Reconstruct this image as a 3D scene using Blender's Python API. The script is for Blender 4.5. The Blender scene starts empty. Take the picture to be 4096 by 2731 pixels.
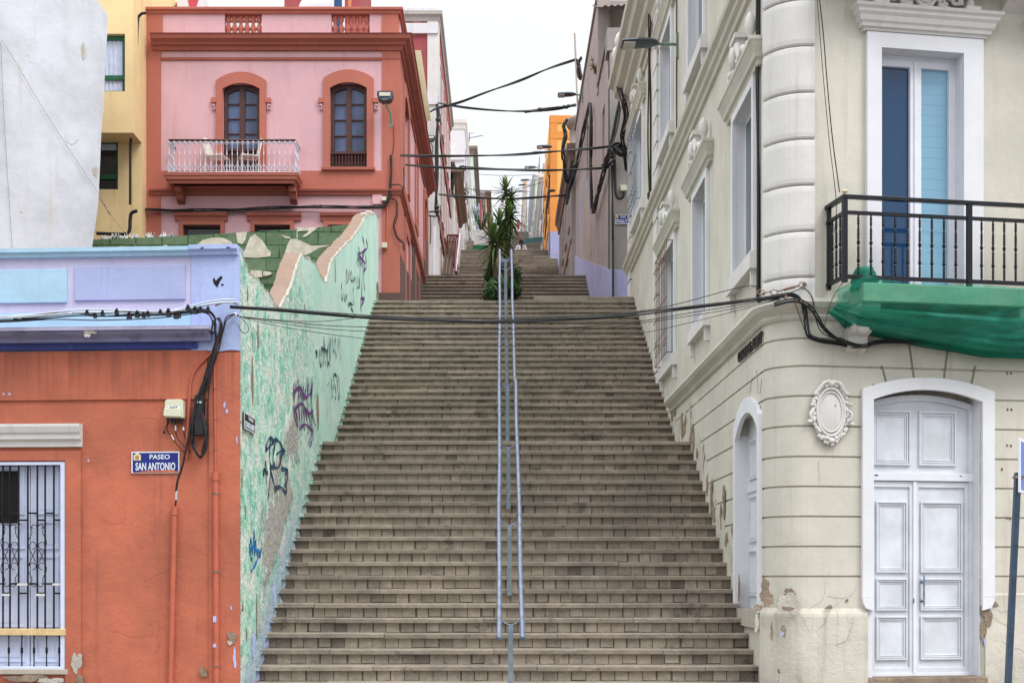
import bpy, bmesh, math, random
from mathutils import Vector, Matrix, noise
random.seed(7)
C = bpy.context.scene.collection
R = math.radians
F, CX, CY, HC = 3100.0, 1150.0, 1320.0, 1.6      # lens and eye height used for laying out the street

def P(px, py, Y): return Vector(((px-CX)/F*Y, Y, HC+(CY-py)/F*Y))
def hz(py, Y): return HC+(CY-py)/F*Y
def lin(h):
    h = h.lstrip('#'); r = []
    for i in (0, 2, 4):
        c = int(h[i:i+2], 16)/255; r.append(c/12.92 if c <= .04045 else ((c+.055)/1.055)**2.4)
    return (r[0], r[1], r[2], 1)

class Fr:
    """a wall plane: u along it, v up, n outward"""
    def __init__(s, x, y, ux, uy, nx, ny):
        l = math.hypot(ux, uy); s.x, s.y, s.ux, s.uy = x, y, ux/l, uy/l
        l = math.hypot(nx, ny); s.nx, s.ny = nx/l, ny/l
    def w(s, u, v, n=0): return Vector((s.x+u*s.ux+n*s.nx, s.y+u*s.uy+n*s.ny, v))
    def uv(s, px, py, n=0):
        a, b = (px-CX)/F, (CY-py)/F
        x0, y0 = s.x+n*s.nx, s.y+n*s.ny
        t = (x0*s.nx+y0*s.ny)/(a*s.nx+s.ny)
        return ((a*t-x0)*s.ux+(t-y0)*s.uy, HC+t*b)
    def u(s, px, n=0): return s.uv(px, 1000, n)[0]
    def v(s, px, py, n=0): return s.uv(px, py, n)[1]

# ---------------------------------------------------------------- materials
class NT:
    def __init__(s, name):
        s.m = bpy.data.materials.new(name); s.m.use_nodes = True
        s.t = s.m.node_tree; s.t.nodes.clear()
        s.out = s.t.nodes.new('ShaderNodeOutputMaterial')
        s.pos = s.n('ShaderNodeNewGeometry').outputs['Position']
    def n(s, typ, **k):
        nd = s.t.nodes.new(typ)
        for a, b in k.items(): setattr(nd, a, b)
        return nd
    def put(s, sock, v):
        if isinstance(v, bpy.types.NodeSocket): s.t.links.new(v, sock)
        elif v is not None: sock.default_value = v
    def noise(s, scale, detail=4, rough=.6, vec=None, stretch=None, off=0):
        v = vec or s.pos
        if stretch or off:
            mp = s.n('ShaderNodeMapping'); s.put(mp.inputs[0], v)
            mp.inputs['Scale'].default_value = stretch or (1, 1, 1)
            mp.inputs['Location'].default_value = (off, off*.7, off*.3); v = mp.outputs[0]
        nd = s.n('ShaderNodeTexNoise'); s.put(nd.inputs['Vector'], v)
        nd.inputs['Scale'].default_value = scale; nd.inputs['Detail'].default_value = detail
        nd.inputs['Roughness'].default_value = rough
        return nd.outputs[0]
    def ramp(s, x, a, b, lo=0., hi=1.):
        nd = s.n('ShaderNodeMapRange'); nd.interpolation_type = 'SMOOTHSTEP'
        s.put(nd.inputs[0], x); nd.inputs[1].default_value = a; nd.inputs[2].default_value = b
        nd.inputs[3].default_value = lo; nd.inputs[4].default_value = hi
        return nd.outputs[0]
    def mix(s, f, a, b, mode='MIX'):
        nd = s.n('ShaderNodeMix', data_type='RGBA', blend_type=mode)
        s.put(nd.inputs[0], f); s.put(nd.inputs[6], a); s.put(nd.inputs[7], b)
        return nd.outputs[2]
    def math(s, op, a, b=0.):
        nd = s.n('ShaderNodeMath', operation=op); s.put(nd.inputs[0], a); s.put(nd.inputs[1], b)
        return nd.outputs[0]
    def sep(s, v, i):
        nd = s.n('ShaderNodeSeparateXYZ'); s.put(nd.inputs[0], v); return nd.outputs[i]
    def attr(s, name):
        nd = s.n('ShaderNodeAttribute'); nd.attribute_name = name; return nd.outputs['Fac']
    def done(s, col, rough=.9, metal=0., height=None, bump=.3, dist=.02, spec=.3, **kw):
        b = s.n('ShaderNodeBsdfPrincipled')
        s.put(b.inputs['Base Color'], col); s.put(b.inputs['Roughness'], rough)
        s.put(b.inputs['Metallic'], metal); s.put(b.inputs['Specular IOR Level'], spec)
        for k, v in kw.items(): s.put(b.inputs[k], v)
        if height is not None:
            bp = s.n('ShaderNodeBump'); s.put(bp.inputs['Height'], height)
            bp.inputs['Strength'].default_value = bump; bp.inputs['Distance'].default_value = dist
            s.t.links.new(bp.outputs[0], b.inputs['Normal'])
        s.t.links.new(b.outputs[0], s.out.inputs[0]); s.b = b
        return s.m

M = {}
def mul(c, k): return (c[0]*k, c[1]*k, c[2]*k, 1)
def plaster(name, hx, var=.16, streak=.25, dirt='#5a4c40', bump=.35, peel=None, rough=.92, sc=1.0, grain=.06, off=0, foot=None, head=None):
    t = NT(name); c = lin(hx)
    big = t.noise(.9*sc, 5, .65, off=off); mid = t.noise(5*sc, 5, .7, off=off+3); fine = t.noise(70, 3, .7)
    col = t.mix(t.ramp(big, .3, .7), mul(c, 1-var), mul(c, 1+var*.6))
    col = t.mix(t.ramp(mid, .45, .75, 0, var*1.3), col, mul(c, .72))
    st = t.noise(3.2*sc, 5, .65, stretch=(2.2, 2.2, .16), off=off+11)
    col = t.mix(t.ramp(st, .52, .78, 0, streak), col, lin(dirt))
    # grime that gathers on upward ledges
    nz = t.sep(t.n('ShaderNodeNewGeometry').outputs['Normal'], 2)
    col = t.mix(t.ramp(nz, .5, 1., 0, .45), col, lin(dirt))
    z_ = t.sep(t.pos, 2)
    if foot:
        col = t.mix(t.ramp(t.math('ADD', z_, t.math('MULTIPLY', big, (foot[1]-foot[0])*1.2)), foot[1]+(foot[1]-foot[0])*.6, foot[0], 0, foot[2]), col, t.mix(mid, lin(dirt), mul(c, .6)))
    if head:
        s2 = t.noise(7*sc, 5, .7, stretch=(1.6, 1.6, .05), off=off+41)
        col = t.mix(t.math('MULTIPLY', t.ramp(s2, .42, .68), t.ramp(z_, head[0], head[1], 0, head[2])), col, lin(dirt))
    col = t.mix(grain, col, t.mix(fine, (0, 0, 0, 1), (1, 1, 1, 1)))
    h = t.math('ADD', t.math('MULTIPLY', mid, .7), t.math('MULTIPLY', fine, .18))
    if peel:
        pc, th, ps, stretch = peel
        p = t.noise(ps, 6, .7, stretch=stretch, off=off+31)
        mk = t.ramp(p, th, th+.02)
        rim = t.ramp(p, th-.02, th)
        pcn = t.mix(t.noise(12, 4, .7), mul(lin(pc), .6), mul(lin(pc), 1.25))
        col = t.mix(mk, t.mix(t.math('MULTIPLY', rim, .35), col, (.8, .78, .72, 1)), pcn)
        h = t.math('SUBTRACT', h, t.math('MULTIPLY', mk, 1.2))
    M[name] = t.done(col, rough, height=h, bump=bump, dist=.03)
    return M[name]
def simple(name, hx, rough=.6, metal=0., var=.12, scale=6, bump=.1, spec=.4, rust=None):
    t = NT(name); c = lin(hx)
    a = t.noise(scale, 5, .65)
    col = t.mix(t.ramp(a, .3, .7), mul(c, 1-var), mul(c, 1+var))
    if rust:
        col = t.mix(t.ramp(t.noise(scale*2.3, 6, .75, off=5), rust[1], rust[1]+.08), col, lin(rust[0]))
    M[name] = t.done(col, t.ramp(a, .2, .8, rough-.08, min(1, rough+.1)), metal, a, bump, .01, spec)
    return M[name]

plaster('orange_plaster', '#ba6346', .24, .45, '#6f3428', .6, ('#c9c3cc', .735, 2.6, None), foot=(.3, 1.0, .55), head=(3.2, 4.0, .5))
plaster('orange_dark', '#b35a42', .12, .4, '#74301f', .4)
plaster('lilac_plaster', '#a9b8e4', .10, .38, '#5c66a8', .5, ('#3c3436', .76, 3.4, None))
plaster('lilac_pale', '#c9c4e4', .08, .3, '#8f90c4', .4)
plaster('lilac_panel', '#a5aed6', .08, .6, '#7478c0', .4)
plaster('sky_blue', '#a8cce2', .10, .25, '#5f8ea8', .4, ('#a08d7c', .74, 4, (1, 1, 3)))
plaster('cornice_grime', '#7f83a8', .22, .75, '#3c3552', .6, ('#b9b5b6', .73, 3, None))
plaster('navy_paint', '#26337f', .3, .5, '#6a74c0', .3)
plaster('white_trim', '#d6d4d2', .09, .36, '#9c9488', .25)
plaster('white_clean', '#dddee3', .07, .22, '#a8a6a8', .12, grain=.03)
plaster('beige_plaster', '#cbc7bb', .12, .34, '#8f8874', .35, foot=(.9, 1.9, .3))
plaster('beige_low', '#c9c4b8', .18, .5, '#77705f', .9, ('#8a7a66', .69, 1.9, None), foot=(.1, 1.2, .45))
plaster('beige_trim', '#c4c1b4', .10, .4, '#7d7665', .3)
plaster('groove_shade', '#7f7a69', .1, .2)
plaster('stucco_ornament', '#d8d6d2', .10, .4, '#8d8576', .4)
plaster('pink_plaster', '#d6a9b0', .09, .30, '#a8747c', .25)
plaster('red_plaster', '#b46553', .08, .22, '#8f4032', .3)
plaster('red_trim', '#a55848', .10, .3, '#733225', .3)
plaster('brown_base', '#5a453f', .2, .4, '#2e2624', .6)
plaster('yellow_plaster', '#e6ca96', .09, .30, '#8d7440', .3)
plaster('white_wall', '#c8cbd4', .2, .45, '#b6aa96', .6, ('#bdb4a8', .66, 1.5, None), sc=.6)
plaster('grey_plaster', '#a59b97', .13, .40, '#5d5450', .4)
plaster('grey_front', '#8f8a86', .12, .3, '#5d5450', .4)
plaster('lilac_base', '#a6aad2', .12, .45, '#6d7088', 1.0)
plaster('aged_plaster', '#ab9f95', .22, .75, '#5c4c42', .6, ('#786558', .63, 1.8, (1, 1, .5)))
plaster('orange_house', '#e0903c', .08, .25, '#9c5c22', .3)
plaster('yellow_house', '#efb860', .08, .2, '#a8762c', .3)
plaster('maroon_plaster', '#9c4448', .12, .3, '#5c2628', .3, ('#d9a48c', .70, 1.1, None))
plaster('rose_faded', '#c79a97', .2, .6, '#7d5450', .4, ('#e2d8d2', .58, 1.6, (1, 1, .5)))
plaster('far_white', '#d6d6dc', .08, .4, '#8f8a88', .3)
plaster('far_grey', '#aaa49f', .14, .5, '#6d625c', .4)
plaster('far_green', '#c3cfc0', .10, .45, '#7d8478', .3)
plaster('far_blue', '#7c94dc', .1, .3, '#4c5c98', .3)
plaster('far_mauve', '#c2b2c6', .1, .4, '#7d7080', .3)
plaster('brown_cornice', '#7d6a5e', .2, .6, '#443831', .5)
plaster('concrete', '#b5ada0', .15, .4, '#6a6258', .6)
plaster('rubble', '#8f7d6a', .35, .5, '#4d4236', 1.0, sc=4)
plaster('rubble_pale', '#c3bdb2', .25, .4, '#756b5e', 1.0, sc=4)
plaster('broken_brown', '#9a8170', .16, .2, '#6d5a4c', .9, sc=3)
plaster('pavement_mat', '#8c857c', .15, .3, '#5c554e', .5)
plaster('asphalt_mat', '#4c4a48', .2, .2, '#333130', .6)
plaster('earth_mat', '#6f6353', .25, .3, '#4a4034', .8)
simple('white_paint', '#dddfe8', .5, var=.03, bump=.05)
simple('door_paint', '#d0d4dc', .45, var=.10, rust=('#b4b2ac', .68), bump=.08, scale=3)
simple('door_shade', '#b6bac8', .5, var=.05)
simple('galvanised', '#717b90', .42, .35, var=.28, scale=9, rust=('#7c6a70', .70))
simple('galv_flat', '#7d8a94', .5, .4, var=.15, scale=7)
simple('black_metal', '#16181e', .38, .3, var=.3)
simple('black_rubber', '#121318', .5, var=.3, spec=.5)
simple('cable_brown', '#3a2a28', .6, var=.3)
simple('cable_white', '#c2cdd8', .5, var=.1)
simple('dark_gap', '#1c1a1a', .9, var=.3)
simple('brown_wood', '#4d2c28', .5, var=.2, scale=12)
simple('tan_wood', '#cdb283', .75, var=.15, scale=14, rust=('#e9e4d6', .62))
simple('shutter_blue', '#c9d2ea', .6, var=.06, rust=('#8f8a7e', .74))
simple('silver_paint', '#c9cdda', .4, .25, var=.1)
simple('sign_blue', '#16237c', .3, var=.08)
simple('sign_post_blue', '#39485c', .4, .2, var=.2)
simple('sign_face_blue', '#3f74c4', .3, var=.05)
simple('sign_black', '#2a2426', .4, var=.15)
simple('sign_white', '#d9e2ea', .5, var=.05)
simple('crest_cream', '#d8c9a2', .5, var=.15, scale=60)
simple('crest_brown', '#a07c50', .5, var=.2, scale=60)
simple('meter_cream', '#cfd0b8', .45, var=.04)
simple('copper_pipe', '#b4604b', .7, var=.08)
simple('green_metal', '#6c8474', .6, .1, var=.15)
simple('green_frame', '#1f5c3c', .5, var=.15)
simple('lamp_grey', '#454e54', .4, .4, var=.1)
simple('lamp_lens', '#b9b2aa', .25, var=.05, spec=.6)
simple('rust_metal', '#7d6252', .8, .2, var=.35, scale=20, rust=('#b0aaa4', .52))
simple('rail_red', '#6a2632', .5, .2, var=.15)
simple('grate', '#4a4648', .7, .4, var=.2)
simple('trunk_mat', '#6e6152', .95, var=.3, scale=20, bump=.6)
simple('orange_brick', '#c4835c', .9, var=.2, scale=4)
simple('cream_sheet', '#e6ddb4', .6, var=.07)
simple('corrugated', '#6d625a', .8, .1, var=.25)
simple('heart_red', '#bd4350', .6, var=.05)
simple('curtain', '#c3cbe0', .9, var=.10)
simple('cyan_tarp', '#58b8d8', .6, var=.06)
simple('skin', '#8a5c46', .6, var=.04)
simple('hair_black', '#15110f', .6, var=.1)
simple('shirt_white', '#dfe3f0', .85, var=.04, bump=.3)
simple('jeans', '#6f8fc0', .85, var=.1)
simple('leather', '#5a3a2c', .6, var=.1)
simple('van_white', '#d8dbe2', .3, var=.03)
simple('tyre', '#18181a', .85, var=.1)
simple('green_turf', '#2f6b48', .9, var=.2)
simple('spray_purple', '#6d3f86', .7, var=.25, scale=30)
simple('spray_black', '#3a4a5a', .7, var=.35, scale=30)
simple('spray_teal', '#2c4c66', .7, var=.25, scale=30)
simple('spray_blue', '#1f7fc4', .7, var=.15, scale=30)
simple('spray_brown', '#8f6a5c', .8, var=.25, scale=30)
simple('shard', '#e3e6ea', .3, var=.1)
simple('dish_white', '#dfe2e6', .5, var=.04)
simple('chair_white', '#dcd8cf', .5, var=.05)
simple('terracotta_box', '#8f4a34', .8, var=.1)

def glass(name, hx, rough=.08, var=.25, scale=.8, stretch=(1, 1, .5)):
    t = NT(name); c = lin(hx); a = t.noise(scale, 3, .5, stretch=stretch)
    M[name] = t.done(t.mix(t.ramp(a, .35, .65), mul(c, 1-var), mul(c, 1+var)), rough, 0, spec=.55)
glass('glass_navy', '#1d4872', .06); glass('glass_sky', '#86b4cf', .12, .15); glass('glass_slate', '#505e80', .12, .4, 1.6)  # navy, sky and slate panes: the blue reflection is painted into the base colour
glass('glass_dark', '#2c2a2c'); glass('glass_green', '#3a5456', .1, .2); glass('glass_far', '#5a6270', .2)

def stone_mat(name, hx, bump=.6):
    t = NT(name); c = lin(hx)
    tone = t.attr('tone')
    a = t.noise(6, 6, .7); f = t.noise(55, 4, .75); g = t.noise(.8, 5, .7)
    col = t.mix(t.ramp(a, .3, .72), mul(c, .72), mul(c, 1.18))
    col = t.mix(t.ramp(g, .45, .70, 0, .60), col, mul(lin('#6f665a'), .9))
    col = t.mix(t.ramp(t.noise(2.0, 6, .75, off=9), .57, .66, 0, .75), col, lin('#4a4038'))
    col = t.mix(t.ramp(t.noise(3.1, 6, .75, off=19), .64, .74, 0, .35), col, lin('#84806a'))
    col = t.mix(.16, col, t.mix(f, (0, 0, 0, 1), (1, 1, 1, 1)))
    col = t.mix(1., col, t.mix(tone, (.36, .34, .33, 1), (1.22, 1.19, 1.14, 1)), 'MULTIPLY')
    h = t.math('ADD', t.math('MULTIPLY', a, .6), t.math('MULTIPLY', f, .5))
    M[name] = t.done(col, .93, height=h, bump=bump, dist=.02)
stone_mat('stone_slab', '#988e80', .9); stone_mat('stone_block', '#9e9282', 1.)

def mint_mat():
    t = NT('mint_plaster')
    a = t.noise(1.3, 6, .7, off=2); b = t.noise(6, 5, .75); f = t.noise(40, 4, .7)
    dz = t.sep(t.pos, 2); dy = t.sep(t.pos, 1)
    # height above the stair line decides where the wall is rough
    rel = t.math('SUBTRACT', dz, t.math('MULTIPLY', t.math('SUBTRACT', dy, 14.4), .565))
    col = t.mix(t.ramp(a, .35, .65), lin('#b8e6d6'), lin('#d2ede4'))
    roughz = t.math('MULTIPLY', t.ramp(t.math('ADD', dy, t.math('MULTIPLY', a, 5)), 23.5, 20.5),
                    t.ramp(t.math('SUBTRACT', dz, t.math('MULTIPLY', a, 2)), 5.2, 4.3))
    col = t.mix(t.math('MULTIPLY', roughz, t.ramp(b, .45, .58)), col, lin('#84ccb0'))
    col = t.mix(t.math('MULTIPLY', roughz, t.ramp(t.noise(3.6, 6, .78, off=4), .47, .60, 0, .92)), col, lin('#f0eee4'))
    col = t.mix(t.math('MULTIPLY', roughz, t.ramp(t.noise(8, 5, .75, off=14), .60, .70, 0, .75)), col, lin('#6f8a72'))
    # bare grey render in the lower middle
    gp = t.noise(.9, 6, .72, off=7)
    bare = t.math('MULTIPLY', t.ramp(gp, .40, .47), t.math('MULTIPLY', t.ramp(t.math('ADD', rel, t.math('MULTIPLY', b, .8)), 2.4, 2.0), t.ramp(t.math('ADD', rel, t.math('MULTIPLY', b, .5)), .75, 1.0)))
    bare = t.math('MULTIPLY', bare, t.math('MULTIPLY', t.ramp(t.math('ADD', dy, t.math('MULTIPLY', b, .8)), 19.2, 18.7), t.ramp(t.math('ADD', dy, b), 16.0, 16.5)))
    col = t.mix(bare, col, t.mix(f, lin('#9c9790'), lin('#d9d5d0')))
    # bluish splash along the steps
    lil = t.math('MULTIPLY', t.ramp(t.math('ADD', rel, t.math('MULTIPLY', b, .5)), .95, .45), t.ramp(dy, 20, 17))
    col = t.mix(t.math('MULTIPLY', lil, .75), col, lin('#a9b8cf'))
    # vertical chips
    ch = t.noise(4.5, 6, .75, stretch=(3, 3, .45), off=21)
    col = t.mix(t.ramp(ch, .70, .72), col, lin('#8d6f57'))
    st = t.noise(2.2, 5, .7, stretch=(2.5, 2.5, .15), off=3)
    col = t.mix(t.ramp(st, .58, .78, 0, .25), col, lin('#8fae94'))
    h = t.math('ADD', t.math('MULTIPLY', t.math('MULTIPLY', b, t.math('ADD', roughz, t.math('ADD', bare, .25))), 2.6), t.math('MULTIPLY', f, .35))
    h = t.math('SUBTRACT', h, t.ramp(ch, .70, .72, 0, 1.))
    M['mint_plaster'] = t.done(col, .93, height=h, bump=.8, dist=.05)
mint_mat()

def block_mat():
    t = NT('green_blocks')
    br = t.n('ShaderNodeTexBrick')
    cx = t.n('ShaderNodeCombineXYZ'); t.put(cx.inputs[0], t.sep(t.pos, 0)); t.put(cx.inputs[1], t.sep(t.pos, 2))
    t.put(br.inputs['Vector'], cx.outputs[0]); br.inputs['Scale'].default_value = 1
    br.inputs['Brick Width'].default_value = .56; br.inputs['Row Height'].default_value = .28
    br.inputs['Mortar Size'].default_value = .014; br.inputs['Mortar Smooth'].default_value = .3
    br.inputs['Color1'].default_value = lin('#66785f'); br.inputs['Color2'].default_value = lin('#566a52')
    br.inputs['Mortar'].default_value = lin('#2c4a34')
    a = t.noise(7, 6, .7); rough = t.ramp(t.sep(t.pos, 2), 8.0, 7.5)
    col = t.mix(t.ramp(a, .4, .7, 0, .5), br.outputs[0], lin('#6c9468'))
    col = t.mix(t.ramp(t.noise(2.5, 6, .75, off=8), .60, .66, 0, .6), col, lin('#2c3c2c'))
    h = t.math('ADD', t.math('MULTIPLY', a, .5), t.math('MULTIPLY', br.outputs[1], -1.5))
    M['green_blocks'] = t.done(col, .95, height=h, bump=.7, dist=.03)
    t = NT('green_rock'); a = t.noise(3.2, 6, .75)
    vo = t.n('ShaderNodeTexVoronoi'); t.put(vo.inputs['Vector'], t.pos); vo.inputs['Scale'].default_value = 4.5
    col = t.mix(t.ramp(a, .35, .65), lin('#2c4a30'), lin('#5c7f54'))
    col = t.mix(t.ramp(vo.outputs[0], .45, .65), col, lin('#242a22'))
    M['green_rock'] = t.done(col, .95, height=vo.outputs[0], bump=1., dist=.08)
    t = NT('block_paint'); a = t.noise(6, 6, .7)
    M['block_paint'] = t.done(t.mix(t.ramp(a, .35, .7), lin('#b9b4a2'), lin('#d8d4c8')), .95, height=a, bump=.5)
block_mat()

def net_mat():
    t = NT('green_net'); a = t.noise(2.2, 5, .7, stretch=(1, 1, 3))
    b = t.n('ShaderNodeBsdfPrincipled'); t.put(b.inputs['Base Color'], t.mix(t.ramp(a, .3, .7), lin('#0a6e5c'), lin('#28a286')))
    b.inputs['Roughness'].default_value = .7
    tr = t.n('ShaderNodeBsdfTransparent'); tr.inputs[0].default_value = (.62, .97, .86, 1)
    tl = t.n('ShaderNodeBsdfTranslucent'); tl.inputs[0].default_value = lin('#2fa488')
    m1 = t.n('ShaderNodeMixShader'); m1.inputs[0].default_value = .3
    t.t.links.new(b.outputs[0], m1.inputs[1]); t.t.links.new(tl.outputs[0], m1.inputs[2])
    m2 = t.n('ShaderNodeMixShader'); t.put(m2.inputs[0], t.math('MULTIPLY', t.attr('tone'), t.ramp(a, .3, .7, 1.1, .8)))
    t.t.links.new(m1.outputs[0], m2.inputs[1]); t.t.links.new(tr.outputs[0], m2.inputs[2])
    t.t.links.new(m2.outputs[0], t.out.inputs[0]); M['green_net'] = t.m
net_mat()
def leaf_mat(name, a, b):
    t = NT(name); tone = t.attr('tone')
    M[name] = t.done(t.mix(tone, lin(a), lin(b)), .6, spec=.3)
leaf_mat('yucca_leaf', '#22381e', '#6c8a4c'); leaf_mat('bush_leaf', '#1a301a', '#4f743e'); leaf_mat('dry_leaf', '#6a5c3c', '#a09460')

# ---------------------------------------------------------------- mesh building
WL = {}
class MB:
    def __init__(s): s.v = []; s.f = []; s.t = []; s.smooth = []
    def add(s, vs, fs, tone=.6, smooth=False):
        b = len(s.v); s.v += [Vector(v) for v in vs]
        for f in fs: s.f.append([b+i for i in f]); s.t.append(tone); s.smooth.append(smooth)
        return s
    def quad(s, a, b, c, d, tone=.6): return s.add([a, b, c, d], [(0, 1, 2, 3)], tone)
    def hexa(s, p, tone=.6):
        return s.add(p, [(0, 1, 2, 3), (7, 6, 5, 4), (0, 4, 5, 1), (1, 5, 6, 2), (2, 6, 7, 3), (3, 7, 4, 0)], tone)
    def box(s, fr, u0, u1, v0, v1, n0, n1, tone=.6):
        return s.hexa([fr.w(u0, v0, n0), fr.w(u1, v0, n0), fr.w(u1, v1, n0), fr.w(u0, v1, n0),
                       fr.w(u0, v0, n1), fr.w(u1, v0, n1), fr.w(u1, v1, n1), fr.w(u0, v1, n1)], tone)
    def xbox(s, x0, x1, y0, y1, z0, z1, tone=.6):
        return s.hexa([(x0, y0, z0), (x1, y0, z0), (x1, y1, z0), (x0, y1, z0), (x0, y0, z1), (x1, y0, z1), (x1, y1, z1), (x0, y1, z1)], tone)
    def poly(s, fr, pts, n0, n1, tone=.6):
        k = len(pts)
        vs = [fr.w(u, v, n0) for u, v in pts]+[fr.w(u, v, n1) for u, v in pts]
        fs = [tuple(range(k)), tuple(range(2*k-1, k-1, -1))]+[(i, (i+1) % k, k+(i+1) % k, k+i) for i in range(k)]
        return s.add(vs, fs, tone)
    def ring(s, fr, o, i_, n0, n1, closed=True):
        k = len(o); vs = []
        for L, n in ((o, n0), (i_, n0), (o, n1), (i_, n1)): vs += [fr.w(u, v, n) for u, v in L]
        fs = []
        for a in range(k if closed else k-1):
            b = (a+1) % k
            fs += [(a, b, k+b, k+a), (2*k+a, 3*k+a, 3*k+b, 2*k+b), (a, 2*k+a, 2*k+b, b), (k+a, k+b, 3*k+b, 3*k+a)]
        if not closed: fs += [(0, k, 3*k, 2*k), (k-1, 3*k-1, 4*k-1, 2*k-1)]
        return s.add(vs, fs)
    def tube(s, pts, r, seg=8, caps=True, tone=.6, r1=None):
        pts = [Vector(p) for p in pts]; vs = []; fs = []; up = Vector((0, 0, 1)); k = len(pts)
        x = None
        for i, p in enumerate(pts):
            d = (pts[min(i+1, k-1)]-pts[max(i-1, 0)])
            if d.length < 1e-9: d = Vector((0, 0, 1))
            d.normalize()
            if x is None:
                x = d.cross(up)
                if x.length < .05: x = d.cross(Vector((1, 0, 0)))
            x = x-d*x.dot(d); x.normalize(); y = d.cross(x)
            rr = r if r1 is None else r+(r1-r)*i/(k-1)
            for j in range(seg):
                a = 2*math.pi*j/seg; vs.append(p+x*math.cos(a)*rr+y*math.sin(a)*rr)
        for i in range(k-1):
            for j in range(seg):
                fs.append((i*seg+j, i*seg+(j+1) % seg, (i+1)*seg+(j+1) % seg, (i+1)*seg+j))
        s.add(vs, fs, tone, True)
        if caps: s.add(vs[:seg], [tuple(range(seg))], tone); s.add(vs[-seg:], [tuple(range(seg))], tone)
        return s
    def lathe(s, c, prof, seg=12, tone=.6, sx=1, sy=1):
        c = Vector(c); vs = []; fs = []
        for r, z in prof:
            for j in range(seg):
                a = 2*math.pi*j/seg; vs.append(c+Vector((r*math.cos(a)*sx, r*math.sin(a)*sy, z)))
        for i in range(len(prof)-1):
            for j in range(seg): fs.append((i*seg+j, i*seg+(j+1) % seg, (i+1)*seg+(j+1) % seg, (i+1)*seg+j))
        return s.add(vs, fs, tone, True)
    def blob(s, c, rx, ry, rz, seg=8, rings=5, tone=.6):
        prof = [(max(.001, math.sin(math.pi*i/rings)), -math.cos(math.pi*i/rings)) for i in range(rings+1)]
        b = len(s.v); s.lathe((0, 0, 0), prof, seg, tone)
        for i in range(b, len(s.v)):
            v = s.v[i]; s.v[i] = Vector(c)+Vector((v.x*rx, v.y*ry, v.z*rz))
        return s
    def sweep(s, path, prof, closed=False):
        """path: list of ((x,y),(nx,ny)) in plan; prof: (n,v) pairs"""
        vs = []; fs = []; k = len(prof)
        for (x, y), (nx, ny) in path:
            for n, v in prof: vs.append(Vector((x+nx*n, y+ny*n, v)))
        for i in range(len(path)-1):
            for j in range(k-1): fs.append((i*k+j, (i+1)*k+j, (i+1)*k+j+1, i*k+j+1))
        s.add(vs, fs); s.add(vs[:k], [tuple(range(k))]); s.add(vs[-k:], [tuple(range(k))])
        return s
    def mould(s, fr, u0, u1, prof, ends=True):
        """profile (n,v) extruded along u with the ends closed; returns round the ends if ends"""
        pts = prof
        path = [((fr.w(u0, 0).x, fr.w(u0, 0).y), (fr.nx, fr.ny)), ((fr.w(u1, 0).x, fr.w(u1, 0).y), (fr.nx, fr.ny))]
        return s.sweep(path, pts)
    def wall(s, fr, u0, u1, v0, v1, holes=(), n=0., depth=.2, rim=.3, side=True):
        us = sorted({u0, u1, *[h[0] for h in holes], *[h[1] for h in holes]}); vv = sorted({v0, v1, *[h[2] for h in holes], *[h[3] for h in holes]})
        us = [u for u in us if u0 <= u <= u1]; vv = [v for v in vv if v0 <= v <= v1]
        for a, b in zip(us, us[1:]):
            for c, d in zip(vv, vv[1:]):
                mu, mv = (a+b)/2, (c+d)/2
                if any(h[0] < mu < h[1] and h[2] < mv < h[3] for h in holes): continue
                s.quad(fr.w(a, c, n), fr.w(b, c, n), fr.w(b, d, n), fr.w(a, d, n))
        for h in holes:
            a, b, c, d = h[:4]; dd = h[4] if len(h) > 4 else depth
            for (p, q) in (((a, c), (b, c)), ((b, c), (b, d)), ((b, d), (a, d)), ((a, d), (a, c))):
                s.quad(fr.w(*p, n), fr.w(*q, n), fr.w(*q, n-dd), fr.w(*p, n-dd))
        if side:
            for (p, q) in (((u0, v0), (u1, v0)), ((u1, v0), (u1, v1)), ((u1, v1), (u0, v1)), ((u0, v1), (u0, v0))):
                s.quad(fr.w(*p, n), fr.w(*q, n), fr.w(*q, n-rim), fr.w(*p, n-rim))
        return s
    def build(s, name, mat, parent=None, bevel=0., label=None, **kw):
        if not s.v: return None
        if parent is not None: o0 = WL[parent.name]
        else:
            xs = [v.x for v in s.v]; ys = [v.y for v in s.v]; zs = [v.z for v in s.v]
            o0 = Vector(((min(xs)+max(xs))/2, (min(ys)+max(ys))/2, min(zs)))
        me = bpy.data.meshes.new(name)
        me.from_pydata([tuple(v-o0) for v in s.v], [], s.f); me.update()
        at = me.attributes.new('tone', 'FLOAT', 'FACE')
        if len(at.data) == len(s.t): at.data.foreach_set('value', s.t)
        if len(me.polygons) == len(s.smooth): me.polygons.foreach_set('use_smooth', s.smooth)
        bm = bmesh.new(); bm.from_mesh(me); bmesh.ops.recalc_face_normals(bm, faces=bm.faces); bm.to_mesh(me); bm.free()
        o = bpy.data.objects.new(name, me); C.objects.link(o)
        me.materials.append(M[mat] if isinstance(mat, str) else mat)
        if parent is not None: o.parent = parent
        else: o.location = o0
        WL[o.name] = o0
        if bevel:
            b = o.modifiers.new('bevel', 'BEVEL'); b.width = bevel; b.segments = 2; b.limit_method = 'ANGLE'; b.angle_limit = R(40)
        if label: o['label'] = label
        for k, v in kw.items(): o[k] = v
        return o

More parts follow.
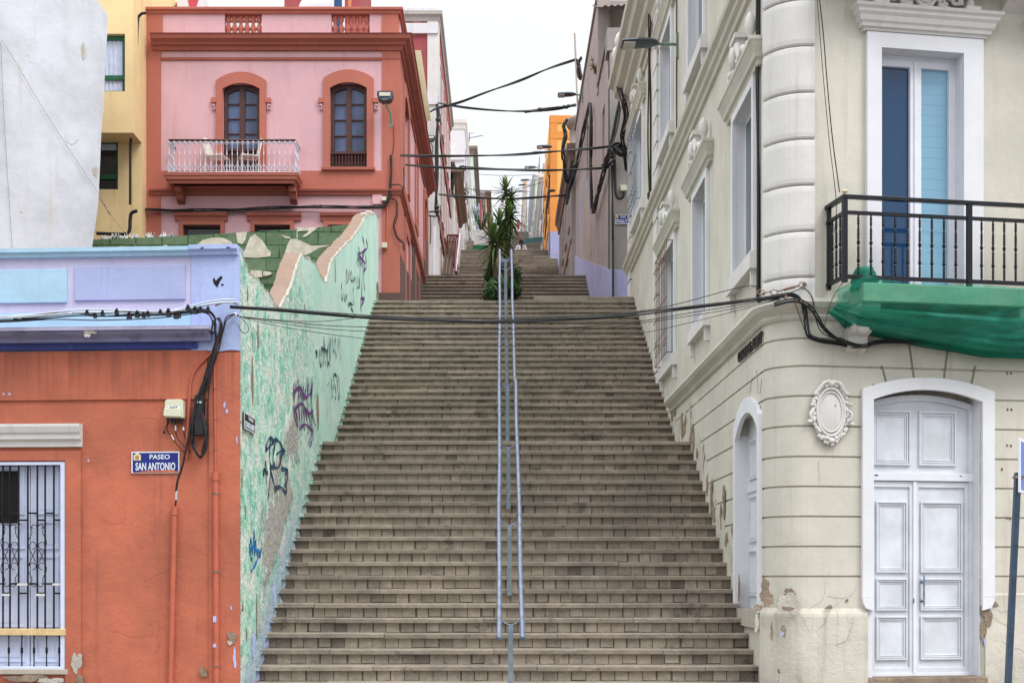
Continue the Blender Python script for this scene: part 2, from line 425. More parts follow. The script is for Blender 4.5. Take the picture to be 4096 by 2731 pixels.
def thing(name, label, cat, loc=(0, 0, 0), group=None):
    o = bpy.data.objects.new(name, None); C.objects.link(o); o.location = loc; o.empty_display_size = .2
    WL[o.name] = Vector(loc); o['label'] = label; o['category'] = cat
    if group: o['group'] = group
    return o
def tag(o, label, cat, group=None):
    o['label'] = label; o['category'] = cat
    if group: o['group'] = group
    return o
def struct(o): o['kind'] = 'structure'; return o
def cr(pts, n=8):
    """smooth curve through points"""
    pts = [Vector(p) for p in pts]; out = []
    q = [pts[0]*2-pts[1]]+pts+[pts[-1]*2-pts[-2]]
    for i in range(1, len(q)-2):
        a, b, c, d = q[i-1:i+3]
        for k in range(n):
            t = k/n; out.append(.5*((2*b)+(c-a)*t+(2*a-5*b+4*c-d)*t*t+(3*b-a-3*c+d)*t**3))
    return out+[pts[-1]]
def bundle(mb, pts, k=3, r=.012, R0=.016, twist=1.6, n=10, seg=6, jit=0.):
    c = cr(pts, n); L = 0; S = [[] for _ in range(k)]
    for i, p in enumerate(c):
        if i: L += (p-c[i-1]).length
        d = (c[min(i+1, len(c)-1)]-c[max(i-1, 0)]).normalized()
        x = d.cross(Vector((0, 0, 1)));  x = x.normalized() if x.length > .1 else Vector((1, 0, 0)); y = d.cross(x)
        for j in range(k):
            a = L*twist+j*2*math.pi/k+math.sin(L*1.3+j*2)*.8
            rr = R0*(1+jit*math.sin(L*2.1+j*1.7))
            S[j].append(p+x*math.cos(a)*rr+y*math.sin(a)*rr)
    for s_ in S: mb.tube(s_, r, seg)
def text_mesh(name, body, fr, u, v, w, h, n, mat, parent, flip=False, ext=.003, bold=.0, kw=None):
    cu = bpy.data.curves.new('t', 'FONT'); cu.body = body; cu.extrude = 0; cu.offset = bold; cu.resolution_u = 3
    ob = bpy.data.objects.new('t', cu); C.objects.link(ob)
    bpy.context.view_layer.update()
    me = bpy.data.meshes.new_from_object(ob.evaluated_get(bpy.context.evaluated_depsgraph_get()))
    C.objects.unlink(ob); bpy.data.objects.remove(ob)
    xs = [q.co.x for q in me.vertices]; ys = [q.co.y for q in me.vertices]
    x0, x1, y0, y1 = min(xs), max(xs), min(ys), max(ys); mb = MB()
    sg = -1 if flip else 1
    vs = []
    for nn in (n, n+ext):
        vs += [fr.w(u+sg*((q.co.x-x0)/(x1-x0)-.5)*w, v+((q.co.y-y0)/(y1-y0)-.5)*h, nn) for q in me.vertices]
    k = len(me.vertices); fs = [tuple(p.vertices) for p in me.polygons]+[tuple(k+i for i in p.vertices) for p in me.polygons]
    cnt = {}
    for p in me.polygons:
        for e in p.edge_keys: cnt[e] = cnt.get(e, 0)+1
    fs += [(a, b, k+b, k+a) for (a, b), c in cnt.items() if c == 1]
    mb.add(vs, fs); bpy.data.meshes.remove(me)
    return mb.build(name, mat, parent)
def rect(u0, u1, v0, v1): return [(u0, v0), (u1, v0), (u1, v1), (u0, v1)]
def arch(u0, u1, v0, vs, rise, k=10):
    """outline open at the bottom: up the left, over a segmental arch, down the right"""
    w = (u1-u0)/2; Rr = (w*w+rise*rise)/(2*rise); a0 = math.asin(min(1, w/Rr)); c = (u0+u1)/2
    pts = [(u0, v0)]
    for i in range(k+1):
        a = -a0+2*a0*i/k; pts.append((c+Rr*math.sin(a), vs+rise-Rr+Rr*math.cos(a)))
    return pts+[(u1, v0)]
def cracks(fr, px, py, L, n, name_parent, seed=0, w=.0035, mat='groove_shade', ang=None):
    rnd = random.Random(seed*13+int(px)); u, v = fr.uv(px, py); a = rnd.random()*6.28 if ang is None else ang; mb = MB(); p = Vector((u, v)); st = L/14
    for i in range(14):
        a += (rnd.random()-.5)*1.1; q = p+Vector((math.cos(a), math.sin(a)))*st; d = (q-p).normalized(); s = Vector((-d.y, d.x))*w*(1-.6*i/14)
        mb.quad(fr.w(*(p-s-d*w), n), fr.w(*(q-s), n), fr.w(*(q+s), n), fr.w(*(p+s-d*w), n)); p = q
    return mb.build('crack', mat, name_parent)
def irregular(fr, px, py, w, h, n, mat, name='plaster_damage', parent=None, k=16, seed=0, thick=.004, tall=False):
    rnd = random.Random(seed+int(px*7+py)); u, v = fr.uv(px, py)
    pts = []
    k = 40; ph = [rnd.random()*6.28 for _ in range(6)]
    for i in range(k):
        a = 2*math.pi*i/k; q = .80+.16*math.sin(2*a+ph[0])+.13*math.sin(3*a+ph[1])+.09*math.sin(5*a+ph[2])+.06*math.sin(9*a+ph[3])+.10*(rnd.random()-.5)
        pts.append((u+math.cos(a)*w/2*q, v+math.sin(a)*h/2*q))
    return MB().poly(fr, pts, n-.002, n+thick).build(name, mat, parent)
# ---------------------------------------------------------------- ground and stairs
XL, XR = -2.77, 2.92
g = struct(MB().xbox(-400, 400, -60, 700, -1.2, -.24).build('ground', 'earth_mat'))
g = struct(MB().xbox(-60, 60, -30, 9.2, -.24, -.22).build('road', 'asphalt_mat'))
g = struct(MB().xbox(-60, 60, 9.2, 14.44, -.24, -.105).build('pavement', 'pavement_mat', bevel=.015))
def hill():
    prof = [(14.4, -.3), (21, 2.8), (23, 2.9), (29.5, 6.6), (36, 6.8), (41, 9.5), (51, 9.7), (61, 15.2), (69, 15.3), (76, 19.2), (95, 19.2), (114, 29.2), (230, 58), (320, 60)]
    mb = MB(); vs = []; fs = []
    for i, (y, z) in enumerate(prof):
        for x in (-60, 60): vs.append((x, y, z))
        for x in (-60, 60): vs.append((x, y, -1))
    for i in range(len(prof)-1):
        a = 4*i; fs += [(a, a+1, a+5, a+4), (a, a+4, a+6, a+2), (a+1, a+3, a+7, a+5)]
    fs += [(0, 2, 3, 1), (4*len(prof)-4, 4*len(prof)-3, 4*len(prof)-1, 4*len(prof)-2)]
    struct(mb.add(vs, fs).build('hillside', 'earth_mat'))
hill()

def make_step(mb, rnd, x0, x1, y, h, t, r, detail, ext=0.):
    # riser blocks
    sl = .052; nose = .03
    if detail:
        mb.xbox(x0, x1, y+.0243, y+t+.06, h-r-.004, h-sl, .12); rowt = (rnd.random()-.5)*.16
        x = x0-rnd.random()*.2
        while x < x1:
            w = .150+rnd.random()*.018
            a, b = max(x0, x+.004), min(x1, x+w-.004)
            if b-a > .03:
                tn = .60+.3*rnd.random()+rowt
                if rnd.random() < .035: tn = .2+.3*rnd.random()
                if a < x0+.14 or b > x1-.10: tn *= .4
                dy = rnd.random()*.010
                ga = rnd.random()**3*.022; gb = rnd.random()**3*.012
                mb.xbox(a+ga*(b-a > .1), b, y+.010+dy, y+.05, h-r+.002+gb, h-sl-.002, tn)
            x += w
        x = x0-rnd.random()*1.8; drop = 0
        while x < x1:
            w = 1.75+rnd.random()*.3; a, b = max(x0, x+.003), min(x1, x+w-.003)
            if b-a > .02:
                dz = (rnd.random()-.5)*.007; dy = (rnd.random()-.5)*.010
                K = max(1, int((b-a)/.11)); vs = []; fs = []; tl = .38+.3*rnd.random()
                for q in range(K+1):
                    xx = a+(b-a)*q/K; j1 = (rnd.random()-.5)*.006; j2 = (rnd.random()-.5)*.004
                    if rnd.random() < .05: j1 += .012; j2 -= .006
                    vs += [(xx, y-nose+dy+j1, h-sl+dz), (xx, y-nose+dy+j1*.8, h+dz-.008+j2), (xx, y-nose+dy+.008+j1, h+dz+j2*.5), (xx, y+t+.03+ext, h+dz), (xx, y+t+.03+ext, h-sl+dz)]
                for q in range(K):
                    for w5 in range(5): fs.append((q*5+w5, q*5+(w5+1) % 5, q*5+5+(w5+1) % 5, q*5+5+w5))
                fs += [(0, 1, 2, 3, 4), tuple(range(5*K, 5*K+5))]
                mb.add(vs, fs, tl)
            x += w
    else:
        n = 4
        for i in range(n):
            a = x0+(x1-x0)*i/n; b = x0+(x1-x0)*(i+1)/n
            mb.xbox(a, b-.004, y-nose, y+t+.03+ext, h-sl, h+(rnd.random()-.5)*.006, .4+.4*rnd.random())
        mb.xbox(x0, x1, y+.02, y+t+.06, h-r-.02, h-sl, .45)
def flight(Y0, H0, n, r, t, x0, x1, detail, land):
    root = thing('stair_flight', '', '', ((x0+x1)/2, Y0, H0)); del root['label']; del root['category']; root['kind'] = 'structure'
    rnd = random.Random(int(Y0*10))
    for k in range(n):
        mb = MB(); h = H0+r*(k+1); y = Y0+t*k
        make_step(mb, rnd, x0, x1, y, h, t, r, detail, land-t if k == n-1 else 0)
        mb.build('step', 'stone_slab' if not detail else 'stone_block', root, bevel=0)
    return root
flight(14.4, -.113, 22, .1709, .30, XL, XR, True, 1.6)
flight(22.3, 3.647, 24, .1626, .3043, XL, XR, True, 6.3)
flight(35.5, 7.55, 19, .167, .311, -2.42, 2.62, False, 9.9)
flight(50.9, 10.72, 33, .1685, .3156, -1.80, 2.52, False, 7.6)
flight(68.5, 16.28, 24, .1717, .326, -1.95, 2.42, False, 19)
def far_steps(Y0, H0, n, r, t, x0, x1):
    mb = MB()
    for k in range(n):
        mb.xbox(x0, x1, Y0+t*k, Y0+t*(k+1)+.05, H0+r*k-.3, H0+r*(k+1), .35+.4*random.random())
    mb.quad((x0, Y0+t*n, H0+r*n), (x1, Y0+t*n, H0+r*n), (x1, 240, 61), (x0, 240, 61))
    struct(mb.build('upper_stairs', 'stone_slab'))
far_steps(95, 20.4, 58, .174, .3276, -2.4, 2.35)
# the cross street behind the second flight
struct(MB().xbox(-14, 14, 29.9, 35.45, 7.35, 7.53).build('cross_street', 'pavement_mat'))
struct(MB().xbox(-14, 14, 41.6, 50.9, 10.52, 10.70).build('upper_cross_street', 'pavement_mat'))
# low raised slab at the right of the top step
mb = MB(); mb.xbox(.72, 1.9, 29.35, 29.9, 7.55, 7.66, .7); mb.xbox(1.91, 2.90, 29.35, 29.9, 7.55, 7.65, .55)
tag(mb.build('kerb_slab', 'stone_slab', bevel=.012), 'long low stone slab lying on the right of the top step of the second flight', 'slab')

# ---------------------------------------------------------------- handrails
RX = .108
def handrail(label, path, sep, r, posts, base, group=None, uturn=True, post_w=.055):
    """path: list of (y, z) of the rail line; posts: y positions; base(y): height of the steps"""
    x0 = RX
    t = thing('handrail', label, 'handrail', (x0, path[0][0], base(path[0][0])), group)
    def zr(y):
        for (a, b), (c, d) in zip(path, path[1:]):
            if a <= y <= c: return b+(d-b)*(y-a)/(c-a)
        return path[-1][1]
    for s in (-1, 1):
        mb = MB(); X = x0+s*sep/2
        pts = [Vector((X, path[0][0], path[0][1]))]
        for (ya, za), (yb, zb) in zip(path, path[1:]):
            m = max(1, int((yb-ya)/1.2))
            for q in range(1, m+1): pts.append(Vector((X+.006*math.sin(ya+q*2.1+s), ya+(yb-ya)*q/m, za+(zb-za)*q/m+.006*math.sin(q*1.7+ya))))
        mb.tube(pts, r, 12)
        mb.blob(pts[0], r*1.25, r*1.3, r*1.25, 10, 6)
        for q in (.16, .62):
            i = int(q*(len(pts)-1)); p = pts[i].lerp(pts[i+1], .5); d = (pts[i+1]-pts[i]).normalized()*.03
            mb.tube([p-d, p+d], r*1.12, 12)
        mb.build('rail', 'galvanised', t)
    if uturn:
        y, z = path[-1]; mb = MB()
        mb.tube([Vector((x0+math.cos(a)*sep/2, y+math.sin(a)*sep*.35, z)) for a in [math.pi*i/10 for i in range(11)]], r, 12)
        mb.build('end_bend', 'galvanised', t)
    for y in posts:
        z = zr(y); b = base(y); mb = MB()
        mb.xbox(x0-post_w/2, x0+post_w/2, y-.015, y+.015, b-.05, z-.085)
        mb.build('post', 'galv_flat', t, bevel=.003)
        mb = MB()
        mb.tube(cr([(x0-sep/2, y, z-.01), (x0-sep*.28, y, z-.055), (x0, y, z-.08), (x0+sep*.28, y, z-.055), (x0+sep/2, y, z-.01)], 4), .009, 6)
        mb.build('bracket', 'galvanised', t)
    return t
def base1(y):
    if y < 20.7: return .058+(y-14.4)*.5697
    if y < 22.3: return 3.647
    if y < 29.3: return 3.81+(y-22.3)*.5335
    return 7.55
rp = [(14.35, .94), (20.75, 4.55), (20.95, 4.63), (22.0, 4.72), (22.3, 4.80), (29.0, 8.38), (29.6, 8.72), (30.9, 8.79)]
handrail('double galvanised pipe handrail running up the middle of the long lower stairs', rp, .25, .027,
         [14.7, 16.75, 18.8, 20.75, 22.3, 24.3, 26.4, 28.5, 30.3], base1)
b3 = lambda y: 7.55+max(0, y-35.3)*.537 if y < 41.1 else 10.72
handrail('short pale pipe handrail between the shrubs on the third flight', [(35.0, 8.75), (41.2, 11.95), (42.0, 11.95)], .42, .028, [35.2, 38.2, 41.4], b3, uturn=True)
b4 = lambda y: 10.72+max(0, y-50.8)*.534 if y < 61 else 16.28
handrail('distant pipe handrail behind the yucca on the fourth flight', [(50.6, 11.8), (60.8, 17.2)], .42, .03, [51, 54, 57, 60.5], b4, uturn=True)
# ---------------------------------------------------------------- low orange and lilac house, left
LF = Fr(XL, 14.38, 1, -.06, -.06, -1)
oh = thing('corner_house', 'low house with orange walls below and lilac and sky blue parapet above', 'house', (-4.5, 14.5, -.1))
U0 = -5.2
def lu(px): return LF.u(px)
def lv(py, px=300): return LF.v(px, py)
wl, wr, wt, wb = lu(-75), lu(150), lv(1060, 100), lv(1536, 100)
zc = lv(805)
mb = MB(); mb.wall(LF, U0, -.012, -.2, zc, [(wl, wr, wb, wt, .16)], rim=.05)
mb.box(LF, U0, -.30, -.2, zc+1.0, -1.4, -.28)
mb.box(LF, U0, -.30, -.2, zc+1.0, -.28, -.17) if False else None; mb.build('wall', 'orange_plaster', oh)
mb = MB(); mb.wall(LF, U0, -.012, zc, lv(583), [], rim=.05, n=.004); mb.box(LF, U0, -.30, zc+.9, lv(583), -.25, .002); mb.build('parapet', 'lilac_pale', oh)
# lilac pier at the corner and its run down to the ragged paint edge
pts = [(lu(441), lv(812)), (lu(470), lv(806)), (lu(500), lv(811)), (lu(530), lv(806)), (-.004, lv(808)), (-.004, lv(590)), (lu(441), lv(590))]
MB().poly(LF, pts, 0, .022).build('corner_pier', 'lilac_plaster', oh)
MB().box(LF, lu(480), -.003, -.2, lv(812), 0, .018).build('corner_strip', 'orange_plaster', oh, bevel=.004)
mb = MB(); capp = [(0, lv(592)), (.05, lv(590)), (.055, lv(583)), (.085, lv(580)), (.085, lv(571)), (-.3, lv(571)), (-.3, lv(592))]
mb.mould(LF, U0, lu(441), capp); mb.build('coping', 'sky_blue', oh)
mb = MB(); capp = [(0, lv(592)), (.06, lv(590)), (.065, lv(582)), (.1, lv(579)), (.1, lv(569)), (-.2, lv(569)), (-.2, lv(592))]
mb.mould(LF, lu(439), -.02, capp); mb.build('coping', 'lilac_plaster', oh)
MB().box(LF, U0, lu(155), lv(694), lv(617), 0, .032).build('parapet_panel', 'sky_blue', oh, bevel=.006)
MB().box(LF, lu(173), lu(427), lv(690), lv(612), 0, .030).build('parapet_panel', 'lilac_panel', oh, bevel=.006)
MB().box(LF, U0, lu(441), lv(758), lv(716), 0, .012).build('painted_band', 'sky_blue', oh)
zz = lambda p: lv(p)
mb = MB(); mb.mould(LF, U0, lu(495), [(0, zz(757)), (.24, zz(758)), (.24, zz(766)), (0, zz(766))]); mb.build('ledge', 'lilac_pale', oh)
mb = MB(); mb.mould(LF, U0, lu(488), [(0, zz(766)), (.22, zz(767)), (.19, zz(774)), (.12, zz(781)), (.11, zz(788)), (0, zz(788))]); mb.build('cornice', 'cornice_grime', oh)
mb = MB(); mb.mould(LF, U0, lu(455), [(0, zz(786)), (.055, zz(787)), (.05, zz(803)), (0, zz(804))]); mb.build('painted_band', 'navy_paint', oh)
# raised frame around the wall panel
mb = MB(); mb.box(LF, U0, lu(477), lv(918), lv(806), 0, .022); mb.build('frieze', 'orange_plaster', oh, bevel=.004)
mb = MB(); mb.ring(LF, rect(U0, lu(187), lv(1700), lv(1034)), rect(wl-.01, wr+.005, lv(1690), wt+.01), 0, .024); mb.build('window_surround', 'orange_plaster', oh, bevel=.004)
mb = MB(); mb.mould(LF, U0, lu(190), [(0, lv(1026)), (.035, lv(1025)), (.04, lv(1013)), (.075, lv(1008)), (.08, lv(998)), (.10, lv(993)), (.12, lv(980)), (.12, lv(974)), (0, lv(973))])
mb.build('window_lintel', 'white_trim', oh)
# window: frame, shutters, bars, sill
wn = MB().ring(LF, rect(wl, wr, wb, wt), rect(wl+.05, wr-.05, wb+.03, wt-.035), -.06, .012).build('window', 'shutter_blue', oh, bevel=.004)
sh = MB(); a, b = wl+.05, wr-.05; midu = lu(62)
for (p, q) in ((a, midu-.006), (midu+.006, b)):
    sh.box(LF, p, q, wb+.03, wt-.035, -.12, -.085)
    for (c, d) in ((1070, 1180), (1195, 1260), (1275, 1440), (1462, 1520)):
        c, d = lv(c, 100), lv(d, 100)
        sh.ring(LF, rect(p+.05, q-.05, d, c), rect(p+.075, q-.075, d+.025, c-.025), -.085, -.070)
        if d > 1.2 or True: sh.box(LF, p+.10, q-.10, d+.05, c-.05, -.085, -.078)
sh.build('shutter', 'shutter_blue', oh)
MB().poly(LF, rect(lu(-60), lu(34), lv(1200, 0), lv(1080, 0)), -.08, -.066).build('open_vent', 'dark_gap', oh)
gr = MB(); bars = [lu(p) for p in (-20, 5, 21, 41, 62, 84, 102, 122, 143)]
for i, u in enumerate(bars):
    gr.box(LF, u-.008, u+.008, lv(1448, 100), lv(1066, 100), -.03, -.014)
for i, (u, u2) in enumerate(zip(bars, bars[1:])):
    for y in ((1177, 1362)[i % 2 == 1], (1193, 1340)[i % 2 == 0]):
        gr.box(LF, u, u2, lv(y+2), lv(y-2), -.028, -.016)
for c in (21, 84):
    for s in (-1, 1):
        for (ya, yb, dr) in ((1205, 1290, 1), (1345, 1262, -1)):
            u = LF.u(c)
            pts = []
            for k in range(15):
                a = k/14*4.6; rr = .035*(1-k/22)
                pts.append(LF.w(u+s*(.042-rr*math.cos(a)*1.0+.0), lv(ya)+dr*(-.02+rr*math.sin(a)), -.02))
            gr.tube(pts, .0045, 5)
            gr.tube(cr([LF.w(u+s*.075, lv(ya)-dr*.01, -.02), LF.w(u+s*.06, lv(ya)-dr*.08, -.02), LF.w(u+s*.10, lv((ya+yb)/2), -.02), LF.w(u+s*.02, lv(yb), -.02)], 5), .0045, 5)
            pts = [LF.w(u+s*(.05+.038*math.cos(a/10*6.0)), lv((ya*.45+yb*.55))+.038*math.sin(a/10*6.0), -.02) for a in range(9)]
            gr.tube(pts, .0045, 5)
gr.build('window_grille', 'black_metal', oh)
sb = MB()
for i in range(1, 9, 2):
    u = bars[i]
    sb.box(LF, u-.013, (bars[i+1] if i < 8 else u)+.0, lv(1367 if i % 4 == 1 else 1343)-.004, lv(1363 if i % 4 == 1 else 1339), -.029, -.012)
sb.build('paint_drips', 'white_trim', oh)
MB().box(LF, U0+.3, lu(153), lv(1458, 100), lv(1443, 100), -.06, .03).build('window_sill', 'tan_wood', oh, bevel=.004)
bl = MB()
for px in (-10, 18, 48, 76, 105, 134):
    u = lu(px); z0, z1 = lv(1530, 100), lv(1458, 100); hgt = z1-z0
    bl.lathe(LF.w(u, z0, -.025), [(.009, 0), (.007, .1*hgt), (.007, .4*hgt), (.014, .45*hgt), (.014, .58*hgt), (.007, .63*hgt), (.007, .9*hgt), (.011, hgt)], 8)
bl.build('baluster', 'black_metal', oh)
MB().box(LF, U0+.2, lu(158), lv(1548, 100), lv(1535, 100), -.1, .028).build('threshold', 'concrete', oh, bevel=.01)
for (px, py, w, h, m) in ((178, 1520, .13, .28, 'rubble_pale'), (60, 1556, .5, .10, 'rubble'), (120, 1562, .3, .09, 'rubble_pale'), (185, 1560, .11, .12, 'rubble'),
                          (535, 1462, .10, .16, 'rubble'), (530, 1475, .06, .07, 'rubble_pale'), (468, 1542, .09, .14, 'rubble'), (223, 770, .17, .07, 'rubble_pale'), (218, 778, .07, .06, 'white_trim')):
    irregular(LF, px, py, w, h, .026 if py > 800 else .225, m, 'plaster_damage', oh, seed=3)
for (px, py, w, h) in ((517, 930, .03, .08), (522, 945, .04, .05), (170, 1050, .05, .03), (118, 1044, .04, .02), (10, 905, .03, .03), (24, 905, .03, .03), (545, 1010, .02, .09), (540, 1510, .04, .25), (532, 1395, .02, .06), (205, 1058, .03, .03)):
    irregular(LF, px, py, w, h, .020, 'lilac_plaster', 'paint_chip', oh, k=12, thick=.003)
for (px, py, w, h) in ((500, 650, .07, .10), (508, 640, .04, .06), (493, 645, .03, .06), (512, 655, .03, .03), (530, 574, .05, .02), (470, 575, .04, .02)):
    irregular(LF, px, py, w, h, .024 if py > 600 else .101, 'dark_gap', 'paint_chip', oh, k=9, thick=.002)

for i, (px, py, L, a) in enumerate(((230, 1180, .5, -1.2), (330, 1330, .6, .3), (260, 1450, .5, .1), (440, 1250, .5, -1.5), (300, 960, .4, 0), (60, 860, .5, -.2), (520, 1200, .5, -1.6), (350, 1500, .4, .8))):
    cracks(LF, px, py, L, .0195 if px > 480 or py < 915 else .0018, oh, i, .003, 'orange_dark', a)
# street sign
def street_sign(label, fr, px0, px1, py0, py1, l1, l2, mat, n, flip=False, border=True):
    pm = (px0+px1)/2
    ua, ub = fr.u(px0, n), fr.u(px1, n); va, vb = fr.v(pm, py1, n), fr.v(pm, py0, n)
    if ua > ub: ua, ub = ub, ua
    w, h = ub-ua, vb-va; c = (ua+ub)/2
    p = fr.w(c, va, n); t = thing('street_sign', label, 'sign', p)
    MB().box(fr, ua, ub, va, vb, n, n+.012).build('plate', mat, t)
    e = .012
    MB().ring(fr, rect(ua, ub, va, vb), rect(ua+e, ub-e, va+e, vb-e), n+.012, n+.016).build('border', 'sign_white', t)
    s = -1 if flip else 1
    text_mesh('lettering', l1, fr, c+s*w*.09, va+h*.76, w*.42, h*.22, n+.013, 'sign_white', t, flip, bold=.015)
    text_mesh('lettering', l2, fr, c, va+h*.32, w*.83, h*.36, n+.013, 'sign_white', t, flip, bold=.02)
    if mat == 'sign_blue':
        cu = c-s*w*.38; cv = va+h*.76; k = h*.16
        cm = MB(); cm.poly(fr, [(cu-k, cv-k), (cu+k, cv-k), (cu+k*1.1, cv+k*.6), (cu+k*.6, cv+k*.7), (cu+k*.5, cv+k*1.15), (cu-k*.5, cv+k*1.15), (cu-k*.6, cv+k*.7), (cu-k*1.1, cv+k*.6)], n+.012, n+.016)
        crest = cm.build('crest', 'crest_cream', t)
        MB().poly(fr, [(cu-k*.5, cv-k*.7), (cu+k*.5, cv-k*.7), (cu+k*.5, cv+k*.4), (cu-k*.5, cv+k*.4)], n+.016, n+.018).build('shield', 'crest_brown', crest)
    return t
t = street_sign('blue enamel sign reading PASEO SAN ANTONIO on the orange wall', LF, 303, 413, 1037, 1087, 'PASEO', 'SAN ANTONIO', 'sign_blue', .0)
mb = MB(); pts = [(lu(303), lv(1086)), (lu(413), lv(1086)), (lu(413), lv(1082)), (lu(405), lv(1082)), (lu(396), lv(1079)), (lu(370), lv(1080)), (lu(340), lv(1081)), (lu(316), lv(1084))]
mb.poly(LF, pts, .017, .020).build('paint_splash', 'orange_plaster', t)
# meter box
c = LF.w(lu(404), lv(965)); t = thing('meter_box', 'cream plastic meter box numbered 6657 with black glands, on the orange wall', 'electrical box', c)
ua, ub, va, vb = lu(385), lu(426), lv(963), lv(920)
MB().poly(LF, [(ua-.008, va+.03), (ua, va+.01), (ub+.004, va), (ub+.006, va+.03), (ub, vb-.02), (ub-.02, vb), (ua+.02, vb), (ua, vb-.02)], 0, .10).build('housing', 'meter_cream', t, bevel=.008)
MB().poly(LF, [(ua-.010, va+.02), (ub-.01, va+.01), (ub-.012, (va+vb)/2), (ua-.002, (va+vb)/2)], .10, .125).build('cover', 'meter_cream', t, bevel=.006)
MB().box(LF, lu(392), lu(418), lv(942), lv(936), .10, .102).build('label_strip', 'sign_white', t)
text_mesh('number', '6657', LF, lu(405), lv(939), .085, .022, .102, 'black_rubber', t)
mb = MB()
for px in (389, 397, 405, 413, 421): mb.lathe(LF.w(lu(px), va-.05, .05), [(.012, 0), (.014, .02), (.014, .06)], 8)
mb.build('cable_gland', 'black_rubber', t)
mb = MB()
mb.tube(cr([LF.w(lu(390), va-.04, .05), LF.w(lu(386), lv(988), .03), LF.w(lu(400), lv(1010), .03), LF.w(lu(425), lv(1040), .03)], 6), .006, 5)
mb.tube(cr([LF.w(lu(405), va-.04, .05), LF.w(lu(406), lv(995), .03), LF.w(lu(415), lv(1015), .03), LF.w(lu(440), lv(1040), .03)], 6), .006, 5)
mb.tube(cr([LF.w(lu(420), va-.04, .05), LF.w(lu(424), lv(995), .03), LF.w(lu(428), lv(1010), .03)], 6), .005, 5)
mb.tube(cr([LF.w(lu(389), va-.04, .05), LF.w(lu(381), lv(985), .03), LF.w(lu(379), lv(991), .03)], 6), .004, 5); mb.blob(LF.w(lu(379), lv(993), .03), .014, .014, .018)
mb.build('wires', 'black_rubber', t)
mb = MB()
mb.tube([LF.w(lu(396), lv(1000), .042), LF.w(lu(402), lv(1011), .042)], .007, 6); mb.tube([LF.w(lu(424), lv(982), .042), LF.w(lu(424), lv(990), .042)], .009, 6)
mb.tube([LF.w(lu(406), lv(978), .045), LF.w(lu(406), lv(990), .042)], .008, 6); mb.build('wire_tag', 'sign_white', t)
# splice closure
t = thing('splice_closure', 'black plastic cable splice case hanging beside the cream meter box', 'cable box', LF.w(lu(462), lv(1003)))
mb = MB(); mb.poly(LF, arch(lu(451), lu(473), lv(1002), lv(918), .05, 8), .01, .09); mb.build('case', 'black_rubber', t, bevel=.01)
MB().box(LF, lu(457), lu(468), lv(929), lv(925), .09, .093).build('label_strip', 'cable_white', t)
# loose cable drops and loops
t = thing('cable_drop', 'tangled black cables dropping in a long loop down the orange corner', 'cable', LF.w(lu(460), lv(1055)))
rnd = random.Random(5)
for i in range(9):
    j = lambda k=1.: (rnd.random()-.5)*k
    mb = MB(); L = [(505+j(8), 735), (512+j(5), 752), (503+j(6), 790), (486+j(8), 850+j(10)), (468+j(14), 900), (452+j(10), 960), (447+j(8), 1010+j(10)), (455+j(6), 1040+j(8)), (466+j(4), 1051+j(6)), (474+j(6), 1035+j(8)), (478+j(8), 990), (470+j(8), 950)]
    mb.tube(cr([LF.w(lu(a), lv(b), .05+.05*rnd.random()) for a, b in L], 6), .0075 if i % 3 else .010, 6)
    mb.build('cable', 'black_rubber' if i % 3 else 'cable_brown', t)
for i, L in enumerate([[(498, 745), (500, 800), (480, 870), (455, 930), (438, 1010), (425, 1070), (414, 1105), (410, 1130)], [(545, 727), (525, 735), (518, 760), (512, 790), (500, 830), (480, 900), (466, 960)], [(515, 750), (510, 800), (492, 860), (482, 930), (481, 980), (478, 1010), (470, 1045)]]):
    mb = MB(); mb.tube(cr([LF.w(lu(a), lv(b), .09) for a, b in L], 6), .012 if i == 0 else .007, 6); mb.build('cable', 'black_rubber', t)
mb = MB(); mb.tube([LF.w(lu(411), lv(1128), .09), LF.w(lu(409), lv(1148), .07)], .012, 6); mb.build('wire_tag', 'cable_white', t)
mb = MB(); mb.tube(cr([LF.w(lu(409), lv(1148), .07), LF.w(lu(405), lv(1170), .05)], 3), .010, 6); mb.build('cable', 'black_rubber', t)
# pipes on the wall
def wall_pipe(label, px0, py0, px1, py1, r, mat, clips, group=None, extra=None):
    t = thing('conduit_pipe', label, 'pipe', LF.w(lu(px1), lv(py1)), group)
    mb = MB(); p0, p1 = LF.w(lu(px0), lv(py0), r+.015), LF.w(lu(px1), lv(py1), r+.015)
    mb.tube([p0, p1], r, 10); mb.tube([p0, p0+(p1-p0).normalized()*.09], r*1.25, 10); mb.build('pipe', mat, t)
    for q in clips:
        p = p0.lerp(p1, q); mb = MB(); mb.tube([p+Vector((0, 0, -.008)), p+Vector((0, 0, .008))], r*1.18, 10)
        mb.tube([p+Vector((-r*1.9, 0, 0)), p+Vector((r*1.9, 0, 0))], .004, 5); mb.build('clip', 'rust_metal', t)
    return t
wall_pipe('thick orange painted conduit rising to the hanging cable end, left of the corner strip', 404, 1163, 392, 1700, .028, 'copper_pipe', (), 'orange conduits')
wall_pipe('thick orange painted conduit with blue paint spots near the wall corner', 498, 1085, 500, 1700, .030, 'copper_pipe', (.08, .37, .72), 'orange conduits')
wall_pipe('thin orange painted pipe climbing from the cornice to the thick conduit at the corner', 493, 812, 497, 1090, .011, 'copper_pipe', (.3, .55, .8), 'orange conduits')
t = thing('conduit_pipe', 'bent orange pipe curving down beside the cream meter box', 'pipe', LF.w(lu(430), lv(1050)), 'orange conduits')
mb = MB(); mb.tube(cr([LF.w(lu(a), lv(b), .03) for a, b in ((494, 806), (478, 822), (452, 850), (440, 880), (437, 920), (433, 990), (430, 1053))], 6), .018, 8); mb.build('pipe', 'copper_pipe', t)
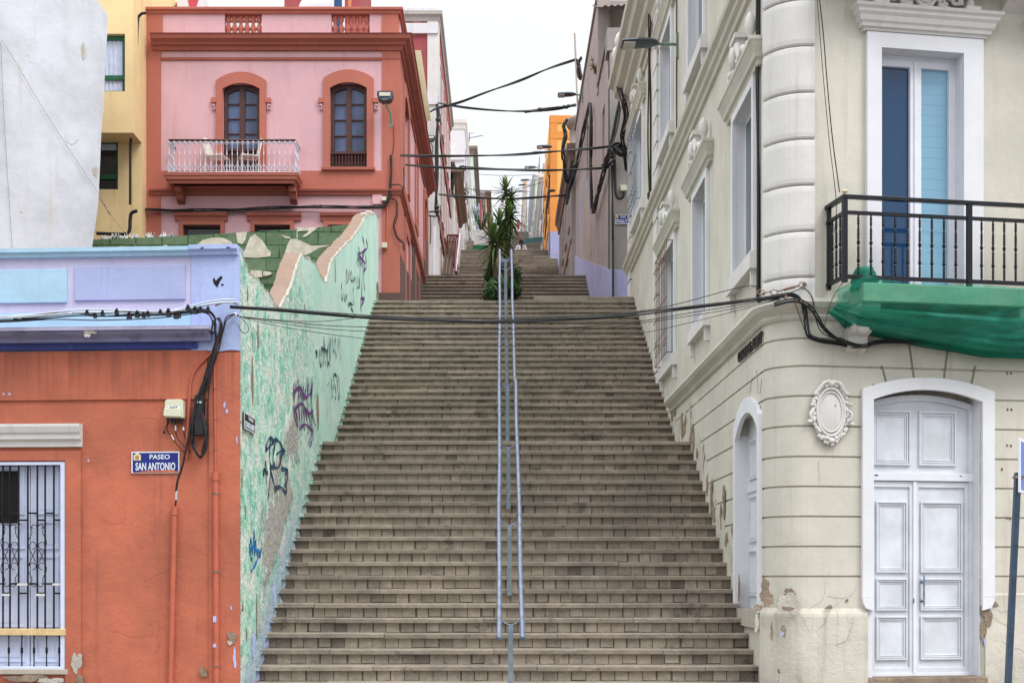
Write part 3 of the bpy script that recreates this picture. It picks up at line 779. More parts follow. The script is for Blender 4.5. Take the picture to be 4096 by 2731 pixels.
mb = MB(); mb.tube(cr([LF.w(lu(a), lv(b), .02) for a, b in ((480, 812), (450, 845), (436, 880), (434, 915), (434, 960))], 6), .009, 8); mb.build('pipe', 'copper_pipe', t)
for py in (1420, 1480): MB().box(LF, lu(494), lu(501), lv(py+7 if py < 1450 else py+4), lv(py-7 if py < 1450 else py-4), .072, .0775).build('paint_chip', 'lilac_plaster', oh)
# ---------------------------------------------------------------- ruined mint wall
MW = Fr(XL, 0, 0, 1, 1, 0)
def mp(px, py, n=0): return MW.uv(px, py, n)
top = [(556, 577), (572, 625), (585, 634), (599, 648), (622, 682), (634, 700), (643, 706), (652, 694), (664, 670), (676, 636), (686, 600), (691, 588), (697, 586), (708, 592), (725, 607), (737, 632), (748, 650), (755, 628), (760, 604), (766, 592), (780, 576), (800, 556), (812, 544), (826, 524), (838, 500), (846, 493), (858, 493), (864, 491), (867, 500)]
tp = [mp(a, b) for a, b in top]; tp[0] = (14.40, tp[0][1]); tp[-1] = (30.55, tp[-1][1])
rnd = random.Random(3)
fine = []
for (a, b), (c, d) in zip(tp, tp[1:]):
    k = max(1, int(math.hypot(c-a, d-b)/.10))
    for i in range(k):
        q = i/k; fine.append((a+(c-a)*q+(rnd.random()-.5)*.03, b+(d-b)*q+(rnd.random()-.5)*.045))
fine.append(tp[-1]); fine[0] = tp[0]
mw = thing('ruined_wall', 'ruined mint green wall with broken zigzag top and graffiti beside the stairs', 'wall', (XL, 20, 3))
mb = MB(); T = .24
basez = lambda u: -.2+max(0, u-14.4)*.5
for (a, b), (c, d) in zip(fine, fine[1:]):
    mb.quad(MW.w(a, basez(a)), MW.w(c, basez(c)), MW.w(c, d), MW.w(a, b))
mb.quad(MW.w(30.55, 6), MW.w(30.55, fine[-1][1]), MW.w(30.55, fine[-1][1], -T), MW.w(30.55, 6, -T))
mb.quad(MW.w(14.4, -.2), MW.w(14.4, fine[0][1]), MW.w(14.4, fine[0][1], -T), MW.w(14.4, -.2, -T))
mb.build('plaster_face', 'mint_plaster', mw)
mb = MB()
for (a, b), (c, d) in zip(fine, fine[1:]):
    j1, j2 = .02, .02
    mb.quad(MW.w(a, b-.0, -.012), MW.w(c, d, -.012), MW.w(c, d+.02, -T), MW.w(a, b+.02, -T))
    mb.quad(MW.w(a, basez(a), -T), MW.w(c, basez(c), -T), MW.w(c, d+.02, -T), MW.w(a, b+.02, -T))
mb.build('broken_core', 'broken_brown', mw)
mb = MB()
for i in range(0, len(fine)-1):
    (a, b), (c, d) = fine[i], fine[i+1]
    w = .02+.03*rnd.random()
    mb.quad(MW.w(a, b-w*.4, .003), MW.w(c, d-w*.4*rnd.random(), .003), MW.w(c, d+.006, .004), MW.w(a, b+.006, .004))
    mb.quad(MW.w(a, b+.006, .004), MW.w(c, d+.006, .004), MW.w(c, d+.008, -.03), MW.w(a, b+.008, -.03))
mb.build('broken_edge', 'rubble_pale', mw)
mb = MB()
for i in range(34):
    q = rnd.random(); k = int((.0+.03*q if i < 12 else .80+.2*q)*(len(fine)-1)) if i < 34 else 0
    a, b = fine[min(k, len(fine)-1)]
    s_ = .03+.035*rnd.random(); p = MW.w(a, b+s_*.3, -.06-.1*rnd.random()); mb.blob(p, s_, s_*1.3, s_*.8, 6, 4)
mb.build('rubble', 'rubble_pale', mw)
# graffiti: painted strokes lying on the wall
def stroke(mb, pts, w, n=.006):
    p = cr([Vector((*mp(a, b), 0)) for a, b in pts], 6)
    for i in range(len(p)-1):
        a, b = p[i], p[i+1]; d = (b-a).normalized() if (b-a).length > 1e-6 else Vector((0, 1, 0)); q = Vector((-d.y, d.x, 0))
        w1 = w*(.7+.3*math.sin(i*.7)); w2 = w*(.7+.3*math.sin((i+1)*.7)); e = d*w*.2
        mb.quad(MW.w((a-q*w1-e).x, (a-q*w1-e).y, n), MW.w((b-q*w2+e).x, (b-q*w2+e).y, n), MW.w((b+q*w2+e).x, (b+q*w2+e).y, n), MW.w((a+q*w1-e).x, (a+q*w1-e).y, n))
def scribble(mat, strokes, w, label=None):
    mb = MB()
    for i, s_ in enumerate(strokes): stroke(mb, s_, w, .006+.0007*i)
    o = mb.build('graffiti', mat, mw)
    if label: o['label'] = label
def z8(l): return [((900+x*.6376)/1.7415, (900+y*.6376)/1.7415) for x, y in l]
def zk(l): return [((940+x*.658)/1.7415, (1700+y*.658)/1.7415) for x, y in l]
def zn(l): return [((1000+x*.542)/1.7415, (850+y*.542)/1.7415) for x, y in l]
scribble('spray_teal', [zk([(230, 90), (205, 80), (185, 150), (225, 110), (245, 80)]), zk([(212, 100), (208, 200), (215, 270), (200, 440)]), zk([(235, 90), (262, 95), (285, 140), (280, 200), (260, 255), (215, 255), (218, 290), (235, 350), (245, 400)]),
                        zk([(270, 190), (300, 160), (285, 150), (250, 175)]), zk([(240, 385), (275, 375), (310, 408), (305, 300), (318, 270), (280, 265)]), zk([(240, 110), (228, 200), (238, 250)]), zk([(170, 310), (172, 265), (185, 285), (188, 355)]), zk([(318, 285), (315, 330), (300, 370)]),
                        zk([(180, 215), (186, 260), (196, 300)])], .030, 'large dark teal letters sprayed on bare render')
scribble('spray_blue', [zk([(90, 720), (96, 690), (104, 780), (112, 680), (118, 790), (124, 700), (132, 790), (140, 750), (150, 800), (158, 740)]), zk([(88, 760), (110, 740), (135, 770), (156, 760)]), zk([(158, 745), (140, 800), (118, 850), (95, 888)]), zk([(112, 640), (116, 690)]), zk([(85, 720), (92, 800), (100, 815)])], .026, 'bright blue scribble low on the wall')
pz = [z8([(x, 1010+20*math.sin(x)), (x-6+8*math.sin(x*2), 1110), (x+4, 1200), (x+10+10*math.sin(x*3), 1290+30*math.sin(x))]) for x in (432, 445, 462, 475, 490, 505, 520, 535, 545)]
scribble('spray_purple', pz+[z8([(430, 1040), (470, 1020), (500, 1080), (540, 1040)]), z8([(434, 1150), (480, 1120), (520, 1180), (548, 1160)]), z8([(470, 1270), (500, 1250), (540, 1290), (520, 1370)]), z8([(548, 1270), (545, 1330), (530, 1385)]), z8([(455, 960), (460, 1020), (470, 1080)]), z8([(512, 950), (515, 1040)]), z8([(540, 955), (538, 1060)])], .030, 'dense purple tag at mid height')
scribble('spray_purple', [z8([(862, 75), (872, 130), (866, 200), (852, 250)]), z8([(885, 90), (892, 140), (868, 165), (840, 190), (880, 240)]), z8([(850, 190), (845, 290), (842, 400)]), z8([(862, 180), (858, 300), (856, 420), (850, 500), (852, 545)]), z8([(872, 230), (868, 330), (875, 410)]), z8([(880, 190), (885, 260), (868, 290)]), z8([(850, 460), (872, 462), (855, 500)])], .034, 'tall purple tag near the top end')
rn = random.Random(11)
scribble('spray_black', [z8([(x, y), (x+6, y+30), (x-4, y+60), (x+8, y+90)]) for x, y in ((835, 135), (830, 170), (840, 160))]+[z8([(762, 272), (758, 360), (772, 330), (762, 275)]), z8([(778, 280), (776, 340)]), z8([(790, 285), (784, 330), (798, 350), (792, 290)]), z8([(806, 320), (804, 360), (814, 330), (818, 370)]), z8([(828, 320), (826, 380), (834, 395)]), z8([(838, 330), (836, 400)])], .020, 'thin dark lettering near the top end')
scribble('spray_black', [z8([(732, 365), (726, 420), (735, 470), (740, 400)]), z8([(745, 430), (750, 480), (760, 440), (764, 470)]), z8([(770, 480), (775, 510), (785, 485), (790, 520), (802, 545)]), z8([(804, 390), (802, 440), (808, 500)]), z8([(778, 490), (800, 500)])], .024)
scribble('spray_black', [z8([(x, 760+rn.random()*50-(x-590)*.5), (x-5+10*rn.random(), 840), (x+8*rn.random(), 870+40*rn.random())]) for x in (590, 600, 612, 622, 634, 645, 655)]+[z8([(565, 790), (575, 800), (568, 830)]), z8([(618, 700), (620, 780)]), z8([(600, 770), (640, 790)]), z8([(655, 705), (660, 780), (655, 850)]), z8([(670, 700), (672, 760), (680, 800)]), z8([(690, 700), (685, 760), (695, 830)]), z8([(715, 695), (718, 780), (722, 850)]), z8([(704, 710), (706, 800)])], .026, 'long vertical black tag halfway up the stairs')
scribble('spray_black', [z8([(664, 960), (668, 1040), (672, 1085)]), z8([(678, 930), (682, 990), (676, 1030)]), z8([(688, 1000), (694, 1060), (690, 1095)]), z8([(700, 960), (706, 1040), (712, 1100)]), z8([(710, 940), (714, 1010), (716, 1080)]), z8([(684, 930), (700, 950)])], .026)
scribble('spray_brown', [z8([(640, 1010), (652, 985), (655, 1020), (648, 1060)]), z8([(655, 1080), (660, 1180), (662, 1260)]), z8([(640, 1150), (638, 1230)])], .010)
for (x, y, w, h, m) in ((580, 1160, .30, .55, 'rubble'), (170, 980, .12, .6, 'rubble'), (205, 690, .10, .35, 'rubble'), (175, 720, .08, .3, 'rubble_pale'), (140, 430, .05, .2, 'broken_brown'), (955, 410, .6, .5, 'rubble'), (600, 1400, .14, .22, 'rubble_pale'), (690, 290, .07, .4, 'broken_brown'), (497, 525, .05, .16, 'broken_brown')):
    (px, py), = z8([(x, y)]); irregular(MW, px, py, w, h, .004, m, 'plaster_damage', mw, k=18, seed=5)
for (x, y, w, h, m) in ((45, 1110, .07, .10, 'rubble'), (68, 1270, .05, .14, 'rubble'), (130, 1150, .08, .5, 'rubble'), (150, 1200, .08, .3, 'rubble_pale'), (62, 530, .03, .2, 'broken_brown'), (40, 330, .04, .22, 'broken_brown'), (270, 780, .14, .10, 'rubble_pale'), (110, 1330, .25, .3, 'lilac_plaster'), (238, 1050, .2, .4, 'lilac_plaster')):
    (px, py), = zk([(x, y)]); irregular(MW, px, py, w, h, .004, m, 'plaster_damage', mw, k=18, seed=8)
# paint and render slopped over the ends of the steps
mb = MB(); mb2 = MB(); rn = random.Random(31)
for k in range(46):
    y, h = (14.4+.3*k, .058+.1709*k) if k < 22 else (22.3+.3043*(k-22), 3.81+.1626*(k-22))
    for (z0, z1, yy) in ((h-.052, h, y-.034), (h-.165, h-.06, y+.006)):
        w0, w1 = .005+.07*rn.random()**2, .005+.05*rn.random()**2; m_ = mb2 if k < 7 and rn.random() < .8 else mb
        zs = [z0+(z1-z0)*i/4 for i in range(5)]; ws = [w0+(w1-w0)*i/4+rn.random()*.014 for i in range(5)]
        for i in range(4): m_.quad((XL, yy, zs[i]), (XL+ws[i], yy, zs[i]), (XL+ws[i+1], yy, zs[i+1]), (XL, yy, zs[i+1]))
mb.build('paint_dab', 'mint_plaster', mw); mb2.build('paint_dab', 'lilac_base', mw)
t = street_sign('small black and white sign reading CALLE CONDE ALBRIT on the mint wall', MW, 558, 584, 953, 990, 'CALLE', 'CONDE ALBRIT', 'sign_black', .012)

# ---------------------------------------------------------------- green block wall behind the plot
GW = Fr(0, 29.0, 1, 0, 0, -1)
gw = thing('block_wall', 'green painted block wall with white shapes at the back of the ruined plot', 'wall', (-5.5, 29, 5))
def gp(px, py): return GW.uv(px, py)
pts = [(-8.9, 7.7), (-3.02, 7.9), (-3.02, gp(850, 513)[1]), gp(700, 525), gp(500, 537), gp(300, 547), (-8.9, gp(220, 551)[1])]
MB().poly(GW, pts, -.2, 0).build('blockwork', 'green_blocks', gw)
MB().poly(GW, [(-8.9, 3), (-3.02, 3), (-3.02, 7.9), (-8.9, 7.7)], -.3, .04).build('stone_footing', 'green_rock', gw)
def shape(l, f=zn): return [gp(a, b) for a, b in f(l)]
for L in ([(-60, 330), (0, 185), (35, 158), (65, 185), (95, 210), (130, 270), (155, 290), (150, 322), (60, 335)], [(300, 195), (345, 195), (450, 245), (600, 240), (510, 262), (430, 310), (320, 345), (250, 330), (275, 240)],
          [(345, 112), (500, 108), (480, 130), (410, 180), (385, 178), (420, 150), (440, 132), (350, 140)], [(640, 190), (700, 178), (730, 185), (690, 220), (650, 250), (640, 330), (600, 320), (602, 250)],
          [(0, 430), (90, 432), (92, 480), (20, 478)], [(100, 435), (150, 440), (165, 455), (130, 470), (100, 472)], [(500, 385), (530, 390), (540, 430), (520, 410)], [(345, 130), (350, 130), (352, 190), (345, 190)], [(225, 165), (290, 180), (302, 192), (260, 188)]):
    MB().poly(GW, shape(L), -.003, .006 if max(y for x, y in L) < 350 else .045).build('painted_shape', 'block_paint', gw)
def z6(l): return [(x*.6376/1.7415, (900+y*.6376)/1.7415) for x, y in l]
for L in ([(1235, 125), (1270, 95), (1330, 80), (1400, 80), (1450, 105), (1470, 135), (1350, 138)], [(1480, 50), (1550, 42), (1540, 90), (1520, 120), (1490, 110)], [(700, 150), (760, 132), (830, 140), (840, 155), (700, 160)], [(1000, 140), (1040, 124), (1070, 138), (1000, 150)]):
    MB().poly(GW, shape(L, z6), -.003, .006).build('painted_shape', 'block_paint', gw)
mb = MB()
for i in range(70):
    px = 224+rnd.random()*170; u, v = gp(px, 551-(px-220)*.03-2)
    h = .05+.09*rnd.random()
    mb.poly(GW, [(u-.02, v), (u+.02, v), (u+(rnd.random()-.5)*.05, v+h)], -.08-.02*rnd.random(), -.07)
mb.build('glass_shards', 'shard', gw)

# ---------------------------------------------------------------- white building on the far left
WS = Fr(-8.14, 28, 1, 1, 1, -1)
wb_ = thing('white_building', 'tall blank white building with weathered side wall at the left edge', 'building', (-11, 22, 0))
mb = MB()
Yb = WS.u(249); ztop = WS.v(249, 37); Yb2 = WS.u(221)
cut = [(-6, -.2), (Yb2-.3, -.2), (Yb2-.1, WS.v(221, 575)), (WS.u(226), WS.v(226, 470)), (WS.u(233), WS.v(233, 300)), (WS.u(239), WS.v(239, 235)), (WS.u(241), WS.v(241, 160)), (Yb, ztop), (WS.u(223), WS.v(223, 0)), (-6, WS.v(0,0)+1.5)]
mb.poly(WS, cut, -5.5, 0); mb.build('wall', 'white_wall', wb_)
for i, L in enumerate((((6, 150), (10, 400), (50, 1000/1)), ((3, 0), (5, 150), (40, 260), (120, 370), (232, 465), (262, 520), (320, 590)))):
    pass
t = tag(MB().tube(cr([WS.w(*WS.uv(a, b, .05), .05) for a, b in ((4, 92), (40, 150), (90, 235), (150, 330), (200, 405), (231, 452))], 5), .004, 5).build('wire', 'rust_metal'), 'thin slack wire crossing the white wall diagonally', 'wire')
tag(MB().tube(cr([WS.w(*WS.uv(a, b, .05), .05) for a, b in ((2, 95), (8, 250), (16, 380), (28, 570))], 5), .004, 5).build('wire', 'rust_metal'), 'thin wire hanging straight down the left edge of the white wall', 'wire')
mb = MB(); mb.tube(cr([P(a, b, 27.5) for a, b in ((230, 455), (245, 478), (252, 492))], 4), .02, 6); mb.tube(cr([P(a, b, 27.5) for a, b in ((252, 492), (275, 520), (300, 548), (316, 572))], 4), .006, 5)
tag(mb.build('wire', 'rust_metal'), 'rusty wire with a thick knotted end in front of the yellow house', 'wire')

for i, (px, py, L, a) in enumerate(((180, 320, .5, -2),)):
    cracks(WS, px, py, L, .006, wb_, i, .006, 'beige_low', a)
for i, (px, py, w, h) in enumerate(((190, 118, .10, .35), (196, 124, .06, .2), (219, 395, .12, .3))):
    irregular(WS, px, py, w, h, .003, 'beige_low' if i % 2 else 'concrete', 'plaster_damage', wb_, seed=i+20, thick=.003)
# ---------------------------------------------------------------- yellow house
YH = Fr(0, 30.6, 1, 0, 0, -1); YB = Fr(0, 29.9, 1, 0, 0, -1)
yh = thing('yellow_house', 'yellow house with green framed windows between white wall and pink house', 'house', (-9.6, 31, 7.5))
x1 = (326-CX)/F*30.6
mb = MB(); lw = (YH.u(180), YH.u(271), YH.v(250, 435), YH.v(250, 316))
mb.wall(YH, -12, x1, 5, 16, [lw], depth=.2); mb.box(YH, -12, x1, 5, 16, -3.8, -.3); mb.build('wall', 'yellow_plaster', yh)
mb = MB(); uw = (YB.u(180), YB.u(287), YB.v(250, 210), YB.v(250, 78))
mb.wall(YB, -12, YB.u(306), YB.v(250, 305), 16, [uw], depth=.22, rim=.69);
mb.build('projecting_bay', 'yellow_plaster', yh)
def ywin(fr, w, cur):
    a, b, c, d = w; mb = MB(); mb.ring(fr, rect(a, b, c, d), rect(a+.07, b-.07, c+.05, d-.1), -.17, -.12)
    m_ = c+(d-c)*.27; mb.box(fr, a, b, m_-.05, m_+.05, -.16, -.11); o = mb.build('window', 'green_frame', yh)
    MB().box(fr, a+.05, b-.05, c+.04, d-.08, -.2, -.17).build('pane', 'glass_far' if cur else 'glass_dark', o)
    if cur:
        mb = MB(); n = 26
        for i in range(n):
            u0, u1 = a+.25+(b-a-.35)*i/n, a+.25+(b-a-.35)*(i+1)/n
            k = .012*math.sin(i*1.7); k2 = .012*math.sin((i+1)*1.7)
            mb.quad(fr.w(u0, c+.05, -.155+k), fr.w(u1, c+.05, -.155+k2), fr.w(u1, d-.1, -.155+k2), fr.w(u0, d-.1, -.155+k))
        mb.build('curtain', 'curtain', o)
ywin(YH, lw, False); ywin(YB, uw, True)
o = MB().box(YH, YH.u(228), YH.u(270), YH.v(250, 340), YH.v(250, 322), -.168, -.16).build('blind', 'curtain', yh)
# the dark under-croft beneath its lower wall
tag(MB().tube(cr([P(a, b, 30.3) for a, b in ((335, 30), (322, 35), (316, 60), (312, 200), (306, 305), (300, 330), (299, 470))], 6), .03, 6).build('cable', 'black_rubber'), 'black cable running down the join of yellow and pink houses', 'cable')
tag(MB().tube(cr([P(a, b, 30.2) for a, b in ((222, 536), (285, 538), (297, 530), (299, 505), (302, 490), (315, 484))], 6), .04, 8).build('cable', 'black_rubber'), 'thick black cable bending up under the yellow house', 'cable')

# ---------------------------------------------------------------- pink house
PF = Fr(0, 31, 1, 0, 0, -1); XP = -2.34
PS = Fr(XP, 0, 0, 1, 1, 0)
ph = thing('pink_house', 'two storey pink house with terracotta red trim, arched windows and roof balustrade', 'house', (-5.3, 31, 7.4))
def pu(px): return (px-CX)/100.
def pv(py): return HC+(CY-py)/100.
XA = pu(320)
holes = [(pu(512), pu(597), pv(420), pv(192), .22), (pu(758), pu(843), pv(385), pv(190), .22), (pu(420), pu(506), 7.0, pv(516), .2), (pu(584), pu(668), 7.0, pv(516), .2), (pu(755), pu(835), 7.0, pv(516), .2)]
roofz = pv(82)
mb = MB(); mb.wall(PF, XA, XP, 6.8, roofz, holes, rim=.3); mb.build('front_wall', 'pink_plaster', ph)
Y2 = 43.0
sh_ = []
def sy(px): return PS.u(px)
s1 = (sy(926), sy(936), 11.15, 13.25, .15); s2 = (sy(973), sy(979.5), 11.15, 13.2, .15)
s3 = (sy(926), sy(934), 7.4, pv(560)+.2, .15)
mb = MB(); mb.wall(PS, 31.0, Y2, 6.8, roofz, [s1, s2], rim=.3); mb.box(PF, XA, XP-.3, 6.8, roofz-.25, -12, -.3); mb.build('side_wall', 'pink_plaster', ph)
# red corner strips, bands and base
bands = MB()
bands.box(PF, XA-.004, pu(370), 6.8, roofz, 0, .03); bands.box(PF, pu(878), XP+.03, 6.8, roofz, 0, .03)
bands.box(PF, pu(370), pu(878), pv(437), pv(393), 0, .03); bands.box(PF, pu(370), pu(878), pv(447), pv(437), 0, .03)
bands.box(PF, pu(370), pu(878), roofz-.1, roofz, 0, .03)
bands.build('corner_strips', 'red_plaster', ph)
mb = MB(); corner = [((XA, 31), (0, -1)), ((XP, 31), (.7071*1.414, -.7071*1.414)), ((XP, Y2), (1, 0))]
def wrap(prof, m, name, x0=None, y1=Y2):
    p = [((XA if x0 is None else x0, 31), (0, -1)), ((XP, 31), (1, -1)), ((XP, y1), (1, 0))]
    return MB().sweep(p, prof).build(name, m, ph)
wrap([(0, pv(450)), (.06, pv(449)), (.07, pv(444)), (.11, pv(441)), (.12, pv(437)), (0, pv(436))], 'red_trim', 'string_course', pu(344))
wrap([(0, pv(119)), (.07, pv(118)), (.09, pv(110)), (.16, pv(108)), (.17, pv(103)), (.27, pv(98)), (.29, pv(90)), (.32, pv(88)), (0, pv(86))], 'red_trim', 'cornice', pu(352))
wrap([(0, pv(140)), (.035, pv(139)), (.045, pv(134)), (0, pv(132))], 'red_trim', 'moulding', pu(371))
# side wall pieces
MB().box(PS, 31.0, 32.3, 6.8, roofz, .0, .031).build('corner_strip', 'red_plaster', ph)
MB().box(PS, 42.2, Y2, 6.8, roofz, .0, .031).build('corner_strip', 'red_plaster', ph)
MB().box(PS, 32.3, 42.2, 10.5, 11.0, .0, .028).build('band', 'red_plaster', ph)
for (a, b, c, d, ar) in ((*s1[:4], 1), (*s2[:4], 1)):
    o_ = arch(a-.35, b+.35, c-.1, d+.0, .3); i_ = arch(a, b, c, d-.22, .2)
    MB().ring(PS, o_, i_, 0, .05, closed=False).build('window_surround', 'red_plaster', ph)
    w_ = MB().box(PS, a, b, c, d, -.16, -.12).build('window', 'brown_wood', ph)
MB().ring(PS, rect(sy(952), sy(959), 11.1, 13.3), rect(sy(952)+.25, sy(959)-.25, 11.35, 13.05), 0, .04).build('blind_frame', 'red_plaster', ph)
MB().poly(PS, [(31.03, 6.8), (Y2, 6.8), (Y2, 12.2), (40.8, 11.7), (40.6, 10.45), (35.6, 10.4), (35.4, 9.2), (31.03, 8.95)], 0, .045).build('base_course', 'brown_base', ph)
MB().box(PF, XA, XP+.04, 6.8, pv(673), 0, .05).build('base_course', 'brown_base', ph)
for (a, b) in ((32.4, 34.2), (36.2, 38.2)):
    MB().ring(PS, rect(a, b, 7.8, 10.2), rect(a+.3, b-.3, 7.8, 9.9), 0, .06).build('door_surround', 'red_plaster', ph)
    MB().box(PS, a+.3, b-.3, 7.8, 9.9, 0, .02).build('door', 'pink_plaster', ph)
# roof parapet
def para(a, b, m='pink_plaster', n=0.): MB().box(PF, pu(a), pu(b), roofz, pv(30), -.22, n).build('parapet_panel', m, ph)
para(374, 516); para(601, 761); para(849, 877)
para(326, 374, 'red_plaster', .02); para(877, 914.5, 'red_plaster', .02)
MB().box(PF, pu(516), pu(601), roofz, roofz+.05, -.2, -.01).build('parapet_sill', 'red_plaster', ph)
MB().box(PF, pu(761), pu(849), roofz, roofz+.05, -.2, -.01).build('parapet_sill', 'red_plaster', ph)
hb = pv(36)-roofz-.03
for (a, b) in ((516, 601), (761, 849)):
    for i in range(6):
        x = pu(a)+(pu(b)-pu(a))*(i+.5)/6
        p = [(.062, 0), (.062, .035), (.04, .06), (.07, .12), (.074, .17), (.04, .25), (.036, .29), (.066, .37), (.05, .42), (.06, .46)]
        k = hb/.46; MB().lathe((x, 31.1, roofz+.045), [(r, z*k) for r, z in p], 12).build('baluster', 'red_plaster', ph)
MB().box(PS, 31.25, Y2, roofz, pv(30), -.22, 0).build('parapet_panel', 'pink_plaster', ph)
MB().sweep([((XA, 31), (0, -1)), ((XP, 31), (1, -1)), ((XP, Y2), (1, 0))], [(-.22, pv(34)), (.04, pv(33)), (.05, pv(28)), (.10, pv(25)), (.10, pv(20)), (-.25, pv(18))]).build('coping', 'red_plaster', ph)
# arched windows
def arched(a, b, ya, yb, yt, ear, sill, door):
    o_ = arch(pu(a-15), pu(b+15), pv(yb), pv(yt+10)-.0, .20); i_ = arch(pu(a), pu(b), pv(yb), pv(ya+2)-.12, .13)
    MB().ring(PF, o_, i_, 0, .06, closed=False).build('window_surround', 'red_plaster', ph)
    for s in (-1, 1):
        c = pu(a-15) if s < 0 else pu(b+15); d = c+s*.11
        mb = MB(); mb.box(PF, min(c, d)-.02*(s > 0), max(c, d)+.02*(s < 0), pv(238), pv(227), 0, .075); mb.build('surround_ear', 'red_plaster', ph)
        mb = MB(); mb.blob(PF.w((c+d)/2, pv(243), .03), .045, .04, .04); mb.blob(PF.w(c+s*.03, pv(248), .03), .03, .03, .025); mb.box(PF, min(c, d)+.02, max(c, d)-.01, pv(253), pv(251), 0, .05); mb.build('ornament', 'pink_plaster', ph)
    fr0 = MB(); bot = pv(yb); tz = pv(ya+2)-.12
    ou = arch(pu(a)+.01, pu(b)-.01, bot, tz, .13); inn = arch(pu(a)+.09, pu(b)-.09, bot+.02, tz-.06, .10)
    fr0.ring(PF, ou, inn, -.2, -.1, closed=False)
    mid = (pu(a)+pu(b))/2; fr0.box(PF, mid-.06, mid+.06, bot, tz+.10, -.19, -.09)
    zb = pv(345) if not door else pv(338)
    fr0.box(PF, pu(a)+.02, pu(b)-.02, zb-.06, zb, -.19, -.095)
    for q in (1, 2, 3):
        z = zb+(tz+.05-zb)*q/4; fr0.box(PF, pu(a)+.05, pu(b)-.05, z-.012, z+.012, -.17, -.12)
    w_ = fr0.build('window' if not door else 'balcony_door', 'brown_wood', ph)
    MB().poly(PF, arch(pu(a)+.03, pu(b)-.03, zb-.05, tz-.02, .11), -.2, -.16).build('pane', 'glass_slate', w_)
    if door:
        MB().box(PF, pu(a)+.02, pu(b)-.02, bot, zb-.05, -.2, -.15).build('lower_panel', 'brown_wood', w_)
        mb = MB()
        for (c, d) in ((pu(a)+.1, mid-.08), (mid+.08, pu(b)-.1)): mb.ring(PF, rect(c, d, bot+.1, zb-.12), rect(c+.04, d-.04, bot+.14, zb-.16), -.15, -.13)
        mb.build('panel_moulding', 'brown_wood', w_)
    else:
        mb = MB(); mb.box(PF, pu(a)+.02, pu(b)-.02, bot, bot+.04, -.1, -.02); mb.box(PF, pu(a)+.02, pu(b)-.02, zb-.08, zb-.04, -.1, -.02)
        for i in range(11): mb.lathe(PF.w(pu(a)+.06+.073*i, bot+.03, -.05), [(.015, 0), (.024, .08), (.012, .14), (.022, .2), (.012, .3)], 6)
        mb.box(PF, pu(a)+.02, pu(b)-.02, bot, zb-.04, -.19, -.14); mb.build('low_balustrade', 'brown_wood', w_)
    if sill: MB().box(PF, pu(a-19), pu(b+19), pv(393), pv(386), 0, .10).build('window_sill', 'red_trim', ph, bevel=.01)
arched(512, 597, 192, 420, 177, True, False, True)
arched(758, 843, 190, 385, 172, True, True, False)
for (a, b, c, d) in ((403, 523, 412, 516), (568, 692, 576, 676), (736, 846, 744, 843)):
    MB().mould(PF, pu(a), pu(b), [(0, pv(509)), (.05, pv(508)), (.06, pv(500)), (.10, pv(497)), (.12, pv(490)), (0, pv(489))]).build('door_lintel', 'red_trim', ph)
    MB().ring(PF, rect(pu(c), pu(d), 6.9, pv(508)), rect(pu(c+9), pu(d-9), 6.9, pv(517)), 0, .045).build('door_surround', 'red_plaster', ph)
    o = MB().ring(PF, rect(pu(c+8), pu(d-8), 6.9, pv(516)), rect(pu(c+14), pu(d-14), 6.9, pv(521)), -.2, -.1).build('ground_door', 'brown_wood', ph)
    MB().box(PF, pu(c+12), pu(d-12), 6.9, pv(520), -.22, -.17).build('pane', 'glass_dark', o)
# wall patch and boxes
MB().box(PF, pu(856), pu(878), pv(470), pv(447), .0, .06).build('wall_box', 'pink_plaster', ph)
# balcony
dB = .62
bs = MB(); xa, xb = pu(398), pu(688)
bs.sweep([((xa, 31.0), (-1, 0)), ((xa, 31-dB), (-1, -1)), ((xb, 31-dB), (1, -1)), ((xb, 31.0), (1, 0))], [(-.25, pv(438)), (-.03, pv(438)), (-.02, pv(432)), (.03, pv(430)), (.04, pv(424)), (.06, pv(422)), (.07, pv(416)), (-.25, pv(415))])
bs.xbox(xa+.1, xb-.1, 31-dB+.1, 31, pv(438), pv(415)-.005); bs.build('balcony_slab', 'red_plaster', ph)
for px in (418, 676):
    mb = MB(); prof = [(0, pv(437)), (.40, pv(437)), (.42, pv(443)), (.30, pv(449)), (.24, pv(456)), (.20, pv(463)), (.08, pv(467)), (0, pv(470))]
    mb.mould(PF, pu(px)-.08, pu(px)+.08, prof); mb.blob(PF.w(pu(px), pv(446), .36), .1, .07, .07); mb.build('balcony_bracket', 'red_trim', ph)
rl = thing('balcony_railing', 'silver painted iron railing with scrolls on the pink house balcony', 'railing', (pu(545), 31-dB, pv(415)))
zt, zb0 = pv(341), pv(415); yf = 31-dB+.05
xa, xb = pu(402), pu(687)
mb = MB(); mb.tube([(xa, 31.0, zt), (xa, yf, zt), (xb, yf, zt), (xb, 31.0, zt)], .028, 6); mb.build('handrail', 'brown_wood', rl)
mb = MB(); mb.tube([(xa, 31.0, zb0+.03), (xa, yf, zb0+.03), (xb, yf, zb0+.03), (xb, 31.0, zb0+.03)], .010, 5); mb.tube([(xa, yf, zt-.05), (xb, yf, zt-.05)], .010, 5); mb.build('rail', 'silver_paint', rl)
pos = [(xa+(xb-xa)*i/24, yf) for i in range(25)]+[(xa, yf+.14*k) for k in (1, 2, 3)]+[(xb, yf+.14*k) for k in (1, 2, 3)]
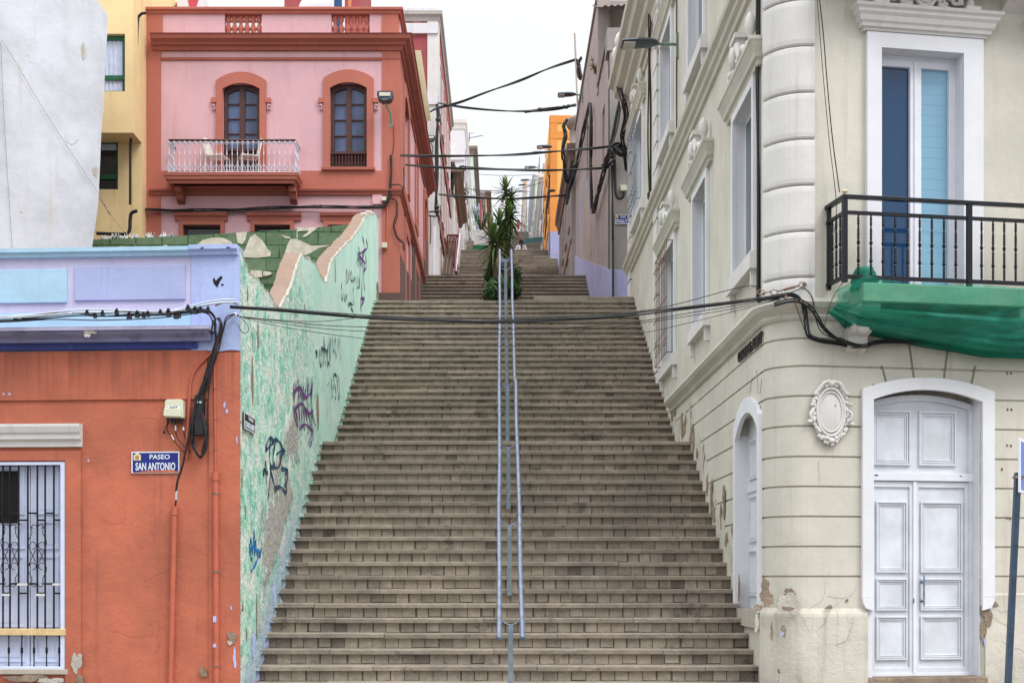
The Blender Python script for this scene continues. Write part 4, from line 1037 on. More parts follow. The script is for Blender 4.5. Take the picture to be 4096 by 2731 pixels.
for (x, y) in pos:
    H = zt-zb0-.04
    mb = MB(); mb.lathe((x, y, zb0+.03), [(.016, 0), (.008, .02), (.008, H*.18), (.018, H*.21), (.008, H*.25), (.007, H*.52), (.013, H*.54), (.013, H*.6), (.007, H*.62), (.007, H*.88), (.022, H*.93), (.028, H*.97), (.01, H)], 6)
    for s in (-1, 1):
        c = [(x+s*(.032+.026*math.cos(a)), y-.004, zb0+.11+.052*math.sin(a)) for a in [k*.52 for k in range(13)]]
        mb.tube(c, .0055, 4)
        mb.tube([(x+s*(.02+.016*math.cos(a)), y-.006, zb0+.17+.018*math.sin(a)) for a in [k*.7 for k in range(9)]], .005, 4)
        mb.tube([(x+s*.004, y, zt-.10), (x+s*.03, y, zt-.085), (x+s*.034, y, zt-.06)], .006, 4)
    mb.build('baluster', 'silver_paint', rl)
def chair(px, py, ang, label):
    c = thing('balcony_chair', label, 'chair', (0, 0, 0), 'chairs on the pink house balcony')
    mb = MB()
    for i in range(9): y = -.2+.05*i; mb.xbox(-.2, .2, y-.017, y+.017, .43, .445)
    mb.build('seat', 'chair_white', c)
    mb = MB(); n = 8
    for i in range(n):
        for j in range(6):
            def f(i, j):
                a = -1+2*i/n; z = .5+.38*j/6; w = .19*(1-.25*(j/6)**2*1.)*(math.sqrt(max(.0, 1-max(0, (j/6-.6))**2*3)))
                return Vector((a*w, .21+.05*(j/6)-.03*(1-a*a), z))
            mb.quad(f(i, j), f(i+1, j), f(i+1, j+1), f(i, j+1))
    mb.build('backrest', 'chair_white', c)
    for sx in (-1, 1):
        mb = MB(); mb.tube(cr([(sx*.2, -.21, 0), (sx*.2, -.2, .42), (sx*.19, -.12, .45), (sx*.19, .2, .45)], 4), .011, 6); mb.build('leg', 'chair_white', c)
        mb = MB(); mb.tube(cr([(sx*.2, .24, 0), (sx*.19, .2, .42), (sx*.18, .24, .7), (sx*.1, .27, .88)], 4), .011, 6); mb.build('leg', 'chair_white', c)
    c.location = (pu(px), 31-dB*.45, pv(415)); c.rotation_euler = (0, 0, R(ang))
chair(505, 400, 75, 'white metal chair on the balcony, left one facing right')
chair(577, 400, -68, 'white metal chair on the balcony, right one facing left')
# things on the pink roof and behind it
MB().poly(Fr(0, 33, 1, 0, 0, -1), [((330-CX)/F*33, 14.2), ((376-CX)/F*33, 14.2), ((354-CX)/F*33, 15.1), ((330-CX)/F*33, 15.1)], -.2, 0).build
t = thing('roof_shed', 'white and orange brick rooftop room with wire mesh window on the pink house', 'shed', (-7.3, 34, 14))
f3 = Fr(0, 33.5, 1, 0, 0, -1); q = lambda px: (px-CX)/F*33.5
MB().poly(f3, [(q(331), 13.8), (q(376), 13.8), (q(350), 15.9), (q(331), 15.9)], -.2, 0).build('slanted_wall', 'far_white', t)
MB().box(f3, q(360), q(408), 13.8, 15.9, -.6, -.25).build('brick_wall', 'orange_brick', t)
MB().box(f3, q(407), q(472), 13.8, 15.9, -.4, 0).build('wall', 'far_white', t)
mb = MB()
for i in range(14): x = q(382)+(q(408)-q(382))*i/13; mb.box(f3, x-.006, x+.006, 13.9, 15.8, -.22, -.2)
for i in range(16): z = 14+.12*i; mb.box(f3, q(382), q(408), z-.005, z+.005, -.21, -.19)
for px in (389, 397, 403): mb.box(f3, q(px)-.02, q(px)+.02, 13.9, 15.8, -.2, -.16)
mb.build('mesh_window', 'rust_metal', t)
hp = [(q(431), 15.9), (q(436), 15.62), (q(441), 15.5), (q(446), 15.55), (q(452), 15.72), (q(457), 15.9)]
MB().poly(f3, hp, 0, .012).build('painted_heart', 'heart_red', t)
rfront = Fr(0, 36, 1, 0, 0, -1); qq = lambda px: (px-CX)/F*36
t = thing('roof_room', 'dark red rooftop room with white framed window above the pink house', 'roof room', (-4.9, 37, 15))
MB().box(rfront, qq(653), qq(828), 13.4, 18.2, -3, 0).build('wall', 'maroon_plaster', t)
wi = MB().box(rfront, qq(737), qq(792), 15.6, 17.5, -.02, .05).build('window', 'white_paint', t)
MB().box(rfront, qq(745), qq(762), 16.0, 17.4, .05, .06).build('curtain', 'curtain', wi); MB().box(rfront, qq(768), qq(786), 16.0, 17.4, .05, .06).build('pane', 'glass_navy', wi)
MB().poly(rfront, [(qq(800), 16.5), (qq(806), 16.5), (qq(808), 17.0), (qq(799), 17.1)], 0, .01).build('bare_patch', 'orange_brick', t)
d_ = thing('satellite_dish', 'white satellite dish behind the roof parapet of the pink house', 'satellite dish', P(720, 18, 34.5))
mb = MB(); c_ = P(722, 6, 34.5)
vs = []; fs = []
for i in range(7):
    for j in range(20):
        a = 2*math.pi*j/20; r_ = .42*i/6; x = r_*math.cos(a); z = r_*math.sin(a)*.75+r_*math.cos(a)*.25
        vs.append(c_+Vector((x, -.12*(1-(i/6)**2)+.12, z)))
for i in range(6):
    for j in range(20): fs.append((i*20+j, i*20+(j+1) % 20, (i+1)*20+(j+1) % 20, (i+1)*20+j))
mb.add(vs, fs, .6, True); mb.build('dish', 'dish_white', d_)
MB().tube([c_+Vector((0, .1, 0)), c_+Vector((0, .2, -.8))], .03, 6).build('mast', 'galvanised', d_)
# corrugated sheet roof along the side of the pink house
mb = MB(); a0, a1, a2, a3 = P(945, 118, 40), P(962, 118, 40), P(984, 279, 43), P(962, 279, 43)
a0, a1, a2, a3 = P(948, 116, 37.5), P(967, 116, 39), P(990, 278, 44.5), P(972, 278, 43.5)
n = 40
for i in range(n):
    f0, f1 = i/n, (i+1)/n; k = .05 if i % 2 else 0; k1 = 0 if i % 2 else .05
    b = Vector((0, 0, 1))
    mb.quad(a0.lerp(a3, f0)+Vector((0, -k, 0)), a1.lerp(a2, f0)+Vector((0, -k, 0)), a1.lerp(a2, f1)+Vector((0, -k1, 0)), a0.lerp(a3, f1)+Vector((0, -k1, 0)))
tag(mb.build('sheet_roof', 'cream_sheet'), 'cream corrugated sheet leaning beside the cornice of the pink house', 'sheet')
# ---------------------------------------------------------------- beige corner building, right
RS = Fr(XR, 0, 0, 1, -1, 0)
RFr = Fr(3.39, 14.63, .985, .172, .172, -.985)
YA = 15.03; RC = .4; cxc, cyc = XR+RC, YA
YE = 30.6; UE = 4.2
bb = thing('corner_building', 'beige three storey corner building with white window frames and rounded corner', 'building', (3.4, 14.9, -.1))
def path(s0='start', arc=True, u1=UE, y0=YE):
    p = []
    if y0 is not None: p.append(((XR, y0), (-1, 0)))
    if arc:
        for i in range(13):
            a = R(180+99.9*i/12); p.append(((cxc+RC*math.cos(a), cyc+RC*math.sin(a)), (math.cos(a), math.sin(a))))
    if u1 is not None:
        w_ = RFr.w(u1, 0); p.append(((w_.x, w_.y), (RFr.nx, RFr.ny)))
    return p
def sidep(ya, yb): return [((XR, ya), (-1, 0)), ((XR, yb), (-1, 0))]
def frontp(ua, ub): a, b = RFr.w(ua, 0), RFr.w(ub, 0); return [((a.x, a.y), (RFr.nx, RFr.ny)), ((b.x, b.y), (RFr.nx, RFr.ny))]
def fu(px): return RFr.u(px)
def fv(px, py): return RFr.v(px, py)
G = [1.585, 1.91, 2.235, 2.56, 2.885, 3.215, 3.54, 3.865, 4.165]
def rust(v0, v1):
    p = [(0, v0)]
    for g_ in G:
        if v0+.02 < g_ < v1-.02: p += [(0, g_-.012), (-.022, g_-.004), (-.022, g_+.004), (0, g_+.012)]
    return p+[(0, v1)]
ZT = 4.38
dl, dr = fu(2003), fu(2250); dtop = fv(2120, 885)
sd = (15.13, 16.55, 3.50)
def lowwall(p, v0=-.2, v1=ZT): return MB().sweep(p, rust(v0, v1))
mb = MB(); prof = rust(-.2, ZT)
mb.sweep(sidep(YE, sd[1]), prof)
mb.sweep(sidep(sd[1], sd[0]), rust(sd[2], ZT)); mb.sweep(sidep(sd[1], sd[0]), [(0, -.2), (0, 1.18)])
arcp = [((XR, sd[0]), (-1, 0))]+path(y0=None, u1=None)+[((RFr.w(dl, 0).x, RFr.w(dl, 0).y), (RFr.nx, RFr.ny))]
mb.sweep(arcp, prof); mb.sweep(frontp(dl, dr), rust(dtop, ZT)); mb.sweep(frontp(dr, UE), prof)
# reveals of the two door openings
mb.wall(RFr, dl, dr, -.2, dtop, [(dl, dr, -.2, dtop, .24)], side=False)
mb.wall(RS, sd[0], sd[1], 1.18, sd[2], [(sd[0], sd[1], 1.18, sd[2], .12)], side=False)
mb.build('ground_wall', 'beige_plaster', bb)
# upper wall with the window openings of the side
W1 = [(15.47, 16.74), (18.98, 20.25), (22.5, 24.1)]
W2 = [(15.5, 16.8), (19.25, 20.75), (22.9, 24.4), (27.55, 29.35)]
wz1 = (5.28, 7.2); wz2 = (9.25, 11.1)
bw = (fu(2020), fu(2208), fv(2110, 700), fv(2110, 120))
bw2 = (fu(2395), fu(2560), 4.7, 7.25)
mb = MB(); hs = [(a, b, *wz1, .16) for a, b in W1]+[(a, b, *wz2, .16) for a, b in W2]
mb.wall(RS, YA, YE, ZT, 13.2, hs, side=False)
for a, b in zip(path(y0=None, u1=None), path(y0=None, u1=None)[1:]): mb.sweep([a, b], [(0, ZT), (0, 13.2)])
mb.wall(RFr, 0, UE, ZT, 13.2, [(*bw, .2)], side=False)
mb.build('upper_wall', 'beige_plaster', bb)
e_ = RFr.w(UE, 0)
mb = MB(); mb.xbox(XR+.3, 12, 15.6, YE-.0, -.2, 13.1); mb.xbox(XR+.01, XR+.3, YE-.02, YE, -.2, 13.2); mb.hexa([(4, 15.1, -.2), (e_.x, e_.y+.02, -.2), (12, 16.5, -.2), (4, 16.2, -.2), (4, 15.1, 13.1), (e_.x, e_.y+.02, 13.1), (12, 16.5, 13.1), (4, 16.2, 13.1)])
mb.build('core', 'beige_low', bb)
# plinth
pl = [(0, 1.24), (.030, 1.18), (.035, 1.15), (.035, -.2)]
mb = MB(); mb.sweep(path(y0=None, u1=None)+[((RFr.w(fu(1990), 0).x, RFr.w(fu(1990), 0).y), (RFr.nx, RFr.ny))], pl)
mb.build('plinth', 'beige_low', bb); mb = MB()
mb.sweep(frontp(fu(2262), UE), [(0, 1.40), (.012, 1.38), (.016, -.2)])
mb.build('plinth', 'beige_low', bb)
# cracked plaster where the wall meets the steps
mb = MB()
for i in range(90):
    y = 16.6+14*i/90; y2 = y+14/90+.01; h = base1(y)
    mb.box(RS, y, y2, h-.4, h+.34+.10*math.sin(i*1.3)+.12*random.random(), .0, .005+.003*random.random())
mb.build('worn_band', 'beige_low', bb)
# string courses
s1_ = [(0, 4.36), (.03, 4.37), (.05, 4.40), (.03, 4.43), (.05, 4.45), (.10, 4.49), (.13, 4.54), (.12, 4.58), (.02, 4.60), (0, 4.60)]
MB().sweep([((XR, 23.1), (-1, 0))]+path(y0=None), s1_).build('string_course', 'beige_trim', bb)
s2_ = [(0, 8.32), (.04, 8.33), (.05, 8.40), (.09, 8.43), (.10, 8.50), (.15, 8.54), (.16, 8.60), (.03, 8.62), (0, 8.66)]
MB().sweep(sidep(YE+.1, 15.05), s2_).build('string_course', 'beige_trim', bb)
s3_ = [(0, 12.05), (.06, 12.06), (.08, 12.2), (.18, 12.28), (.20, 12.42), (.32, 12.5), (.36, 12.66), (.45, 12.72), (.46, 12.85), (0, 12.9), (0, 13.2)]
MB().sweep(path(y0=YE+.25), s3_).build('cornice', 'beige_trim', bb)
MB().sweep(sidep(YE, 15.03), [(0, 11.75), (.04, 11.77), (.05, 11.84), (0, 11.86)]).build('moulding', 'beige_trim', bb)
mb = MB()
for y in (30.3, 29.5):
    mb.lathe((XR-.25, y, 12.85), [(.14, 0), (.14, .08), (.05, .14), (.16, .3), (.19, .42), (.14, .55), (.05, .65), (.02, .72)], 12)
mb.build('roof_urn', 'stucco_ornament', bb)
# white rusticated pilaster round the corner
mb = MB(); z = 4.60; PAp = path(y0=None, u1=None)[2:]; w_ = RFr.w(fu(1868), 0)
prof = [(0, 4.60), (.045, 4.60)]
zz_ = 4.60
edges = [hz(p, 14.68) for p in (619, 514, 404, 283, 165, 92)]+[hz(92, 14.68)+.53*i for i in range(1, 12)]
edges = [hz(640, 14.68), hz(535, 14.68), hz(430, 14.68), hz(325, 14.68), hz(218, 14.68), hz(112, 14.68)]+[hz(112, 14.68)+.5*i for i in range(1, 11)]
for g_ in edges: prof += [(.050, g_-.25), (.050, g_-.07), (.045, g_-.025), (.032, g_-.010), (.010, g_-.006), (.010, g_+.006), (.032, g_+.010), (.045, g_+.025), (.050, g_+.07)]
prof += [(.05, 12.0), (0, 12.0)]
mb.sweep(PAp, prof); mb.build('corner_pilaster', 'white_trim', bb)
# far pilasters on the side wall
for (ya, yb) in ((24.85, 25.45), (30.0, 30.6)):
    mb = MB(); z = 4.9
    while z < 12:
        mb.box(RS, ya, yb, z, z+.42, 0, .05); z += .47
    mb.build('pilaster', 'white_trim', bb)
# windows of the side wall
def side_window(a, b, z0, z1, ped, grille=None):
    w = .10
    mb = MB(); mb.ring(RS, rect(a-w, b+w, z0-.04, z1+.12), rect(a, b, z0, z1), 0, .05)
    mb.build('window_surround', 'white_clean', bb, bevel=.004)
    mb = MB(); mb.box(RS, a-w-.08, b+w+.08, z0-.20, z0-.03, 0, .10); mb.box(RS, a-w-.04, b+w+.04, z0-.03, z0+.01, 0, .08)
    for y in (a-w+.0, b+w-.06): mb.box(RS, y, y+.07, z0-.40, z0-.20, 0, .07)
    mb.build('window_sill', 'white_trim', bb)
    fm = MB(); fm.ring(RS, rect(a, b, z0, z1), rect(a+.006, b-.045, z0+.05, z1-.05), -.16, -.112)
    fo = fm.build('window', 'white_paint', bb)
    MB().box(RS, a+.004, b-.03, z0+.04, z1-.04, -.158, -.118).build('pane', 'glass_green', fo)
    # reveal liner in white
    mb = MB(); mb.box(RS, b-.004, b+.05, z0, z1, -.15, .0); mb.box(RS, a-.05, a+.004, z0, z1, -.15, .0); mb.box(RS, a, b, z1-.004, z1+.05, -.15, .0); mb.build('reveal', 'white_clean', bb)
    if ped:
        t0 = z1+.10; c0, c1 = a-.36, b+.36
        mb = MB(); mb.sweep([((XR, c1), (0, 1)), ((XR, c1), (-1, 1)), ((XR, c0), (-1, -1)), ((XR, c0), (0, -1))], [(0, t0), (.05, t0), (.06, t0+.05), (.09, t0+.07), (.10, t0+.12), (.12, t0+.17), (.14, t0+.22), (.155, t0+.24), (.155, t0+.28), (0, t0+.30)])
        mb.build('window_cornice', 'beige_trim', bb)
        for y in (a-.22,):
            mb = MB(); mb.lathe((XR-.10, y, t0+.29), [(.055, 0), (.055, .03), (.025, .05), (.025, .08), (.05, .13), (.066, .20), (.055, .29), (.03, .34), (.005, .37)], 12); mb.build('urn', 'stucco_ornament', bb)
        mb = MB(); m_ = (a+b)/2
        for s in (-1, 1):
            mb.tube(cr([(XR-.08, m_+s*.50, t0+.33), (XR-.10, m_+s*.42, t0+.42), (XR-.11, m_+s*.28, t0+.36), (XR-.12, m_+s*.14, t0+.56)], 5), .045, 8)
            mb.blob((XR-.09, m_+s*.5, t0+.36), .05, .07, .07); mb.blob((XR-.1, m_+s*.2, t0+.34), .06, .09, .05)
        mb.box(RS, m_-.14, m_+.14, t0+.28, t0+.66, 0, .13); mb.box(RS, m_-.18, m_+.18, t0+.64, t0+.70, 0, .16); mb.blob((XR-.15, m_, t0+.46), .05, .10, .14)
        mb.build('pediment_ornament', 'stucco_ornament', bb)
    if grille:
        mb = MB(); y0, y1, n = a-.04, b+.04, 7
        for i in range(n+1):
            y = y0+(y1-y0)*i/n; mb.tube([(XR-.16, y, z0+.02), (XR-.16, y, z1-.02)], .007, 5)
            if i < n:
                for z in (z0+.35, z1-.35): mb.tube([(XR-.16, y+(y1-y0)/n*(.5+.42*math.cos(k*.8)), z+.1*math.sin(k*.8)) for k in range(9)], .004, 4)
        for z in (z0+.03, z0+.2, (z0+z1)/2, z1-.2, z1-.03): mb.box(RS, y0, y1, z-.010, z+.010, .155, .165)
        for z in (z0+.03, z1-.03):
            for y in (y0, y1): mb.tube([(XR, y, z), (XR-.16, y, z)], .010, 5)
        mb.build('window_grille', grille, bb)
side_window(*W1[0], *wz1, True); side_window(*W1[1], *wz1, True); side_window(*W1[2], *wz1, True, 'rust_metal')
side_window(*W2[0], *wz2, True); side_window(*W2[1], *wz2, True); side_window(*W2[2], *wz2, True); side_window(*W2[3], *wz2, True, 'galv_flat')
# arched side door
o_ = arch(sd[0]-.07, sd[1]+.13, 1.18, 3.40, .28); i_ = arch(sd[0]+.0, sd[1], 1.18, 3.24, .26)
MB().ring(RS, o_, i_, 0, .05, closed=False).build('door_surround', 'white_clean', bb)
mb = MB(); mb.box(RS, sd[1]-.004, sd[1]+.05, 1.15, 3.3, -.12, 0); mb.build('reveal', 'white_clean', bb)
do = MB().box(RS, sd[0], sd[1], 1.2, sd[2], -.16, -.115).build('side_door', 'door_paint', bb)
mb = MB(); md = (sd[0]+sd[1])/2
def pan(mb, fr, a, b, c, d, n, w=.02, dp=.02):
    mb.ring(fr, rect(a, b, c, d), rect(a+w, b-w, c+w, d-w), n, n+dp)
    mb.ring(fr, rect(a+w*1.3, b-w*1.3, c+w*1.3, d-w*1.3), rect(a+w*2.1, b-w*2.1, c+w*2.1, d-w*2.1), n, n+dp*.6)
    mb.ring(fr, rect(a+w*2.4, b-w*2.4, c+w*2.4, d-w*2.4), rect(a+w*3, b-w*3, c+w*3, d-w*3), n, n+dp*.35)
for (a, b) in ((sd[0]+.05, md-.03), (md+.03, sd[1]-.05)):
    pan(mb, RS, a+.05, b-.05, 2.75, 3.22, -.115); pan(mb, RS, a+.05, b-.05, 2.0, 2.55, -.115); pan(mb, RS, a+.05, b-.05, 1.35, 1.9, -.115)
mb.box(RS, sd[0], sd[1], 2.6, 2.68, -.12, -.095); mb.box(RS, md-.02, md+.02, 1.2, 2.6, -.12, -.10); mb.build('panel_moulding', 'door_paint', do)
MB().box(RS, sd[0]-.05, sd[1]+.1, 1.0, 1.2, -.16, .04).build('threshold', 'concrete', bb)
# keystone lines over the doors
mb = MB()
for (a, b, c, d) in ((1900+2, 0, 0, 0),): pass
def groove(fr, p0, p1, w=.012):
    (u0, v0), (u1, v1) = p0, p1; d = Vector((u1-u0, v1-v0)).normalized(); q = Vector((-d.y, d.x))*w
    MBg.poly(fr, [(u0-q.x, v0-q.y), (u1-q.x, v1-q.y), (u1+q.x, v1+q.y), (u0+q.x, v0+q.y)], -.01, .0025)
MBg = MB()
def fp(px, py): return RFr.uv(px, py)
for a, b in (((2025, 839), (2036, 880)), ((2088, 790), (2099, 868)), ((2178, 790), (2168, 868)), ((2240, 840), (2231, 882))): groove(RFr, fp(*a), fp(*b))
for a, b in (((1728, 868), (1722, 905)), ((1738, 850), (1742, 905)), ((1750, 870), (1746, 905))): groove(RS, RS.uv(*a), RS.uv(*b), .008)
MBg.build('keystone_joint', 'groove_shade', bb)
# letters of the street name fixed to the side wall
def wall_letters():
    t = thing('wall_lettering', 'dark letters CONDE DE ALBRIT fixed high on the beige side wall', 'lettering', (XR, 15.8, 4.19))
    x = 16.46; words = ('CONDE', 'DE', 'ALBRIT'); widths = (.55, .20, .58); gap = .08
    for w_, wd in zip(words, widths):
        text_mesh('word', w_, RS, x-wd/2, 4.245, wd, .125, .012, 'sign_black', t, True, ext=.02, bold=.03); x -= wd+gap
wall_letters()
# big panelled door on the front
c_ = (dl+dr)/2
zs, za = fv(2120, 893), fv(2120, 868)
o_ = arch(fu(1977), fu(2280), fv(2120, 1372), fv(2120, 897), fv(2120, 868)-fv(2120, 897), 16)
i_ = arch(fu(2003), fu(2252), fv(2120, 1372), fv(2120, 921), fv(2120, 896)-fv(2120, 921), 16)
sr = MB(); sr.ring(RFr, o_, i_, 0, .05, closed=False)
for (a, b) in ((fu(1977), fu(2003)), (fu(2252), fu(2280))):
    k = [(a, fv(2120, 1372)), (b, fv(2120, 1372))]; r_ = (b-a)
    if a < c_: k = [(a, fv(2120, 1372)), (a+.01, fv(2120, 1384)), (a+.04, fv(2120, 1396)), (b, fv(2120, 1402)), (b, fv(2120, 1372))]
    else: k = [(b, fv(2120, 1372)), (b-.01, fv(2120, 1384)), (b-.04, fv(2120, 1396)), (a, fv(2120, 1402)), (a, fv(2120, 1372))]
    sr.poly(RFr, k, 0, .05)
sr.build('door_surround', 'white_clean', bb, bevel=.004)
mb = MB(); mb.box(RFr, dl-.05, dl+.004, -.1, dtop-.1, -.23, 0); mb.box(RFr, dr-.004, dr+.05, -.1, dtop-.1, -.23, -.0); mb.build('reveal', 'white_clean', bb)
zb_ = fv(2120, 1553); zm0, zm1 = fv(2120, 1102), fv(2120, 1084)
fd = MB().ring(RFr, arch(dl, dr-.005, zb_, fv(2120, 924), .10), arch(dl+.05, dr-.055, zb_, fv(2120, 935), .09), -.23, -.13, closed=False).build('front_door', 'door_paint', bb)
mb = MB(); mb.poly(RFr, arch(dl, dr, zm0, fv(2120, 926), .10), -.24, -.17)
pan(mb, RFr, fu(2018), fu(2107), fv(2120, 1066), fv(2120, 940), -.17, .022, .028); pan(mb, RFr, fu(2126), fu(2212), fv(2120, 1066), fv(2120, 940), -.17, .022, .028)
mb.build('transom_panel', 'door_paint', fd, bevel=.002)
MB().box(RFr, dl, dr, zm0, zm1, -.17, -.12).build('transom_bar', 'white_paint', fd, bevel=.003)
mb = MB(); mb.box(RFr, fu(2020), fu(2028), zm0+.05, zm0+.062, -.121, -.117); mb.box(RFr, fu(2217), fu(2222), zm0+.055, zm0+.063, -.121, -.117); mb.build('slot', 'dark_gap', fd)
ms = fu(2114)
for k, (a, b) in enumerate(((dl+.045, ms-.004), (ms+.004, dr-.05))):
    mb = MB(); mb.box(RFr, a, b, zb_, zm0-.006, -.21, -.165)
    s = MB(); A, B = a, b
    s.ring(RFr, rect(A, B, zb_+.0, zm0-.006), rect(A+.05, B-.05, zb_+.09, zm0-.07), -.165, -.145)
    for (c, d) in ((1314, 1150), (1402, 1328), (1516, 1415)):
        pan(s, RFr, A+.075, B-.075, fv(2120, c), fv(2120, d), -.165, .018, .026)
    s.v and mb.add(s.v, s.f); lf = mb.build('door_leaf', 'door_paint', fd, bevel=.002)
    mb = MB(); mb.box(RFr, a, b, zb_+.0, zb_+.03, -.145, -.135); mb.build('kick_strip', 'white_paint', lf)
    if k == 0: MB().box(RFr, b-.012, b+.03, zb_, zm0-.008, -.145, -.130).build('astragal', 'white_paint', lf, bevel=.003)
    if k == 1:
        hd = MB(); hx = fu(2131); z0, z1 = fv(2131, 1390), fv(2131, 1325)
        hd.lathe(RFr.w(hx, z0-.02, -.085), [(.002, 0), (.008, .03), (.011, .06), (.008, .08), (.012, .15), (.009, .2), (.012, .26), (.008, .30), (.010, .33), (.002, .37)], 8)
        for z in (z0+.05, z1-.05): hd.tube([RFr.w(hx, z, -.145), RFr.w(hx, z, -.085)], .008, 6); hd.blob(RFr.w(hx, z, -.14), .02, .012, .02)
        hd.build('handle', 'galvanised', lf)
MB().box(RFr, ms-.018, ms-.008, fv(2113, 1385), fv(2113, 1374), -.129, -.126).build('keyhole', 'dark_gap', fd)
MB().box(RFr, fu(1988), fu(2268), -.2, zb_, -.25, .03).build('door_step', 'rubble', bb, bevel=.02)
# rubble patches and scars
for fr, px, py, w, h, m, n in ((RFr, 1756, 1362, .17, .34, 'rubble', .037), (RFr, 1812, 1362, .18, .12, 'rubble', .002), (RFr, 1810, 1385, .28, .30, 'rubble_pale', .037), (RFr, 1806, 1397, .14, .07, 'rubble', .04), (RFr, 1770, 1450, .035, .28, 'rubble', .036), (RFr, 1797, 1448, .08, .14, 'rubble', .036),
                               (RFr, 1901, 1394, .09, .06, 'rubble', .036), (RFr, 1793, 1455, .05, .06, 'lilac_base', .038), (RFr, 1945, 1378, .05, .03, 'rubble', .004), (RFr, 2264, 1398, .16, .42, 'rubble', .018), (RFr, 2256, 1445, .09, .26, 'rubble', .018), (RFr, 2282, 1387, .14, .05, 'rubble', .018), (RFr, 2260, 1473, .03, .10, 'lilac_base', .018)):
    irregular(fr, px, py, w, h, n, m, 'plaster_damage', bb, k=22, seed=4)
MB().poly(RFr, [(fu(1809), 1.30), (fu(1824), 1.30), (fu(1823), 1.385), (fu(1814), 1.40), (fu(1809), 1.37)], .0, .010).build('brick_patch', 'orange_brick', bb)
for px, py, w, h in ((1700, 1350, .16, .34), (1688, 1225, .35, .40), (1665, 1150, .3, .45), (1636, 1140, .2, .6), (1641, 1178, .3, .3), (1590, 1000, .5, .3), (1642, 1235, .25, .3), (1573, 985, .3, .3)):
    irregular(RS, px, py, w, h, .012, 'rubble', 'plaster_damage', bb, k=22, seed=6)
for px, py in ((2313, 857), (2322, 857), (2314, 940), (2323, 940), (2313, 1022), (2322, 1023), (2301, 1077), (2314, 1188), (2320, 1190)):
    MB().blob(RFr.w(fu(px), fv(px, py), .004), .012, .012, .016, 6, 4).build('bolt_hole', 'rust_metal', bb)
rn = random.Random(77)
for i in range(15):
    y = 16.9+i*.42+rn.random()*.2; z = base1(y)+.12+.28*rn.random()
    MBq = MB(); k = 30; w, h = .10+.20*rn.random(), .10+.30*rn.random(); ph = rn.random()*6
    MBq.poly(RS, [(y+w*.5*math.cos(a)*(1+.3*math.sin(3*a+ph)+.15*math.sin(7*a)), z+h*.5*math.sin(a)*(1+.25*math.sin(2*a+ph)+.2*math.sin(5*a+ph))) for a in [6.2832*q_/k for q_ in range(k)]], .008, .013+.0005*i)
    MBq.build('plaster_damage', 'rubble' if i % 3 else 'rubble_pale', bb)
for i, (px, py, w, h, m) in enumerate(((1757, 1352, .09, .16, 'rubble_pale'), (1738, 1395, .10, .12, 'rubble'), (1765, 1375, .10, .18, 'rubble'), (1735, 1430, .06, .2, 'rubble_pale'))): irregular(RFr, px, py, w, h, .036+.001*i, m, 'plaster_damage', bb, seed=12)
for i, (fr, px, py, L, n, a) in enumerate(((RFr, 1850, 1400, .7, .037, .1), (RFr, 1900, 1370, .5, .002, .2), (RFr, 1920, 1480, .5, .037, .2), (RFr, 1830, 1400, .4, .037, -1.6), (RFr, 1880, 1440, .6, .037, .8), (RFr, 2290, 1400, .3, .018, 0), (RFr, 2300, 1470, .5, .018, -1.2), (RFr, 2330, 1440, .4, .018, -2),
                                             (RFr, 1880, 1060, .3, .002, -1.3), (RFr, 1800, 1250, .3, .002, .3), (RS, 1660, 1000, .7, .002, -1.2), (RS, 1640, 1080, .8, .002, -1.5), (RS, 1680, 1180, .6, .002, -1.3), (RS, 1600, 800, .8, .002, -1.4))):
    cracks(fr, px, py, L*.8, n, bb, i, .002, 'groove_shade', a)
# oval medallion
md_ = thing('medallion', 'white stucco oval medallion with a wreathed border on the curved beige corner', 'ornament', RFr.w(fu(1904), fv(1904, 1018)))
uc, vc = fu(1905), fv(1905, 947); a_, b_ = .175, .285
mb = MB(); el = lambda r, n=28: [(uc+a_*r*math.cos(2*math.pi*i/n), vc+b_*r*math.sin(2*math.pi*i/n)) for i in range(n)]
mb.poly(RFr, el(1.16), 0, .03); mb.build('backing', 'stucco_ornament', md_)
mb = MB(); vs = []; fs = []; n = 32
for j in range(6):
    r = j/5*.72
    for i in range(n): a = 2*math.pi*i/n; vs.append(RFr.w(uc+a_*r*math.cos(a), vc+b_*r*math.sin(a), .055-.02*(j/5)**2))
for j in range(5):
    for i in range(n): fs.append((j*n+i, j*n+(i+1) % n, (j+1)*n+(i+1) % n, (j+1)*n+i))
mb.add(vs, fs, .6, True); mb.build('shield', 'white_trim', md_)
mb = MB()
for r, q in ((.76, .012), (.90, .018)): mb.tube([RFr.w(u, v, .04) for u, v in el(r)]+[RFr.w(*el(r)[0], .04)], q, 8)
mb.build('inner_rim', 'stucco_ornament', md_)
mb = MB(); rn = random.Random(9)
for i in range(80):
    a = 6.2832*i/80; r = 1.03+.20*rn.random(); s = .014+.014*rn.random()
    mb.blob(RFr.w(uc+a_*r*math.cos(a), vc+b_*r*math.sin(a), .035), s, s*.9, s, 7, 5)
for (px, py, w) in ((1905, 882, .05), (1893, 887, .03), (1917, 887, .03), (1880, 892, .03), (1930, 892, .03), (1906, 1012, .04), (1895, 1006, .03), (1917, 1006, .03), (1857, 968, .03), (1953, 975, .03), (1862, 930, .025), (1950, 930, .025), (1870, 905, .03), (1941, 905, .03)):
    mb.blob(RFr.w(fu(px), fv(px, py), .045), w, w*.7, w*.8, 8, 5)
